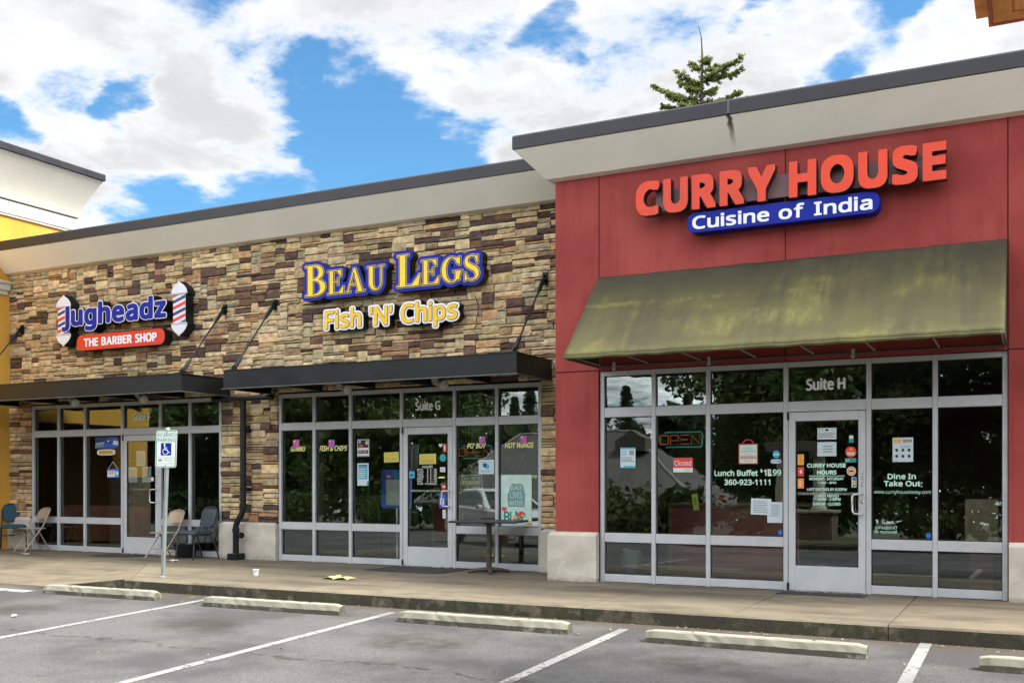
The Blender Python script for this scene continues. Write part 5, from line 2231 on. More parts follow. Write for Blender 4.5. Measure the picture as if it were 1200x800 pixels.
def poster(name, label, cat, box, y, mt, decor=(), off=INN, group=None, tilt=0.0, thick=.0015):
    """sheet taped to the pane; decor: (kind, material, text or None, s0, t0, s1, t1) in fractions of the sheet, t upwards"""
    x0, x1, z0, z1 = rect_px(*box, y + off)
    cx, cz = (x0 + x1) / 2, (z0 + z1) / 2
    t = thing(name, label, cat, (cx, y + off, z0), group=group)
    ct, st = math.cos(R(tilt)), math.sin(R(tilt))
    w, h = x1 - x0, z1 - z0

    def xf(s, tt, q):
        a, b = (s - .5) * w, (tt - .5) * h
        return Vector((cx + a * ct - b * st, y + off - q, cz + a * st + b * ct))

    def flat(mb, poly, q0, q1):
        n = len(poly)
        mb.add([xf(p[0], p[1], q1) for p in poly] + [xf(p[0], p[1], q0) for p in poly], [list(range(n)), list(range(2 * n - 1, n - 1, -1))] + [(i, i + n, (i + 1) % n + n, (i + 1) % n) for i in range(n)])
    g = MB()
    flat(g, [(0, 0), (1, 0), (1, 1), (0, 1)], -thick, 0)
    g.build('sheet', mt, t)
    by = {}
    for i, dcr in enumerate(decor):
        kd, m_, tx, s0, t0, s1, t1 = dcr[:7]
        g = by.setdefault((kd == 'text', m_), MB())
        q = .0006 + .0002 * i
        if kd == 'text':
            flat_text(g, tx, (s0, t0), (s1, t1), lambda x, z, _q: xf(x, z, q))
        elif kd == 'rect':
            flat(g, [(s0, t0), (s1, t0), (s1, t1), (s0, t1)], .0001, q)
        elif kd == 'oval':
            flat(g, ell((s0 + s1) / 2, (t0 + t1) / 2, (s1 - s0) / 2, (t1 - t0) / 2, 28), .0001, q)
        elif kd == 'poly':
            flat(g, [(s0 + a * (s1 - s0), t0 + b * (t1 - t0)) for a, b in tx], .0001, q)
        elif kd == 'lines':
            n = int(tx)
            for j in range(n):
                tt = t0 + (t1 - t0) * (j + .2) / n
                flat(g, [(s0, tt), (s0 + (s1 - s0) * rnd.uniform(.7, 1), tt), (s0 + (s1 - s0) * .9, tt + (t1 - t0) / n * .4), (s0, tt + (t1 - t0) / n * .4)], .0001, q)
    for (is_t, m_), g in by.items():
        g.build('print' if not is_t else 'lettering', m_, t, fixn=not is_t)
    return t


def sticker(label, box, y, mt, decor=(), shape='rect', name='sticker', cat='sticker', off=INN, group=None):
    if shape == 'rect':
        return poster(name, label, cat, box, y, mt, decor, off, group)
    x0, x1, z0, z1 = rect_px(*box, y + off)
    cx, cz = (x0 + x1) / 2, (z0 + z1) / 2
    t = thing(name, label, cat, (cx, y + off, z0), group=group)
    P = {'round': ell(0, 0, .5, .5, 28), 'pill': [(p[0] - .5, p[1] - .5) for p in rrect(0, 0, 1, 1, .3)],
         'heart': [(.5 * math.sin(a) ** 3, .03 + (.41 * math.cos(a) - .16 * math.cos(2 * a) - .06 * math.cos(3 * a) - .03 * math.cos(4 * a))) for a in [2 * math.pi * i / 32 for i in range(32)]]}[shape]
    g = MB()
    g.prism([(cx + p[0] * (x1 - x0), cz + p[1] * (z1 - z0)) for p in P], y + off, y + off + .0015)
    g.build('sheet', mt, t)
    for i, (kd, m_, tx, s0, t0, s1, t1) in enumerate(decor):
        g = MB()
        a = (x0 + s0 * (x1 - x0), z0 + t0 * (z1 - z0))
        b = (x0 + s1 * (x1 - x0), z0 + t1 * (z1 - z0))
        q = y + off - .0006 - .0002 * i
        if kd == 'text':
            flat_text(g, tx, a, b, lambda x, z, _q: (x, q, z))
            g.build('lettering', m_, t, fixn=False)
        else:
            g.prism([(a[0], a[1]), (b[0], a[1]), (b[0], b[1]), (a[0], b[1])], q, y + off - .0001) if kd == 'rect' else g.prism(ell((a[0] + b[0]) / 2, (a[1] + b[1]) / 2, (b[0] - a[0]) / 2, (b[1] - a[1]) / 2, 24), q, y + off - .0001)
            g.build('print', m_, t)
    return t


def neon(box, y, label, lead):
    """OPEN in bent glass tubes with a loop round it"""
    x0, x1, z0, z1 = rect_px(*box, y + .095)
    t = thing('open_sign', label, 'sign', ((x0 + x1) / 2, y + .095, z0), group='unlit neon open signs')
    w, h = x1 - x0, z1 - z0
    yy = y + .095

    def T(pts, mt, nm, r=.0085):
        g = MB()
        g.tube([(x0 + a * w, yy, z0 + b * h) for a, b in pts], r, 8)
        g.build(nm, mt, t, smooth=True)
    T([(.12, .0)] + [(.96, .0), (.985, .06), (1, .15), (1, .85), (.985, .94), (.96, 1.0), (.12, 1.0), (.09, .93)], 'neon_cyan', 'border_tube', .010)
    lo, hi = .2, .80
    lw, gp, s = .20, .055, -.02
    for ch in 'OPEN':
        a, b = s, s + lw
        if ch == 'O':
            T([(a, lo + .06), (a, hi - .06), (a + .02, hi), (b - .02, hi), (b, hi - .06), (b, lo + .06), (b - .02, lo), (a + .02, lo), (a, lo + .06)], 'neon_orange', 'letter_tube')
        elif ch == 'P':
            T([(a, lo - .05), (a, hi), (b - .02, hi), (b, hi - .07), (b, .5), (b - .02, .45), (a + .01, .45)], 'neon_orange', 'letter_tube')
        elif ch == 'E':
            T([(b, hi), (a, hi), (a, .5), (b - .04, .5), (a + .002, .5), (a, lo), (b, lo)], 'neon_orange', 'letter_tube')
        else:
            T([(a, lo - .05), (a, hi), (b, lo), (b, hi + .03)], 'neon_orange', 'letter_tube')
        s = b + gp
    g = MB()
    for a in (.1, .5, .9):
        g.tube([(x0 + a * w, yy, z0 + .2 * h), (x0 + a * w, yy + .04, z0 + .2 * h)], .008, 6)
        g.tube([(x0 + a * w, yy, z0 + .8 * h), (x0 + a * w, yy + .04, z0 + .8 * h)], .008, 6)
    g.box(x0, x1, yy + .04, yy + .05, z0 + .17 * h, z0 + .23 * h)
    g.box(x0, x1, yy + .04, yy + .05, z0 + .77 * h, z0 + .83 * h)
    g.build('carrier', 'black_metal', t)
    g = MB()
    g.tube([(x0 + .3 * w, yy + .045, z0 + h * .83), (x0 + .3 * w, yy + .045, 2.30)], .004, 6)
    g.tube([(x0 + .8 * w, yy + .045, z0 + h * .83), (x0 + .8 * w, yy + .045, 2.30)], .004, 6)
    g.build('hanging_chain', 'black_metal', t)


M('cyan_print', (.05, .36, .52), .6)
M('print_red', (.62, .05, .05), .6)
M('print_pink', (.60, .10, .34), .6)
M('print_purple', (.30, .11, .42), .6)
M('print_orange', (.75, .24, .04), .6)
M('print_amber', (.66, .40, .08), .6)
M('print_teal', (.02, .26, .26), .6)
M('print_green', (.06, .30, .10), .6)
M('print_dark_green', (.01, .20, .14), .6)
M('print_navy', (.015, .035, .16), .6)
M('print_blue', (.02, .10, .50), .6)
M('print_grey_teal', (.13, .26, .27), .6)
M('sheet_mint', (.46, .63, .58), .7)
M('sheet_yellow', (.52, .52, .10), .7)
M('sheet_cream', (.62, .50, .30), .7)

YF = YFG
# --- barber shop glass
flag = poster('team_flag', 'blue flag with a bird head hanging in the barber shop window', 'flag', (111.5, 511.5, 139, 526), YF, 'print_navy',
              [('poly', 'print_blue', [(.04, .45), (.35, .52), (.55, .98), (.95, .9), (1, .2), (.8, .05), (.35, .1), (.0, .25)], 0, 0, 1, 1),
               ('poly', 'print_grey_teal', [(0, .1), (.38, .16), (.38, .5), (.06, .42), (0, .3)], 0, 0, 1, 1),
               ('poly', 'paper_white', [(.80, .72), (.98, .62), (.98, .3), (.75, .36)], 0, 0, 1, 1),
               ('poly', 'paper_white', [(.06, .42), (.38, .5), (.38, .57), (.02, .47)], 0, 0, 1, 1),
               ('oval', 'print_navy', None, .46, .42, .72, .9), ('poly', 'paper_white', [(.52, .62), (.58, .56), (.60, .72), (.55, .74)], 0, 0, 1, 1), ('poly', 'paper_white', [(.63, .72), (.68, .62), (.65, .76)], 0, 0, 1, 1)])
sticker('gold and white rounded name plate below the blue flag', (113.8, 526, 135, 533.4), YF, 'paper_white',
        [('rect', 'print_amber', None, .10, .16, .90, .84), ('text', 'ink', 'BARBERSHOP', .14, .3, .86, .72)], 'pill', 'window_plaque', 'plaque')
t = poster('hanging_sign', 'blue and white hanging sign left of the barber shop door', 'sign', (125.8, 549, 139.2, 559.4), YF, 'paper_white',
           [('rect', 'print_blue', None, 0, .82, 1, 1), ('text', 'ink', 'CLOSED', .08, .42, .62, .78), ('rect', 'cyan_print', None, .68, .0, 1, .82), ('oval', 'paper_white', None, .74, .3, .96, .7), ('rect', 'print_blue', None, 0, 0, 1, .10)])
g = MB()
for (u, v) in ((127, 549), (138, 549)):
    g.tube([atY(u, v, YF + INN), atY(132.3, 541, YF + INN)], .003, 5)
g.build('cord', 'vinyl_white', t)
for i, (bx_, lb) in enumerate((((159.8, 528, 170.2, 545.8), 'blank looking white notice, uppermost of three on the barber shop door'),
                              ((150.5, 547, 160.7, 565), 'white notice at lower left of three on the barber shop door'),
                              ((166.8, 546.5, 177, 564.8), 'white notice at lower right, beside the small tab on the door'))):
    poster('paper_notice', lb, 'notice', bx_, YF + .022 - .05, 'paper_blue', [('lines', 'ink_grey', 9, .12, .12, .9, .88)], .064, 'notices on the barber shop door')
sticker('small white tab beside the right hand door notice', (177, 559, 180, 563.5), YF - .028, 'paper_white', name='sticker')
sticker('small white card low on the glass behind the sign post', (188.8, 596, 191.5, 605), YF, 'paper_white', name='card', cat='card')

# --- fish shop glass
YW = YFG
vinyl(PANES[('G', 0, 1)], YW, [('GUMBO', 340.8, 523, 357.6, 528.6)], 'vinyl_yellow', slant=.2, bold=.0028)
vinyl(PANES[('G', 1, 1)], YW, [('FISH & CHIPS', 375.2, 521.8, 406.5, 528.2)], 'vinyl_yellow', slant=.2, bold=.0028)
vinyl(PANES[('G', 4, 1)], YW, [("PO' BOY", 548, 519, 569, 525)], 'vinyl_yellow', slant=.2, bold=.0028)
vinyl(PANES[('G', 5, 1)], YW, [('HOT WINGS', 592.2, 518.2, 625, 524.6)], 'vinyl_yellow', slant=.2, bold=.0028)
vinyl(PANES[('G', 5, 1)], YW, [('ep', 624, 556.5, 629.6, 560.8)], 'vinyl_yellow', 'edge_lettering')
for (u, v, c, lb) in ((347, 520, 'print_pink', 'pink cup decal above the word GUMBO'), (388.6, 520, 'print_purple', 'purple cup decal above the words FISH & CHIPS'),
                      (565, 516, 'print_purple', "violet cup decal above the words PO' BOY"), (613.4, 515.5, 'print_pink', 'pink striped cup decal above the words HOT WINGS')):
    poster('cup_decal', lb, 'decal', (u - 3.6, v - 5, u + 3.6, v + 4.5), YW, c, [('poly', 'print_purple' if c == 'print_pink' else 'print_pink', [(.1, 0), (.45, 0), (.45, .6), (.0, .6)], 0, 0, 1, 1), ('oval', 'paper_white', None, .1, .72, .4, .95), ('oval', 'print_pink', None, .55, .6, .95, .9)], group='cup decals')
poster('flyer', 'small printed flyer with black and pink picture on glass', 'flyer', (418.8, 514.4, 432.6, 535), YW, 'paper_white',
       [('rect', 'ink', None, .05, .52, .95, .96), ('oval', 'print_red', None, .15, .55, .5, .7), ('oval', 'sheet_cream', None, .68, .68, .92, .92), ('oval', 'paper_blue', None, .12, .78, .3, .93), ('rect', 'ink', None, .08, .18, .92, .38), ('text', 'paper_white', 'MUSIC', .15, .22, .85, .35), ('rect', 'print_purple', None, .05, .0, .95, .06)])
poster('notice_poster', 'blue and white notice poster with a torn corner', 'poster', (418.8, 542.5, 432, 568.8), YW, 'paper_blue',
       [('rect', 'cyan_print', None, .10, .28, .90, .93), ('rect', 'ink', None, .12, .88, .88, .93), ('lines', 'paper_blue', 5, .16, .34, .8, .8), ('rect', 'print_teal', None, .85, .0, 1, .20)])
poster('handwritten_sign', 'yellow hand lettered sheet left of the Suite G door', 'sign', (450, 529.4, 467.2, 541.5), YW, 'sheet_yellow',
       [('text', 'print_orange', 'TAKE', .2, .55, .8, .9), ('text', 'print_red', 'OUT ONLY', .12, .12, .88, .46)], tilt=2)
poster('handwritten_sign', 'yellow hand lettered sheet on the Suite G door glass', 'sign', (491.5, 531.4, 511, 543.6), YW + .022 - .05, 'sheet_yellow',
       [('text', 'print_orange', 'WE HAVE', .15, .52, .85, .88), ('text', 'print_red', 'SEATING', .12, .12, .88, .46)], tilt=1)
hours = [('HOURS', 495, 545.2, 507, 548.2)]
for i, (d_, h_) in enumerate((('MON', '11-8'), ('TUES', '11-8'), ('WED', '11-8'), ('THUR', '11-8'), ('FRI', '11-9'), ('SAT', '11-9'), ('SUN', 'CLOSED'))):
    v = 548.9 + i * 2.75
    hours += [(d_, 489, v, 495.5 + (1 if len(d_) > 3 else 0), v + 2.1), (h_, 500 if h_ != 'CLOSED' else 498, v, 511.8, v + 2.1)]
vinyl(PANES[('G', 'door', 0)], YW - .03, hours, 'vinyl_white', 'hours_lettering', off=.0485)
DG = YW - .028
sticker('small turquoise square sticker at the left of the Suite G door glass', (479.6, 552, 485.8, 560), DG, 'cyan_print', [('rect', 'print_navy', None, .2, .3, .8, .6)], group='stickers on the Suite G door')
sticker('mint heart sticker near the top of the Suite G door', (514, 519, 518.6, 524.4), DG, 'vinyl_mint', (), 'heart', group='stickers on the Suite G door')
sticker('tall red sticker near the top of the Suite G door', (519, 519.5, 523.2, 529.6), DG, 'print_red', [('rect', 'paper_white', None, .3, .2, .7, .8)], group='stickers on the Suite G door')
sticker('round teal sticker with a dark rim on the Suite G door', (515.2, 531.5, 522.8, 540.8), DG, 'print_teal', [('oval', 'cyan_print', None, .15, .15, .85, .85), ('oval', 'print_teal', None, .3, .3, .7, .7)], 'round', group='stickers on the Suite G door')
sticker('pale square sticker right of the opening hours', (515.6, 547, 521.8, 552.8), DG, 'paper_white', [('lines', 'ink_grey', 3, .15, .2, .85, .8)], group='stickers on the Suite G door')
sticker('thin yellow strip sticker right of the opening hours', (513.8, 558.2, 521.2, 560), DG, 'vinyl_yellow', group='stickers on the Suite G door')
sticker('round red and white sticker above the Suite G push bar', (517.4, 566.8, 522.6, 573.4), DG, 'print_red', [('rect', 'paper_white', None, .2, .4, .8, .6)], 'round', group='stickers on the Suite G door')
sticker('large blue sticker with a white panel behind the Suite G handle', (514.8, 579, 522.8, 594.8), DG, 'print_blue', [('rect', 'paper_white', None, .12, .25, .7, .72), ('text', 'print_blue', 'P', .25, .3, .55, .68)], group='stickers on the Suite G door')
sticker('pale strip sticker below the blue one on the Suite G door', (518.6, 597, 522.4, 607), DG, 'paper_blue', group='stickers on the Suite G door')
neon((538.5, 521.7, 576.5, 537), YW, "neon OPEN sign hanging behind the words PO' BOY", 0)
poster('printed_notice', 'white notice with a blue emblem right of the closed sign', 'notice', (561, 538.2, 579, 555.3), YW, 'paper_blue',
       [('rect', 'cyan_print', None, .15, .78, .9, .82), ('oval', 'cyan_print', None, .38, .34, .7, .72), ('rect', 'print_navy', None, .28, .48, .5, .74), ('lines', 'ink_grey', 2, .15, .12, .9, .3)])
t = poster('closed_sign', 'black and cream hanging board reading CLOSED', 'sign', (537.4, 556.2, 565, 573.6), YW, 'sheet_cream',
           [('rect', 'ink', None, .035, .06, .965, .94), ('text', 'vinyl_mint', "SORRY WE'RE", .08, .68, .92, .88), ('rect', 'sheet_cream', None, .07, .32, .93, .63), ('text', 'ink', 'CLOSED', .10, .345, .90, .61), ('text', 'vinyl_mint', 'BUT STILL AWESOME', .08, .12, .92, .26)], tilt=1.5, off=.085, thick=.008)
g = MB()
for (u, v) in ((541, 556.6), (561, 555.2)):
    g.tube([atY(u, v, YW + .085), atY(550.5, 544.5, YW + .07)], .004, 5)
g.build('cord', 'sheet_cream', t)
t = poster('rally_poster', 'large pale poster reading BLACK LIVES MATTER', 'poster', (587, 556, 623, 616.4), YW, 'sheet_mint',
           [('poly', 'print_grey_teal', [(.24, .38), (.22, .52), (.22, .62), (.28, .70), (.30, .79), (.36, .83), (.44, .835), (.5, .82), (.62, .835), (.70, .82), (.74, .74), (.79, .62), (.79, .50), (.77, .38), (.66, .38), (.62, .385), (.38, .385), (.34, .38)], 0, 0, 1, 1),
            ('text', 'sheet_mint', 'BLACK', .31, .71, .69, .80), ('text', 'sheet_mint', 'LIVES', .31, .55, .69, .67), ('text', 'sheet_mint', 'MATTER', .29, .41, .71, .50)])
g = MB()
x0, x1, z0, z1 = rect_px(591, 599.5, 612.5, 611.5, YW + INN - .002)
for tx, a, b in (('B', 0, .28), ('L', .33, .52), ('M', .62, 1.0)):
    for (dx, dz) in ((0, 0), (.006, 0), (-.006, 0), (0, .006), (.004, -.005)):
        flat_text(g, tx, (x0 + a * (x1 - x0) + dx, z0 + dz), (x0 + b * (x1 - x0) + dx, z1 + dz), lambda x, z, q: (x, YW + INN - .002 - .0004 * (abs(dx) * 100 + abs(dz) * 60), z))
g.build('cut_letters', 'print_dark_green', t, fixn=False)
sticker('red paper heart on the large pale poster', (587.8, 593, 594, 599.6), YW - .006, 'print_red', (), 'heart', 'paper_heart', 'heart')
sticker('olive paper heart at the corner of the large pale poster', (616.4, 609.8, 622.6, 615.4), YW - .006, 'print_amber', (), 'heart', 'paper_heart', 'heart')
sticker('red paper flower on the large pale poster', (607, 598.8, 615, 605.6), YW - .010, 'print_red', [('oval', 'print_amber', None, .5, .1, 1.0, .5), ('oval', 'print_green', None, .7, .35, 1.1, .6)], 'round', 'paper_flower', 'flower')
sticker('yellow paper taco shape on the large pale poster', (600.6, 603.8, 606.4, 608.4), YW - .010, 'print_amber', [('rect', 'print_red', None, .1, -.1, .95, .2)], 'pill', 'paper_shape', 'paper shape')

# --- red shop glass
YR = YFH
PW2 = PANES[('H', 2, 1)]
vinyl(PW2, YR, [('Lunch Buffet', 837.4, 550.4, 888, 557.2), ('$', 891.4, 549.4, 893.4, 553.2), ('1', 895.2, 550.2, 898, 556.8), ('.99', 903.6, 550, 915.2, 556.8), ('360-923-1111', 849, 561.6, 902.6, 567.8)], 'vinyl_mint', bold=.0032)
g = MB()
x0, x1, z0, z1 = rect_px(899.6, 549.4, 903.4, 557.6, YR + .0475)
g.prism([(x0, z0), (x1, z0), (x1, z1), (x0, z1)], YR + .0470, YR + .0480)
g.build('price_patch', 'paper_white', PW2)
g = MB()
flat_text(g, '1', (x0 + .012, z0 + .02), (x1 - .012, z1 - .02), lambda x, z, q: (x, YR + .0462, z))
g.build('price_digit', 'ink', PW2, fixn=False)
vinyl(PANES[('H', 4, 1)], YR, [('Dine In', 1040.5, 554.8, 1073, 561), ('Take Out', 1036, 563, 1078.6, 569.2)], 'vinyl_mint', bold=.0032)
vinyl(PANES[('H', 4, 1)], YR, [('www.curryhouselacey.com', 1024, 574.0, 1091, 579.2)], 'vinyl_mint', 'web_lettering')
vinyl(PANES[('H', 4, 1)], YR, [('Occupancy', 1025, 616, 1051, 620.6), ('Maximum 49', 1025, 621.2, 1051, 624.4)], 'vinyl_mint', 'mirrored_lettering', mirror=True)
DH = YR - .03
vinyl(PANES[('H', 'door', 0)], DH, [('CURRY HOUSE', 946, 542.8, 991, 547.4), ('HOURS', 957.8, 551, 980, 555.4)], 'vinyl_mint', 'hours_heading', bold=.0035)
vinyl(PANES[('H', 'door', 0)], DH, [('MONDAY - SATURDAY', 948.6, 559, 988.7, 562.2), ('11AM - 9PM', 957.8, 564, 979.8, 566.6), ('LAST SEATING BY 8:30PM', 945.8, 571.6, 992, 574.6),
                                    ('LUNCH SERVED', 955, 579.4, 982.8, 582), ('11:00AM - 2:30PM', 953, 583, 984.9, 586), ('SUNDAY - CLOSED', 952.7, 588.6, 985, 591.6)], 'vinyl_mint', 'hours_lettering', bold=.0015)
g = MB()
x0, x1, z0, z1 = rect_px(948, 556.9, 990, 557.6, DH + .048)
g.prism([(x0, z0), (x1, z0), (x1, z1), (x0, z1)], DH + .0475, DH + .0485)
g.build('rule', 'vinyl_mint', PANES[('H', 'door', 0)])
poster('health_notice', 'blue and white notice in the leftmost tall pane of the red shop', 'notice', (727, 524, 744.6, 548), YR, 'paper_blue',
       [('rect', 'cyan_print', None, 0, .92, 1, 1), ('lines', 'cyan_print', 4, .08, .60, .5, .86), ('rect', 'ink_grey', None, .6, .62, .9, .86), ('rect', 'ink_grey', None, .05, .30, .95, .34), ('lines', 'ink_grey', 4, .06, .36, .9, .56), ('rect', 'cyan_print', None, 0, 0, 1, .10), ('oval', 'paper_white', None, .04, .02, .2, .09)])
neon((774.5, 505.7, 823, 524), YR, 'neon OPEN sign hanging above the red closed sign', 0)
poster('closed_sign', 'red and white sign reading Closed in the second pane', 'sign', (789, 536, 811.8, 553), YR, 'paper_white',
       [('rect', 'print_red', None, 0, .30, 1, 1), ('text', 'paper_white', 'Closed', .06, .46, .92, .82), ('text', 'paper_white', 'Closed', .065, .455, .925, .815), ('text', 'print_red', 'Open', .6, .08, .9, .22)])
t = poster('bag_decal', 'mint shopping bag decal edged in red above the lunch price', 'decal', (865.6, 519.6, 888, 543.4), YR, 'print_red',
           [('rect', 'sheet_mint', None, .05, .04, .95, .95), ('text', 'ink', 'Curry House', .22, .72, .78, .80), ('text', 'ink', 'Cuisine of India', .14, .60, .86, .68), ('text', 'print_red', 'Order Online', .3, .47, .7, .52), ('rect', 'print_red', None, .10, .26, .90, .40), ('text', 'sheet_mint', 'GRUBHUB', .14, .28, .86, .38), ('lines', 'print_red', 1, .3, .14, .7, .2)])
g = MB()
c0, c1 = atY(870.5, 520, YR + INN), atY(883, 519, YR + INN)
cx, cz, rw = (c0.x + c1.x) / 2, c0.z - .01, (c1.x - c0.x) / 2
g.tube([(cx - rw * math.cos(R(a)), YR + INN, cz + rw * .95 * math.sin(R(a))) for a in range(0, 181, 15)], .006, 6)
g.build('handle', 'print_red', t, smooth=True)
sticker('round light blue sticker right of the bag decal', (905.6, 527.6, 914, 536.6), YR, 'cyan_print', [('rect', 'vinyl_mint', None, .1, .42, .9, .58)], 'round')
sticker('white rounded payment sticker below the round blue one', (903.2, 537.8, 915.4, 542.8), YR, 'paper_blue', [('text', 'print_blue', 'PayPal', .1, .25, .6, .8), ('rect', 'print_purple', None, .65, .3, .9, .7)], 'pill')
poster('paper_notice', 'pale typed sheet hanging low, left and higher of two', 'notice', (880, 584, 903.6, 602.6), YR, 'paper_blue', [('lines', 'ink_grey', 7, .12, .1, .9, .9)], tilt=-2)
poster('paper_notice', 'pale typed sheet hanging low, right and lower of two', 'notice', (899.2, 588, 917, 612), YR + .0024, 'paper_blue', [('lines', 'ink_grey', 9, .12, .3, .9, .9)])
sticker('blue round dot sticker left of the red shop door', (911.6, 620.2, 917, 626.6), YR, 'print_blue', [('rect', 'cyan_print', None, .2, .45, .8, .55)], 'round')
sticker('blue round dot sticker right of the red shop door', (1084.8, 623.8, 1091.4, 631), YR, 'print_blue', [('rect', 'cyan_print', None, .2, .45, .8, .55)], 'round')
RD = YR - .028
poster('paper_notice', 'printed card on the red shop door, upper of two', 'notice', (957.8, 500.8, 980.2, 514.8), RD, 'paper_blue', [('text', 'ink', 'OPEN FOR', .08, .82, .3, .92), ('oval', 'ink', None, .42, .72, .58, .9), ('lines', 'ink_grey', 3, .05, .15, .95, .6)])
poster('paper_notice', 'plain card on the red shop door, lower of two', 'notice', (957.8, 517.5, 980.2, 534.4), RD, 'paper_blue', [('lines', 'ink_grey', 3, .3, .25, .85, .8)])
sticker('amber sticker at the left edge of the red shop door', (934.8, 532, 942, 544.6), RD, 'print_amber', [('rect', 'print_orange', None, .3, .1, .7, .9)], group='stickers on the red shop door')
sticker('red sticker at the left edge of the red shop door', (934.8, 547, 942, 557.8), RD, 'print_red', [('oval', 'paper_white', None, .3, .3, .7, .7)], group='stickers on the red shop door')
sticker('orange sticker lowest at the left edge of the red shop door', (934.8, 560.2, 942, 572), RD, 'print_orange', [('lines', 'paper_white', 3, .2, .2, .8, .8)], group='stickers on the red shop door')
sticker('small dark square sticker with a white top on the red shop door', (994.8, 509.6, 1000.2, 518.6), RD, 'print_teal', [('rect', 'paper_white', None, .1, .55, .9, .95)], group='stickers on the red shop door')
sticker('round red and cream sticker on the red shop door', (990.6, 522.8, 1003.6, 535.6), RD, 'print_red', [('rect', 'sheet_cream', None, .15, .18, .85, .48), ('oval', 'print_orange', None, .3, .6, .7, .85)], 'round', group='stickers on the red shop door')
sticker('teal strip sticker between the two round door stickers', (990.2, 536.4, 1003.4, 541.6), RD, 'print_teal', [('text', 'vinyl_mint', 'AA', .05, .1, .4, .8)], group='stickers on the red shop door')
sticker('round brownish sticker with a dark emblem on the red shop door', (992.2, 546.2, 1003.2, 557.2), RD, 'sheet_cream', [('oval', 'print_red', None, .12, .12, .88, .88), ('oval', 'sheet_cream', None, .2, .2, .8, .8), ('rect', 'ink', None, .3, .4, .7, .6)], 'round', group='stickers on the red shop door')
sticker('striped blue, orange and green sticker by the red shop door handle', (998, 558.8, 1003.6, 570.8), RD, 'paper_blue', [('rect', 'print_blue', None, .2, .65, .9, .95), ('rect', 'print_orange', None, .2, .35, .9, .6), ('rect', 'print_green', None, .2, .05, .9, .3)], group='stickers on the red shop door')
poster('mask_poster', 'white poster with six black icons right of the red shop door', 'poster', (1046, 512.2, 1070.2, 541), YR, 'paper_blue',
       [('rect', 'print_amber', None, .04, .78, .42, .94), ('rect', 'ink_grey', None, .5, .8, .94, .92), ('rect', 'print_orange', None, .6, .84, .8, .9)] +
       [('oval', 'ink', None, a, b, a + .14, b + .13) for a in (.13, .43, .73) for b in (.42, .17)] + [('lines', 'ink_grey', 1, .06, .03, .3, .08), ('lines', 'ink_grey', 1, .4, .6, .9, .66)])

# ------------------------------------------------------------------ things inside the shops
M('sofa_maroon', (.16, .045, .045), .6)
M('wood_tan', (.20, .11, .04), .6)
M('cabinet_tan', (.40, .33, .22), .6)
M('dark_cloth', (.02, .022, .028), .9)
M('bin_blue', (.02, .10, .32), .5)
M('bag_film', (.62, .70, .74), .4)
t = thing('sofa', 'maroon waiting bench behind the barber shop glass', 'sofa', (-16.1, 14.9, 0))
for nm, a in (('seat', (-17.3, -14.95, 14.5, 15.1, .16, .45)), ('backrest', (-17.3, -14.95, 14.28, 14.48, .16, .86))):
    g = MB(); g.box(*a); g.build(nm, 'sofa_maroon', t, bevel=.04)
for x in (-17.25, -15.05):
    g = MB(); g.box(x - .03, x + .05, 14.35, 15.05, 0.02, .155); g.build('foot', 'black_metal', t)
t = thing('handbag', 'dark bag lying on top of the maroon bench', 'bag', (-15.6, 14.38, .86))
g = MB(); g.sphere((-15.6, 14.38, .92), .13, 12, 8, .5); g.build('bag_body', 'dark_cloth', t, smooth=True)
g = MB(); g.tube([(-15.72, 14.38, .95), (-15.66, 14.38, 1.03), (-15.54, 14.38, 1.03), (-15.48, 14.38, .95)], .01, 6); g.build('handle', 'dark_cloth', t)
t = thing('wall_frame', 'dark framed picture high on the barber shop back wall', 'picture', (-16.3, 19.4, 1.5))
g = MB(); g.box(-18.1 + .6, -16.4, 19.44, 19.49, 1.5, 2.2); g.build('frame', 'black_metal', t)
g = MB(); g.box(-18.05 + .6, -16.45, 19.43, 19.4395, 1.55, 2.15); g.build('picture', 'ink', t)
t = thing('barber_chair', 'black barber chair deep inside the left shop', 'chair', (-14.6, 16.6, 0))
g = MB(); g.lathe([(.3, .02), (.3, .05), (.06, .07), (.06, .4)], (-14.6, 16.6, 0), 'z', 18); g.build('base', 'bright_steel', t, smooth=0.8)
g = MB(); g.box(-14.9, -14.3, 16.3, 16.9, .4, .56); g.build('seat', 'dark_cloth', t, bevel=.04)
g = MB(); g.box(-14.9, -14.3, 16.86, 17.0, .56, 1.25); g.build('backrest', 'dark_cloth', t, bevel=.04)
for x in (-14.96, -14.24):
    g = MB(); g.box(x - .05, x + .05, 16.4, 16.9, .62, .70); g.build('armrest', 'dark_cloth', t, bevel=.02)
t = thing('coat_rack', 'dark coats hanging on a rack by the left window', 'coat rack', (-17.0, 15.8, 0))
g = MB(); g.tube([(-17.0, 15.8, .02), (-17.0, 15.8, 1.9)], .02, 8); g.lathe([(.25, .02), (.25, .04), (.02, .06)], (-17, 15.8, 0), 'z', 16); g.build('rack_pole', 'black_metal', t)
g = MB(); g.lathe([(.10, 1.0), (.22, 1.05), (.24, 1.4), (.16, 1.7), (.05, 1.78)], (-17.0, 15.8, 0), 'z', 14); g.build('coat', 'dark_cloth', t, smooth=True)
t = thing('tan_partition', 'tan wooden partition seen through the barber shop door', 'partition', (-14.6, 17.9, 0))
g = MB(); g.box(-16.3, -14.0, 17.85, 17.95, .02, 3.0); g.build('panel', 'wood_tan', t)
g = MB(); g.box(-14.0, -13.93, 17.82, 17.98, .02, 3.0); g.build('trim', 'room_cream', t)
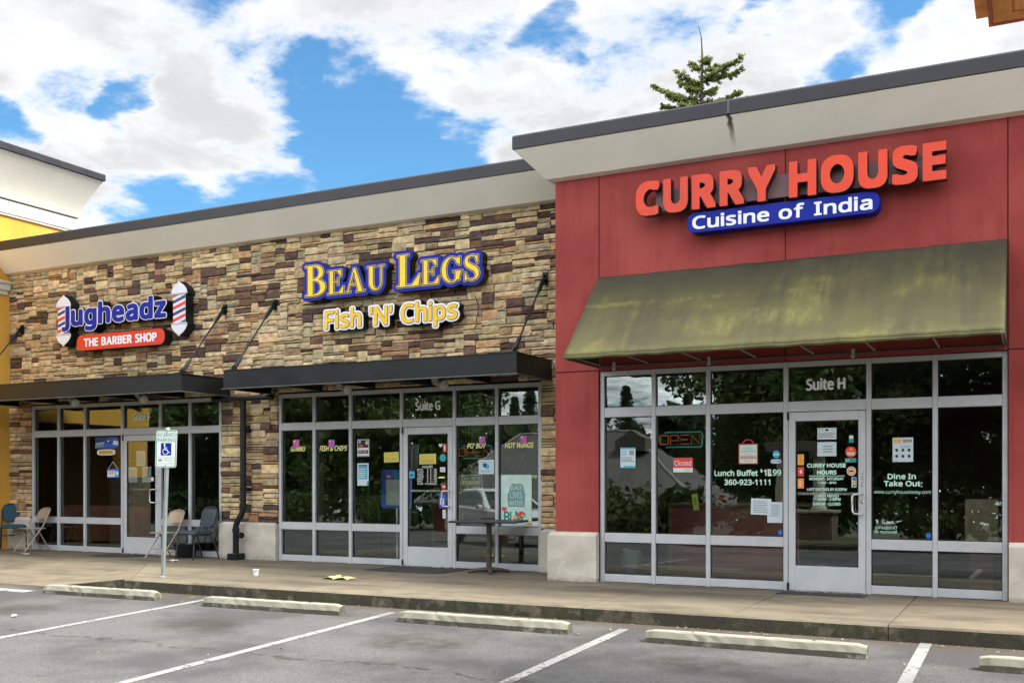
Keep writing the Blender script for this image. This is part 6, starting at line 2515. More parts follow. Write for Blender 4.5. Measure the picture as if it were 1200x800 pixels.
for lb, x, y in (('dark bar table inside the fish shop near its left pane', -10.6, 15.6), ('dark bar table inside the fish shop farther right', -8.4, 16.8)):
    t = thing('bar_table', lb, 'table', (x, y, 0), group='bar tables inside the fish shop')
    g = MB(); g.box(x - .5, x + .5, y - .35, y + .35, 1.04, 1.08); g.build('table_top', 'table_black', t, bevel=.006)
    g = MB(); g.tube([(x, y, .03), (x, y, 1.04)], .05, 12); g.build('pedestal', 'table_black', t, smooth=True)
    g = MB(); g.lathe([(.3, .02), (.3, .035), (.06, .06)], (x, y, 0), 'z', 18); g.build('base', 'table_black', t, smooth=0.8)
t = thing('counter', 'red and white fronted counter inside the fish shop', 'counter', (-9.6, 17.2, 0))
g = MB(); g.box(-10.6, -8.6, 17.4, 18.1, .02, .98); g.build('body', 'room_green', t)
g = MB(); g.box(-10.65, -8.55, 17.35, 18.15, .985, 1.02); g.build('worktop', 'table_black', t)
for i in range(3):
    g = MB(); g.box(-10.5 + .66 * i, -9.98 + .66 * i, 17.38, 17.399, .25, .90); g.build('front_panel', 'print_red' if i != 1 else 'sofa_maroon', t)
t = thing('window_post', 'pale post just inside the left end of the fish shop glass', 'post', (-11.2, 14.6, 0))
g = MB(); g.box(-11.28, -11.12, 14.5, 14.62, .60, 3.0); g.build('post', M('post_cream', (.55, .52, .40), .7), t)
g = MB(); g.box(-11.28, -11.12, 14.5, 14.62, .02, .598); g.build('base', 'wood_tan', t)
# menu board on a stand
bp_ = rect_px(447.5, 550, 468.5, 595, YW + .45)
t = thing('menu_board', 'blue menu board with grey slats on a white stand', 'menu board', ((bp_[0] + bp_[1]) / 2, YW + .45, 0))
x0, x1, z0, z1 = bp_
x1 = x1 + .25
g = MB(); g.prism(rrect(x0, z0, x1, z1, .05), YW + .43, YW + .47); g.build('board', 'print_blue', t)
g = MB()
for i in range(16):
    zz = z0 + .05 + (z1 - z0) * .66 * i / 16
    g.box(x0 + .10, x1 - .08, YW + .424, YW + .4295, zz, zz + .026)
g.build('slats', M('slat_grey', (.42, .43, .44), .5), t)
g = MB(); g.prism(ell(x0 + .15, z1 - .11, .045, .05, 24), YW + .425, YW + .4295); lg = g.build('round_emblem', 'print_red', t)
g = MB(); g.prism(ell(x0 + .15, z1 - .11, .044, .015, 24), YW + .421, YW + .4248); g.build('emblem_band', 'paper_white', lg)
g = MB(); g.prism(ell(x0 + .38, z1 - .11, .13, .06, 28), YW + .425, YW + .4295); g.build('oval_panel', 'print_dark_green', t)
g = MB(); g.tube([((x0 + x1) / 2, YW + .45, .03), ((x0 + x1) / 2, YW + .45, z0)], .02, 10); g.lathe([(.22, .02), (.22, .035), (.03, .05)], ((x0 + x1) / 2, YW + .45, 0), 'z', 18); g.build('stand', 'vinyl_white', t)
M('lantern_paper', (.52, .60, .36), .8)
for i, (u, v, r_, lb) in enumerate(((345, 503, .13, 'pale green paper lantern behind GUMBO, leftmost'), (380, 505, .13, 'pale green paper lantern behind the FISH & CHIPS pane'),
                                    (424, 503, .12, 'pale green paper lantern above the printed flyer'), (460, 500, .15, 'pale green paper lantern above the yellow sheet'),
                                    (556, 501, .16, "pale green paper lantern above the words PO' BOY"), (602, 499, .16, 'pale green paper lantern above the words HOT WINGS'), (630, 497, .16, 'pale green paper lantern at the right end by the stone'))):
    c = atY(u, v, YW + .5)
    t = thing('paper_lantern', lb, 'lantern', c, group='paper lanterns in the fish shop')
    g = MB()
    prof_ = []
    for k in range(17):
        a = math.pi * k / 16
        prof_.append((max(.02, r_ * math.sin(a)) * (1.0 if k % 2 else .965), -r_ * math.cos(a)))
    g.lathe(prof_, c, 'z', 20)
    g.build('shade', 'lantern_paper', t)
    g = MB(); g.tube([c + Vector((0, 0, r_)), Vector((c.x, c.y, 3.04))], .004, 5); g.build('cord', 'ink', t)
t = thing('counter', 'maroon host counter inside the red shop', 'counter', (-3.6, 15.0, 0))
g = MB(); g.box(-4.75, -2.9, 14.6, 15.2, .02, .98); g.build('body', M('counter_maroon', (.26, .05, .055), .5), t)
g = MB(); g.box(-4.78, -2.4, 14.5, 15.25, .985, 1.02); g.build('worktop', 'wood_tan', t)
g = MB(); g.box(-4.80, -4.752, 14.6, 15.2, .02, .98); g.build('end_trim', 'wood_tan', t)
t = thing('waste_bin', 'blue bin lined with a white plastic bag inside the red shop', 'bin', (-4.98, 13.5, 0))
g = MB(); g.lathe([(.11, .02), (.135, .22), (.14, .22)], (-4.98, 13.5, 0), 'z', 18); g.build('bin', 'bin_blue', t, smooth=True)
g = MB()
rnd.seed(4)
for k in range(5):
    pass
pr_ = [(.13, .14), (.155, .20), (.16, .30), (.13, .38), (.09, .36), (.02, .30)]
vs, n_ = [], 18
for (r_, h_) in pr_:
    for j in range(n_):
        a = 2 * math.pi * j / n_
        q = r_ * (1 + .10 * math.sin(5 * a + h_ * 30))
        vs.append((-4.98 + q * math.cos(a), 13.5 + q * math.sin(a), h_ + .012 * math.sin(3 * a)))
g.add(vs, [(i * n_ + j, i * n_ + (j + 1) % n_, (i + 1) * n_ + (j + 1) % n_, (i + 1) * n_ + j) for i in range(len(pr_) - 1) for j in range(n_)])
g.build('bin_liner', 'bag_film', t, smooth=True)
t = thing('menu_rack', 'tan pigeonhole rack standing inside the right pane', 'rack', (-.62, 13.5, 0))
xa, xb, za, zb = rect_px(1131, 585, 1170, 636, 13.4)
za = za - .0
g = MB(); g.box(xa, xb, 13.36, 13.70, za, zb); g.build('case', 'cabinet_tan', t, bevel=.006)
for c_ in range(3):
    for r_ in range(5):
        a = xa + .03 + (xb - xa - .06) * c_ / 3
        b = za + .03 + (zb - za - .06) * r_ / 5
        g = MB(); g.box(a + .012, a + (xb - xa - .06) / 3 - .012, 13.352, 13.3595, b + .012, b + (zb - za - .06) / 5 - .012)
        g.build('drawer_front', M('drawer_tan', (.33, .27, .18), .6), t)
g = MB(); g.box(xa + .05, xb - .05, 13.38, 13.68, .02, za - .001); g.build('stand', 'room_maroon', t)
t = poster('yellow_tag', 'tilted yellow price tag hanging over the maroon counter', 'tag', (811.5, 578, 818.5, 597.5), YR + .5, 'sheet_yellow', [('lines', 'ink', 4, .25, .3, .75, .8)], tilt=8)
g = MB(); p = atY(814, 578, YR + .565); g.tube([p, Vector((p.x, p.y, 3.04))], .003, 5); g.build('cord', 'ink', t)
for i, (x, y, r_, h_, m_, lb) in enumerate(((-4.3, 14.8, .05, .26, 'bright_steel', 'steel jug on the maroon counter, leftmost'), (-4.05, 14.9, .10, .12, 'print_red', 'red bowl on the maroon counter'),
                                           (-3.45, 14.8, .12, .10, 'bright_steel', 'wide steel bowl on the maroon counter'))):
    g = MB(); g.lathe([(r_ * .7, 0), (r_, h_ * .5), (r_ * .8, h_), (r_ * .72, h_), (r_ * .6, .02), (.001, .02)], (x, y, 1.021), 'z', 18)
    tag(g.build('tableware', m_, smooth=True), lb, 'tableware')

# ------------------------------------------------------------------ what stands across the lot and shows in the glass
def leaf_cards(centres, radii, n, size, rs, flat=1.0, cols=None, shell=0.0):
    """many small leaf faces in clumps; returns arrays"""
    V, F, K = [], [], []
    k = 0
    for ci, (c, r) in enumerate(zip(centres, radii)):
        m = n if isinstance(n, int) else n[ci]
        tone = rs.uniform(0.0, 1.0)
        d = rs.normal(size=(m, 3))
        d /= np.linalg.norm(d, axis=1)[:, None] + 1e-9
        rad = r * (shell + (1 - shell) * rs.random(m) ** 0.5)
        P = np.array(c) + d * rad[:, None] * np.array([1, 1, flat])
        A = rs.normal(size=(m, 3))
        A /= np.linalg.norm(A, axis=1)[:, None]
        B = np.cross(A, rs.normal(size=(m, 3)))
        B /= np.linalg.norm(B, axis=1)[:, None] + 1e-9
        s = size * rs.uniform(.6, 1.3, m)
        A *= s[:, None]
        B *= (s * .62)[:, None]
        q = np.stack([P - A, P - B * .9, P + A, P + B * .9], 1)
        V.append(q.reshape(-1, 3))
        t = np.clip(tone * .6 + rs.uniform(0, .5, m), 0, 1)
        K.append(t)
    V = np.concatenate(V)
    K = np.concatenate(K)
    return V, K


def card_mesh(name, V, K, mat, parent, loc=True):
    me = bpy.data.meshes.new(name)
    n = len(K)
    me.from_pydata(V.tolist(), [], [(4 * i, 4 * i + 1, 4 * i + 2, 4 * i + 3) for i in range(n)])
    ca = me.color_attributes.new('Col', 'FLOAT_COLOR', 'CORNER')
    buf = np.repeat(np.stack([K, K, K, np.ones(n)], 1), 4, 0).astype(np.float32)
    ca.data.foreach_set('color', buf.ravel())
    me.materials.append(MATS[mat])
    o = bpy.data.objects.new(name, me)
    C.objects.link(o)
    if parent:
        o.parent = parent
    return o


def broad_tree(label, h, cr, seed, leafsize=.13, per=720, nclump=60):
    rs = np.random.RandomState(seed)
    t = thing('broadleaf_tree', label, 'tree', group='trees across the lot')
    g = MB()
    tr = h * .018 + .06
    g.tube([(0, 0, -.3), (.05, .02, h * .18), (-.06, .05, h * .42), (.03, -.04, h * .7), (0, 0, h * .92)], [tr * 1.35, tr, tr * .8, tr * .45, .03], 9)
    cs, rr = [], []
    for i in range(nclump):
        z = h * (.26 + .72 * (i + .5) / nclump)
        q = (z / h - .26) / .74
        w = cr * (math.sin(math.pi * min(1, q * .86 + .14)) ** .7)
        a = i * 2.4 + rs.uniform(-.5, .5)
        rad = w * math.sqrt(rs.uniform(.15, 1))
        p = (rad * math.cos(a), rad * math.sin(a), z + rs.uniform(-.4, .4))
        cs.append(p)
        rr.append(cr * rs.uniform(.20, .36))
        if i % 2 == 0:
            b = (0, 0, max(h * .15, z - rad * .6))
            m = (p[0] * .5, p[1] * .5, (b[2] + p[2]) / 2 + .15)
            g.tube([b, m, p], [tr * .38, tr * .22, .02], 6)
    g.build('trunk', 'bark', t, smooth=True, local=True)
    V, K = leaf_cards(cs, rr, per, leafsize, rs, .8, shell=.25)
    card_mesh('crown', V, K, 'broad_leaf', t)
    return t


def conifer(label, h, cr, seed, mat='dark_needles', group='conifers across the lot', dens=1.0):
    rs = np.random.RandomState(seed)
    t = thing('conifer', label, 'tree', group=group)
    g = MB()
    g.tube([(0, 0, -.3), (0, 0, h * .5), (.03, 0, h)], [h * .016 + .05, h * .010, .015], 8)
    cs, rr, ns = [], [], []
    z = h * .14
    while z < h * .985:
        q = 1 - z / h
        nb = 6
        a0 = rs.uniform(0, 6)
        for k in range(nb):
            L_ = cr * (q ** .8) * rs.uniform(.65, 1.1) + .12
            a = a0 + k * 6.283 / nb + rs.uniform(-.3, .3)
            dz = -.22 * L_ + rs.uniform(-.1, .1)
            tip = Vector((L_ * math.cos(a), L_ * math.sin(a), z + dz))
            g.tube([(0, 0, z), tip], [.035 * q + .008, .006], 5, caps=False)
            m = max(2, int(L_ / .42))
            for j in range(m):
                s = (j + .6) / m
                cs.append((tip.x * s, tip.y * s, z + dz * s - .05))
                rr.append(.20 + .26 * (1 - s) + .12 * q)
                ns.append(max(6, int(26 * dens)))
        z += h * .020 + .06 * q
    g.build('trunk', 'bark', t, smooth=True, local=True)
    V, K = leaf_cards(cs, rr, ns, .10, rs, .55)
    card_mesh('crown', V, K, mat, t)
    return t


protoA = broad_tree('tall broadleaf tree far left across the lot, seen in the left shop glass', 13.5, 5.4, 1)
protoB = broad_tree('rounded broadleaf tree across the lot opposite the red shop door', 11.5, 5.8, 2, per=760)
plan = [(protoA, -57, -19, 1.0, None), (protoA, -49, -17, .92, 'broadleaf tree second from the left across the lot'), (protoB, -42.5, -20, 1.1, 'wide broadleaf tree across the lot, opposite the barber shop door'),
        (protoA, -36.0, -18, .95, 'broadleaf tree across the lot, opposite the downspout'), (protoB, -30.0, -17, 1.0, 'broadleaf tree across the lot, opposite the left panes of the fish shop'),
        (protoB, -7.4, -15, 1.0, None), (protoA, -.6, -18, 1.0, 'tall broadleaf tree across the lot, opposite the right panes of the red shop'), (protoB, 5.0, -14, 1.15, 'broadleaf tree farthest right across the lot'),
        (protoB, -62, -26, 1.2, 'broadleaf tree behind the leftmost one across the lot'), (protoB, -9.4, -26, .9, 'broadleaf tree right of the grey roofed house')]
for i, (pr, x, y, s, lb) in enumerate(plan):
    o = pr if lb is None else copy_tree(pr)
    if lb:
        o['label'] = lb
    o.location = (x, y, lotz(y))
    o.scale = (s, s, s)
    o.rotation_euler = (0, 0, i * 1.3)
cA = conifer('conifer behind the grey roofed house, leftmost of the row', 13.5, 3.3, 5)
cB = conifer('slim conifer behind the grey roofed house', 12.0, 2.4, 6)
for i, (x, y, s) in enumerate(((-46, -52, 1.05), (-41.5, -55, 1.0), (-37.5, -50, .92), (-33, -56, 1.12), (-29, -52, .90), (-25.5, -57, .98), (-21, -53, 1.0), (-17.0, -55, .95), (-52, -48, 1.1))):
    pr = (cA, cB)[i % 2]
    o = pr if i < 2 else copy_tree(pr)
    if i >= 2:
        o['label'] = ('conifer behind the grey roofed house, third from left', 'tallest conifer behind the middle of the grey roofed house', 'short conifer just right of the tallest one', 'slim conifer above the ridge end of the house',
                      'conifer above the right hip of the house', 'conifer rightmost of the row behind the house', 'conifer standing alone left of the house row')[i - 2]
    o.location = (x, y, lotz(-34))
    o.scale = (s, s, s)
    o.rotation_euler = (0, 0, i * 2.1)
# far-off wood, one mass
rs = np.random.RandomState(12)
cs, rr = [], []
for i in range(230):
    x = rs.uniform(-140, 70)
    y = rs.uniform(-84, -66)
    top = rs.uniform(6.0, 9.6)
    for k in range(4):
        cs.append((x + rs.uniform(-1, 1), y + rs.uniform(-1, 1), -3 + (top + 3) * (k + .7) / 4.3))
        rr.append(2.3 - .42 * k)
V, K = leaf_cards(cs, rr, 60, .62, rs, 1.3)
o = card_mesh('distant_wood', V, K, 'dark_needles', None)
tag(o, 'far dark wood beyond the house, one mass of trees', 'wood', kind='stuff')
# low shrubs in front of the trees
rs = np.random.RandomState(14)
shr = thing('shrub', 'low leafy shrub under the trees across the lot, leftmost', 'shrub', group='shrubs across the lot')
V, K = leaf_cards([(rs.uniform(-1.2, 1.2), rs.uniform(-.8, .8), rs.uniform(.3, 1.5)) for _ in range(16)], [.6] * 16, 120, .10, rs, .8)
card_mesh('foliage', V, K, 'broad_leaf', shr)
g = MB()
for k in range(5):
    g.tube([(0, 0, 0), (rs.uniform(-.8, .8), rs.uniform(-.5, .5), 1.1)], [.03, .01], 5)
g.build('stem', 'bark', shr, local=True)
pl_ = [(-54, -13.5), (-46, -12.5), (-39, -13), (-33, -12.5), (-27, -13), (-21, -14), (-13, -12.5), (-8.0, -9.5), (-3, -11), (3, -10)]
nm_ = ['', 'low leafy shrub second from the left across the lot', 'low leafy shrub opposite the barber shop window', 'low leafy shrub opposite the stone pier and downspout', 'low leafy shrub opposite the fish shop, left', 'low leafy shrub in front of the grey roofed house, left',
       'low leafy shrub at the right end of the grey roofed house', 'low leafy shrub behind the stone piers in the planting island', 'low leafy shrub opposite the right red shop panes', 'low leafy shrub farthest right across the lot']
for i, (x, y) in enumerate(pl_):
    o = shr if i == 0 else copy_tree(shr)
    if i:
        o['label'] = nm_[i]
    o.location = (x, y, lotz(y))
    s = 1.0 + .35 * math.sin(i * 2.3)
    o.scale = (1.3 * s, s, s)
    o.rotation_euler = (0, 0, i)

# house with a standing seam roof
hz = lotz(-34)
ht = thing('house', 'long low house with a grey standing seam hip roof across the lot', 'house', (-27, -37, hz))
M('house_siding', (.11, .10, .09), .8)
M('house_trim', (.28, .27, .25), .7)
g = MB(); g.box(-36.4, -17.6, -41.6, -32.6, hz - .2, -.15); g.build('wall', 'house_siding', ht)
hx0, hx1, hy0, hy1, ez, rz_ = -37.4, -16.9, -42.4, -31.8, -.12, 4.55
rx0, rx1, ry = -32.0, -23.2, -37.1
g = MB()
g.add([(hx0, hy1, ez), (hx1, hy1, ez), (rx1, ry, rz_), (rx0, ry, rz_), (hx0, hy0, ez), (hx1, hy0, ez),
       (hx0, hy1, ez - .2), (hx1, hy1, ez - .2), (hx0, hy0, ez - .2), (hx1, hy0, ez - .2)],
      [(0, 1, 2, 3), (1, 5, 2), (5, 4, 3, 2), (4, 0, 3), (0, 6, 7, 1), (1, 7, 9, 5), (5, 9, 8, 4), (4, 8, 6, 0), (6, 8, 9, 7)])
rf = g.build('roof', 'standing_seam_metal_roof', ht)
g = MB()
n_ = Vector((0, (rz_ - ez), (hy1 - ry))).normalized()
x = hx0 + .3
while x < hx1:
    q = 1.0
    if x < rx0:
        q = (x - hx0) / (rx0 - hx0)
    if x > rx1:
        q = (hx1 - x) / (hx1 - rx1)
    a = Vector((x, hy1, ez)) + n_ * .03
    b = Vector((x, hy1 + (ry - hy1) * q, ez + (rz_ - ez) * q)) + n_ * .03
    g.tube([a, b], .02, 4)
    x += .48
n_ = Vector((rz_ - ez, 0, hx1 - rx1)).normalized()
y = hy1 - .4
while y > hy0:
    q = (hy1 - y) / (hy1 - ry) if y > ry else (y - hy0) / (ry - hy0)
    a = Vector((hx1, y, ez)) + n_ * .03
    b = Vector((hx1 + (rx1 - hx1) * q, y, ez + (rz_ - ez) * q)) + n_ * .03
    g.tube([a, b], .02, 4)
    y -= .48
g.build('roof_seam', M('seam_metal', (.15, .147, .14), .5), rf)
g = MB()
for a, b in (((rx0, ry, rz_), (rx1, ry, rz_)), ((rx1, ry, rz_), (hx1, hy1, ez)), ((rx0, ry, rz_), (hx0, hy1, ez))):
    g.tube([a, b], .10, 6)
g.build('ridge_cap', 'house_trim', rf)
g = MB(); g.tube([(-24.6, -35.6, 3.2), (-24.6, -35.6, 5.1)], .11, 10); g.lathe([(.17, 5.1), (.17, 5.25), (.02, 5.3)], (-24.6, -35.6, 0), 'z', 10); g.build('flue', 'seam_metal', rf)
g = MB(); g.prism([(-23.4, 3.2), (-21.4, 3.2), (-21.4, 3.9), (-22.4, 4.5), (-23.4, 3.9)], -36.4, -35.0); g.build('dormer', 'house_siding', rf)
for x in (-35, -31.5, -27.5, -23.5, -20):
    g = MB(); g.box(x - .6, x + .6, -32.598, -32.53, hz + .9, hz + 2.2); w = g.build('window', 'house_trim', ht)
    g = MB(); g.box(x - .5, x + .5, -32.529, -32.50, hz + 1.0, hz + 2.1); g.build('pane', M('dark_pane', (.02, .025, .03), .1), w)
g = MB(); g.box(-26.0, -25.0, -32.598, -32.54, hz, hz + 2.1); g.build('door', 'house_trim', ht)

# planting island with stone piers
g = MB()
g.prism(rrect(-9.4, -7.6, 6.0, -3.5, .8), -.9, lotz(-3.5) + .13, 'z')
tag(g.build('planting_island', 'kerb_concrete', origin=(0, 0, 0)), 'kerbed planting island in the lot across from the red shop', 'planting island', kind='structure')
g = MB()
g.prism(rrect(-9.22, -7.42, 5.82, -3.68, .7), lotz(-3.5) + .10, lotz(-3.5) + .16, 'z')
tag(g.build('island_soil', 'forest_soil', origin=(0, 0, 0)), 'bark mulch and soil in the planting island', 'soil', kind='structure')
iz = lotz(-3.5) + .16
t = thing('stone_pier', 'stone base carrying two pale columns in the planting island', 'pier', (-6.2, -5.8, iz))
g = MB(); g.box(-7.2, -5.2, -6.3, -5.3, iz - .05, iz + .80); g.build('base', M('pier_stone', (.20, .16, .11), .9, 0, .35, 7, .5, 20), t, bevel=.02)
g = MB(); g.box(-7.28, -5.12, -6.38, -5.22, iz + .801, iz + .88); g.build('base_cap', 'house_trim', t, bevel=.01)
for x in (-6.75, -5.65):
    g = MB(); g.lathe([(.24, .881), (.24, .95), (.19, .97), (.16, 2.5), (.22, 2.52), (.22, 2.6)], (x, -5.8, iz), 'z', 18); g.build('column', M('column_cream', (.48, .45, .34), .7), t, smooth=0.6)
g = MB(); g.box(-7.15, -5.25, -6.2, -5.4, iz + 2.601, iz + 2.9); g.build('beam', 'house_siding', t, bevel=.01)

# white car driving past, seen only in the glass
t = thing('parked_car', 'white hatchback car in the lot, mirrored in the fish shop glass', 'car', (-12.6, 2.95, lotz(2.95)), R(37.5))
M('car_white', (.62, .63, .63), .2, 0, .02, spec=.6)
M('car_glass', (.012, .014, .016), .05, spec=.8)
M('tyre', (.018, .018, .018), .85)
M('tail_red', (.35, .01, .01), .25)
Lc = 2.15
wb = (-1.38, 1.40)
low = [(-2.12, .42), (-2.16, .72), (-2.10, .98), (-1.98, 1.02), (-.9, 1.02), (.55, .98), (1.25, .93), (1.85, .78), (2.10, .62), (2.14, .40), (2.05, .24)]
low += [(wb[1] + .36 * math.cos(R(a)), .30 + .36 * math.sin(R(a))) for a in range(0, 181, 20) if not (a == 0)]
low += [(wb[0] + .36 * math.cos(R(a)), .30 + .36 * math.sin(R(a))) for a in range(0, 181, 20)]
low += [(-2.05, .26)]
g = MB(); g.prism(low, -.88, .88); g.build('body', 'car_white', t, local=True, bevel=.05, seg=3)
cab = [(-2.0, 1.015), (.62, .985), (-.12, 1.44), (-.5, 1.50), (-1.3, 1.48), (-1.78, 1.36)]
g = MB()
vs = [(p[0], -.84 + (.22 * (p[1] - 1.0) / .5), p[1]) for p in cab] + [(p[0], .84 - (.22 * (p[1] - 1.0) / .5), p[1]) for p in cab]
n_ = len(cab)
g.add(vs, [list(range(n_)), list(range(2 * n_ - 1, n_ - 1, -1))] + [(i, i + n_, (i + 1) % n_ + n_, (i + 1) % n_) for i in range(n_)])
g.build('cabin', 'car_white', t, local=True, bevel=.04, seg=3)
for s in (-1, 1):
    for nm, pw in (('rear_side_window', [(-1.72, 1.06), (-.82, 1.06), (-.86, 1.42), (-1.28, 1.41), (-1.62, 1.32)]), ('front_side_window', [(-.76, 1.06), (.42, 1.04), (-.14, 1.38), (-.42, 1.43), (-.80, 1.42)])):
        g = MB()
        yy = lambda z: s * (.845 - .22 * (z - 1.0) / .5 + .008)
        m_ = len(pw)
        g.add([(p[0], yy(p[1]), p[1]) for p in pw] + [(p[0], yy(p[1]) - s * .02, p[1]) for p in pw], [list(range(m_)), list(range(2 * m_ - 1, m_ - 1, -1))] + [(i, i + m_, (i + 1) % m_ + m_, (i + 1) % m_) for i in range(m_)])
        g.build(nm, 'car_glass', t, local=True)
    for x in wb:
        g = MB(); g.lathe([(.20, -.11), (.30, -.11), (.325, -.08), (.325, .08), (.30, .11), (.20, .11)], (x, s * .80, .325), 'y', 28)
        wh = g.build('wheel', 'tyre', t, local=True, smooth=0.8)
        g = MB(); g.lathe([(.03, -.02), (.20, -.02), (.21, .0), (.20, .02), (.03, .02)], (x, s * .90, .325), 'y', 24)
        for k in range(5):
            a = R(72 * k)
            g.tube([(x, s * .925, .325), (x + .19 * math.cos(a), s * .915, .325 + .19 * math.sin(a))], .028, 5)
        g.build('rim', 'bright_steel', wh, local=True)
    g = MB(); g.box(-2.15, -1.90, s * .62, s * .885, .80, .97); g.build('tail_light', 'tail_red', t, local=True, bevel=.02)
    g = MB(); g.box(1.78, 2.06, s * .58, s * .86, .63, .76); g.build('headlight', 'bright_steel', t, local=True, bevel=.03)
    g = MB(); g.box(.32, .50, s * .88, s * 1.02, .97, 1.09); g.build('mirror', 'car_white', t, local=True, bevel=.03)
g = MB()
g.add([(-2.015, -.68, 1.05), (-2.015, .68, 1.05), (-1.80, .60, 1.35), (-1.80, -.60, 1.35), (-1.99, -.68, 1.05), (-1.99, .68, 1.05), (-1.775, .60, 1.35), (-1.775, -.60, 1.35)], [(0, 1, 2, 3), (7, 6, 5, 4), (0, 4, 5, 1), (1, 5, 6, 2), (2, 6, 7, 3), (3, 7, 4, 0)])
g.build('rear_window', 'car_glass', t, local=True)
g = MB()
g.add([(.66, -.70, 1.0), (.66, .70, 1.0), (-.08, .58, 1.43), (-.08, -.58, 1.43), (.62, -.70, .99), (.62, .70, .99), (-.12, .58, 1.42), (-.12, -.58, 1.42)], [(0, 1, 2, 3), (7, 6, 5, 4), (0, 4, 5, 1), (1, 5, 6, 2), (2, 6, 7, 3), (3, 7, 4, 0)])
g.build('windscreen', 'car_glass', t, local=True)

# ------------------------------------------------------------------ fir behind the roof, its top in view
TY = 31.0
fb = atY(822, 120, TY)
rs = np.random.RandomState(77)
t = thing('fir_tree', 'fir tree with a bare leader rising behind the red building roof', 'tree', (fb.x, TY, -.17))
g = MB()
p0 = atY(818.5, 30, TY)
top = atY(823, 68, TY)
mid = atY(821.5, 130, TY)
g.tube([(fb.x, TY, -.4), (fb.x, TY, mid.z * .6), mid, top, atY(822, 45, TY), p0], [.20, .13, .055, .032, .018, .008], 8)
cs, rr, ns = [], [], []


def bough(a, b, rise=.0, dn=1.0):
    """branch with drooping side twigs and needle tufts"""
    a, b = Vector(a), Vector(b)
    m = (a + b) / 2 + Vector((0, 0, -.12 * (b - a).length + rise))
    pts = [a * (1 - s) ** 2 + m * 2 * s * (1 - s) + b * s * s for s in np.linspace(0, 1, 7)]
    g.tube(pts, [.032 * (1 - i / 7) + .008 for i in range(7)], 5)
    L_ = (b - a).length
    nt = max(4, int(L_ / .13))
    for i in range(nt):
        s = (i + .6) / nt
        q = a * (1 - s) ** 2 + m * 2 * s * (1 - s) + b * s * s
        dr = (b - a).normalized()
        for sd in (-1, 1, 0):
            sidev = dr.cross(Vector((0, 0, 1))) * sd
            ln = (.26 * (1 - s * .75) + .06) * rs.uniform(.6, 1.2)
            e = q + (sidev * .8 + dr * .55 + Vector((0, 0, rs.uniform(-.55, .30)))).normalized() * ln
            g.tube([q, e], [.009, .004], 4, caps=False)
            for w in (.35, .7, 1.0):
                c = q.lerp(e, w)
                cs.append(tuple(c)); rr.append(.05 + .045 * rs.random()); ns.append(int(27 * dn))


def P_(u, v, dy=0.0):
    return atY(u, v, TY + dy)


for (u0, v0, u1, v1, dy) in ((823, 93, 868, 66, -.3), (823, 96, 869, 80, .3), (822, 84, 838, 77, .2), (822, 98, 793, 84, -.3), (822, 100, 797, 96, .5), (821, 118, 766, 100, .2), (821, 122, 782, 110, -.7), (821, 126, 776, 124, -.3),
                             (822, 122, 868, 107, -.4), (822, 124, 874, 116, .5), (821, 128, 800, 122, -1.2), (822, 128, 845, 118, -1.0), (822, 82, 812, 74, .1), (822, 106, 806, 103, -.6), (822, 110, 838, 104, .7), (822, 76, 828, 71, 0)):
    bough(P_(u0, v0), P_(u1, v1, dy))
for i in range(44):
    z = mid.z * (.35 + .58 * i / 44)
    a = i * 2.4
    L_ = 1.5 + 2.6 * (1 - i / 44)
    a_ = Vector((fb.x, TY, z))
    bough(a_, a_ + Vector((L_ * math.cos(a), L_ * math.sin(a), rs.uniform(-.3, .1))), 0, .6)
ZZ = np.linspace(mid.z, top.z, 26)
for z in ZZ:
    cs.append((fb.x + rs.uniform(-.05, .05), TY + rs.uniform(-.05, .05), z)); rr.append(.10); ns.append(22)
g.build('trunk', 'bark', t, smooth=True)
V, K = leaf_cards(cs, rr, ns, .029, rs, .8)
V = V - np.array([fb.x, TY, -.17])
card_mesh('crown', V, K, 'yellow_green_needles', t)

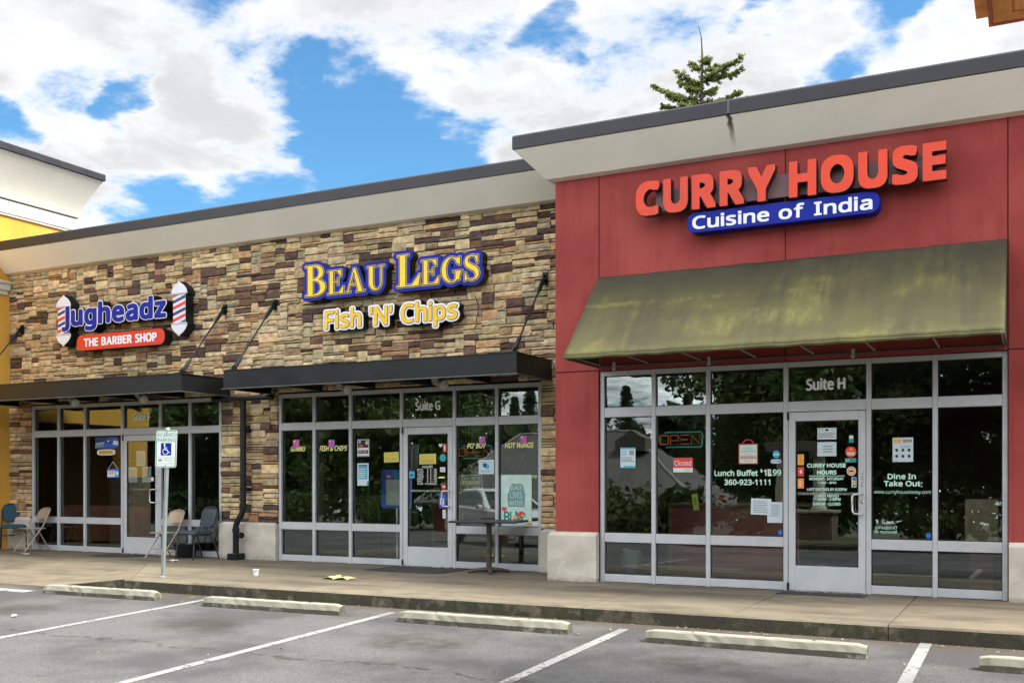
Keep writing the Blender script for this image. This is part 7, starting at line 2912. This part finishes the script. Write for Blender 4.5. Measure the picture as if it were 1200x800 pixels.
# ------------------------------------------------------------------ cedar soffit overhead at the upper right
SZ = 5.0
c0 = atZ(1162, 29, SZ)
c1 = atZ(1144, 23, SZ + .12)
t = thing('timber_canopy', 'orange cedar boarded soffit corner overhead at the upper right', 'canopy', (2.6, 6.5, lotz(6.5)))
ex, ey = c0.x, c0.y
g = MB(); g.box(ex + .16, 4.6, 6.9, ey - .16, SZ + .012, SZ + .05); g.build('soffit_boards', 'varnished_cedar_boards', t)
M('cedar_trim', (.82, .38, .13), .5, 0, .18, 5)
M('cedar_edge', (.50, .16, .08), .5, 0, .15, 5)
for nm, a in (('soffit_border', (ex + .012, 4.6, ey - .155, ey - .012, SZ, SZ + .048)), ('soffit_border', (ex + .012, ex + .155, 6.9, ey - .156, SZ, SZ + .048))):
    g = MB(); g.box(*a); g.build(nm, 'cedar_trim', t, bevel=.004)
for nm, a in (('fascia_board', (ex - .02, 4.6, ey - .0115, ey + .02, SZ - .012, SZ + .40)), ('fascia_board', (ex - .02, ex + .0115, 6.9, ey - .012, SZ - .012, SZ + .40))):
    g = MB(); g.box(*a); g.build(nm, 'cedar_edge', t, bevel=.004)
g = MB(); g.box(ex - .02, 4.6, 6.9, ey + .02, SZ + .401, SZ + .45); g.build('roof_deck', 'cap_metal', t)
# a second, slightly higher bay with a prismatic light strip
fx, fy = c1.x, c1.y
for a in ((fx, fx + .10, 6.95, fy, SZ + .12, SZ + .22), (fx + .1005, ex - .021, fy - .06, fy, SZ + .12, SZ + .22), (fx + .185, ex - .021, 6.95, fy - .061, SZ + .13, SZ + .22)):
    g = MB(); g.box(*a); g.build('side_bay', 'cedar_trim', t, bevel=.003)
g = MB()
g.box(fx + .1005, fx + .1845, 6.95, fy - .062, SZ + .145, SZ + .20)
ld = g.build('light_diffuser', M('prismatic_white', (.74, .74, .72), .4), t)
g = MB()
y = fy - .09
while y > 7.2:
    for x in (fx + .118, fx + .142, fx + .166):
        g.box(x - .007, x + .007, y - .008, y + .008, SZ + .141, SZ + .1445)
    y -= .028
g.build('prism_dimples', M('dimple_grey', (.52, .52, .5), .4), ld)
for x, y in ((2.2, 8.2), (4.2, 8.2), (2.2, 7.3), (4.2, 7.3)):
    g = MB(); g.box(x - .1, x + .1, y - .1, y + .1, lotz(y) - .1, SZ + .01); g.build('post', 'cedar_trim', t, bevel=.008)

bpy.context.view_layer.update()
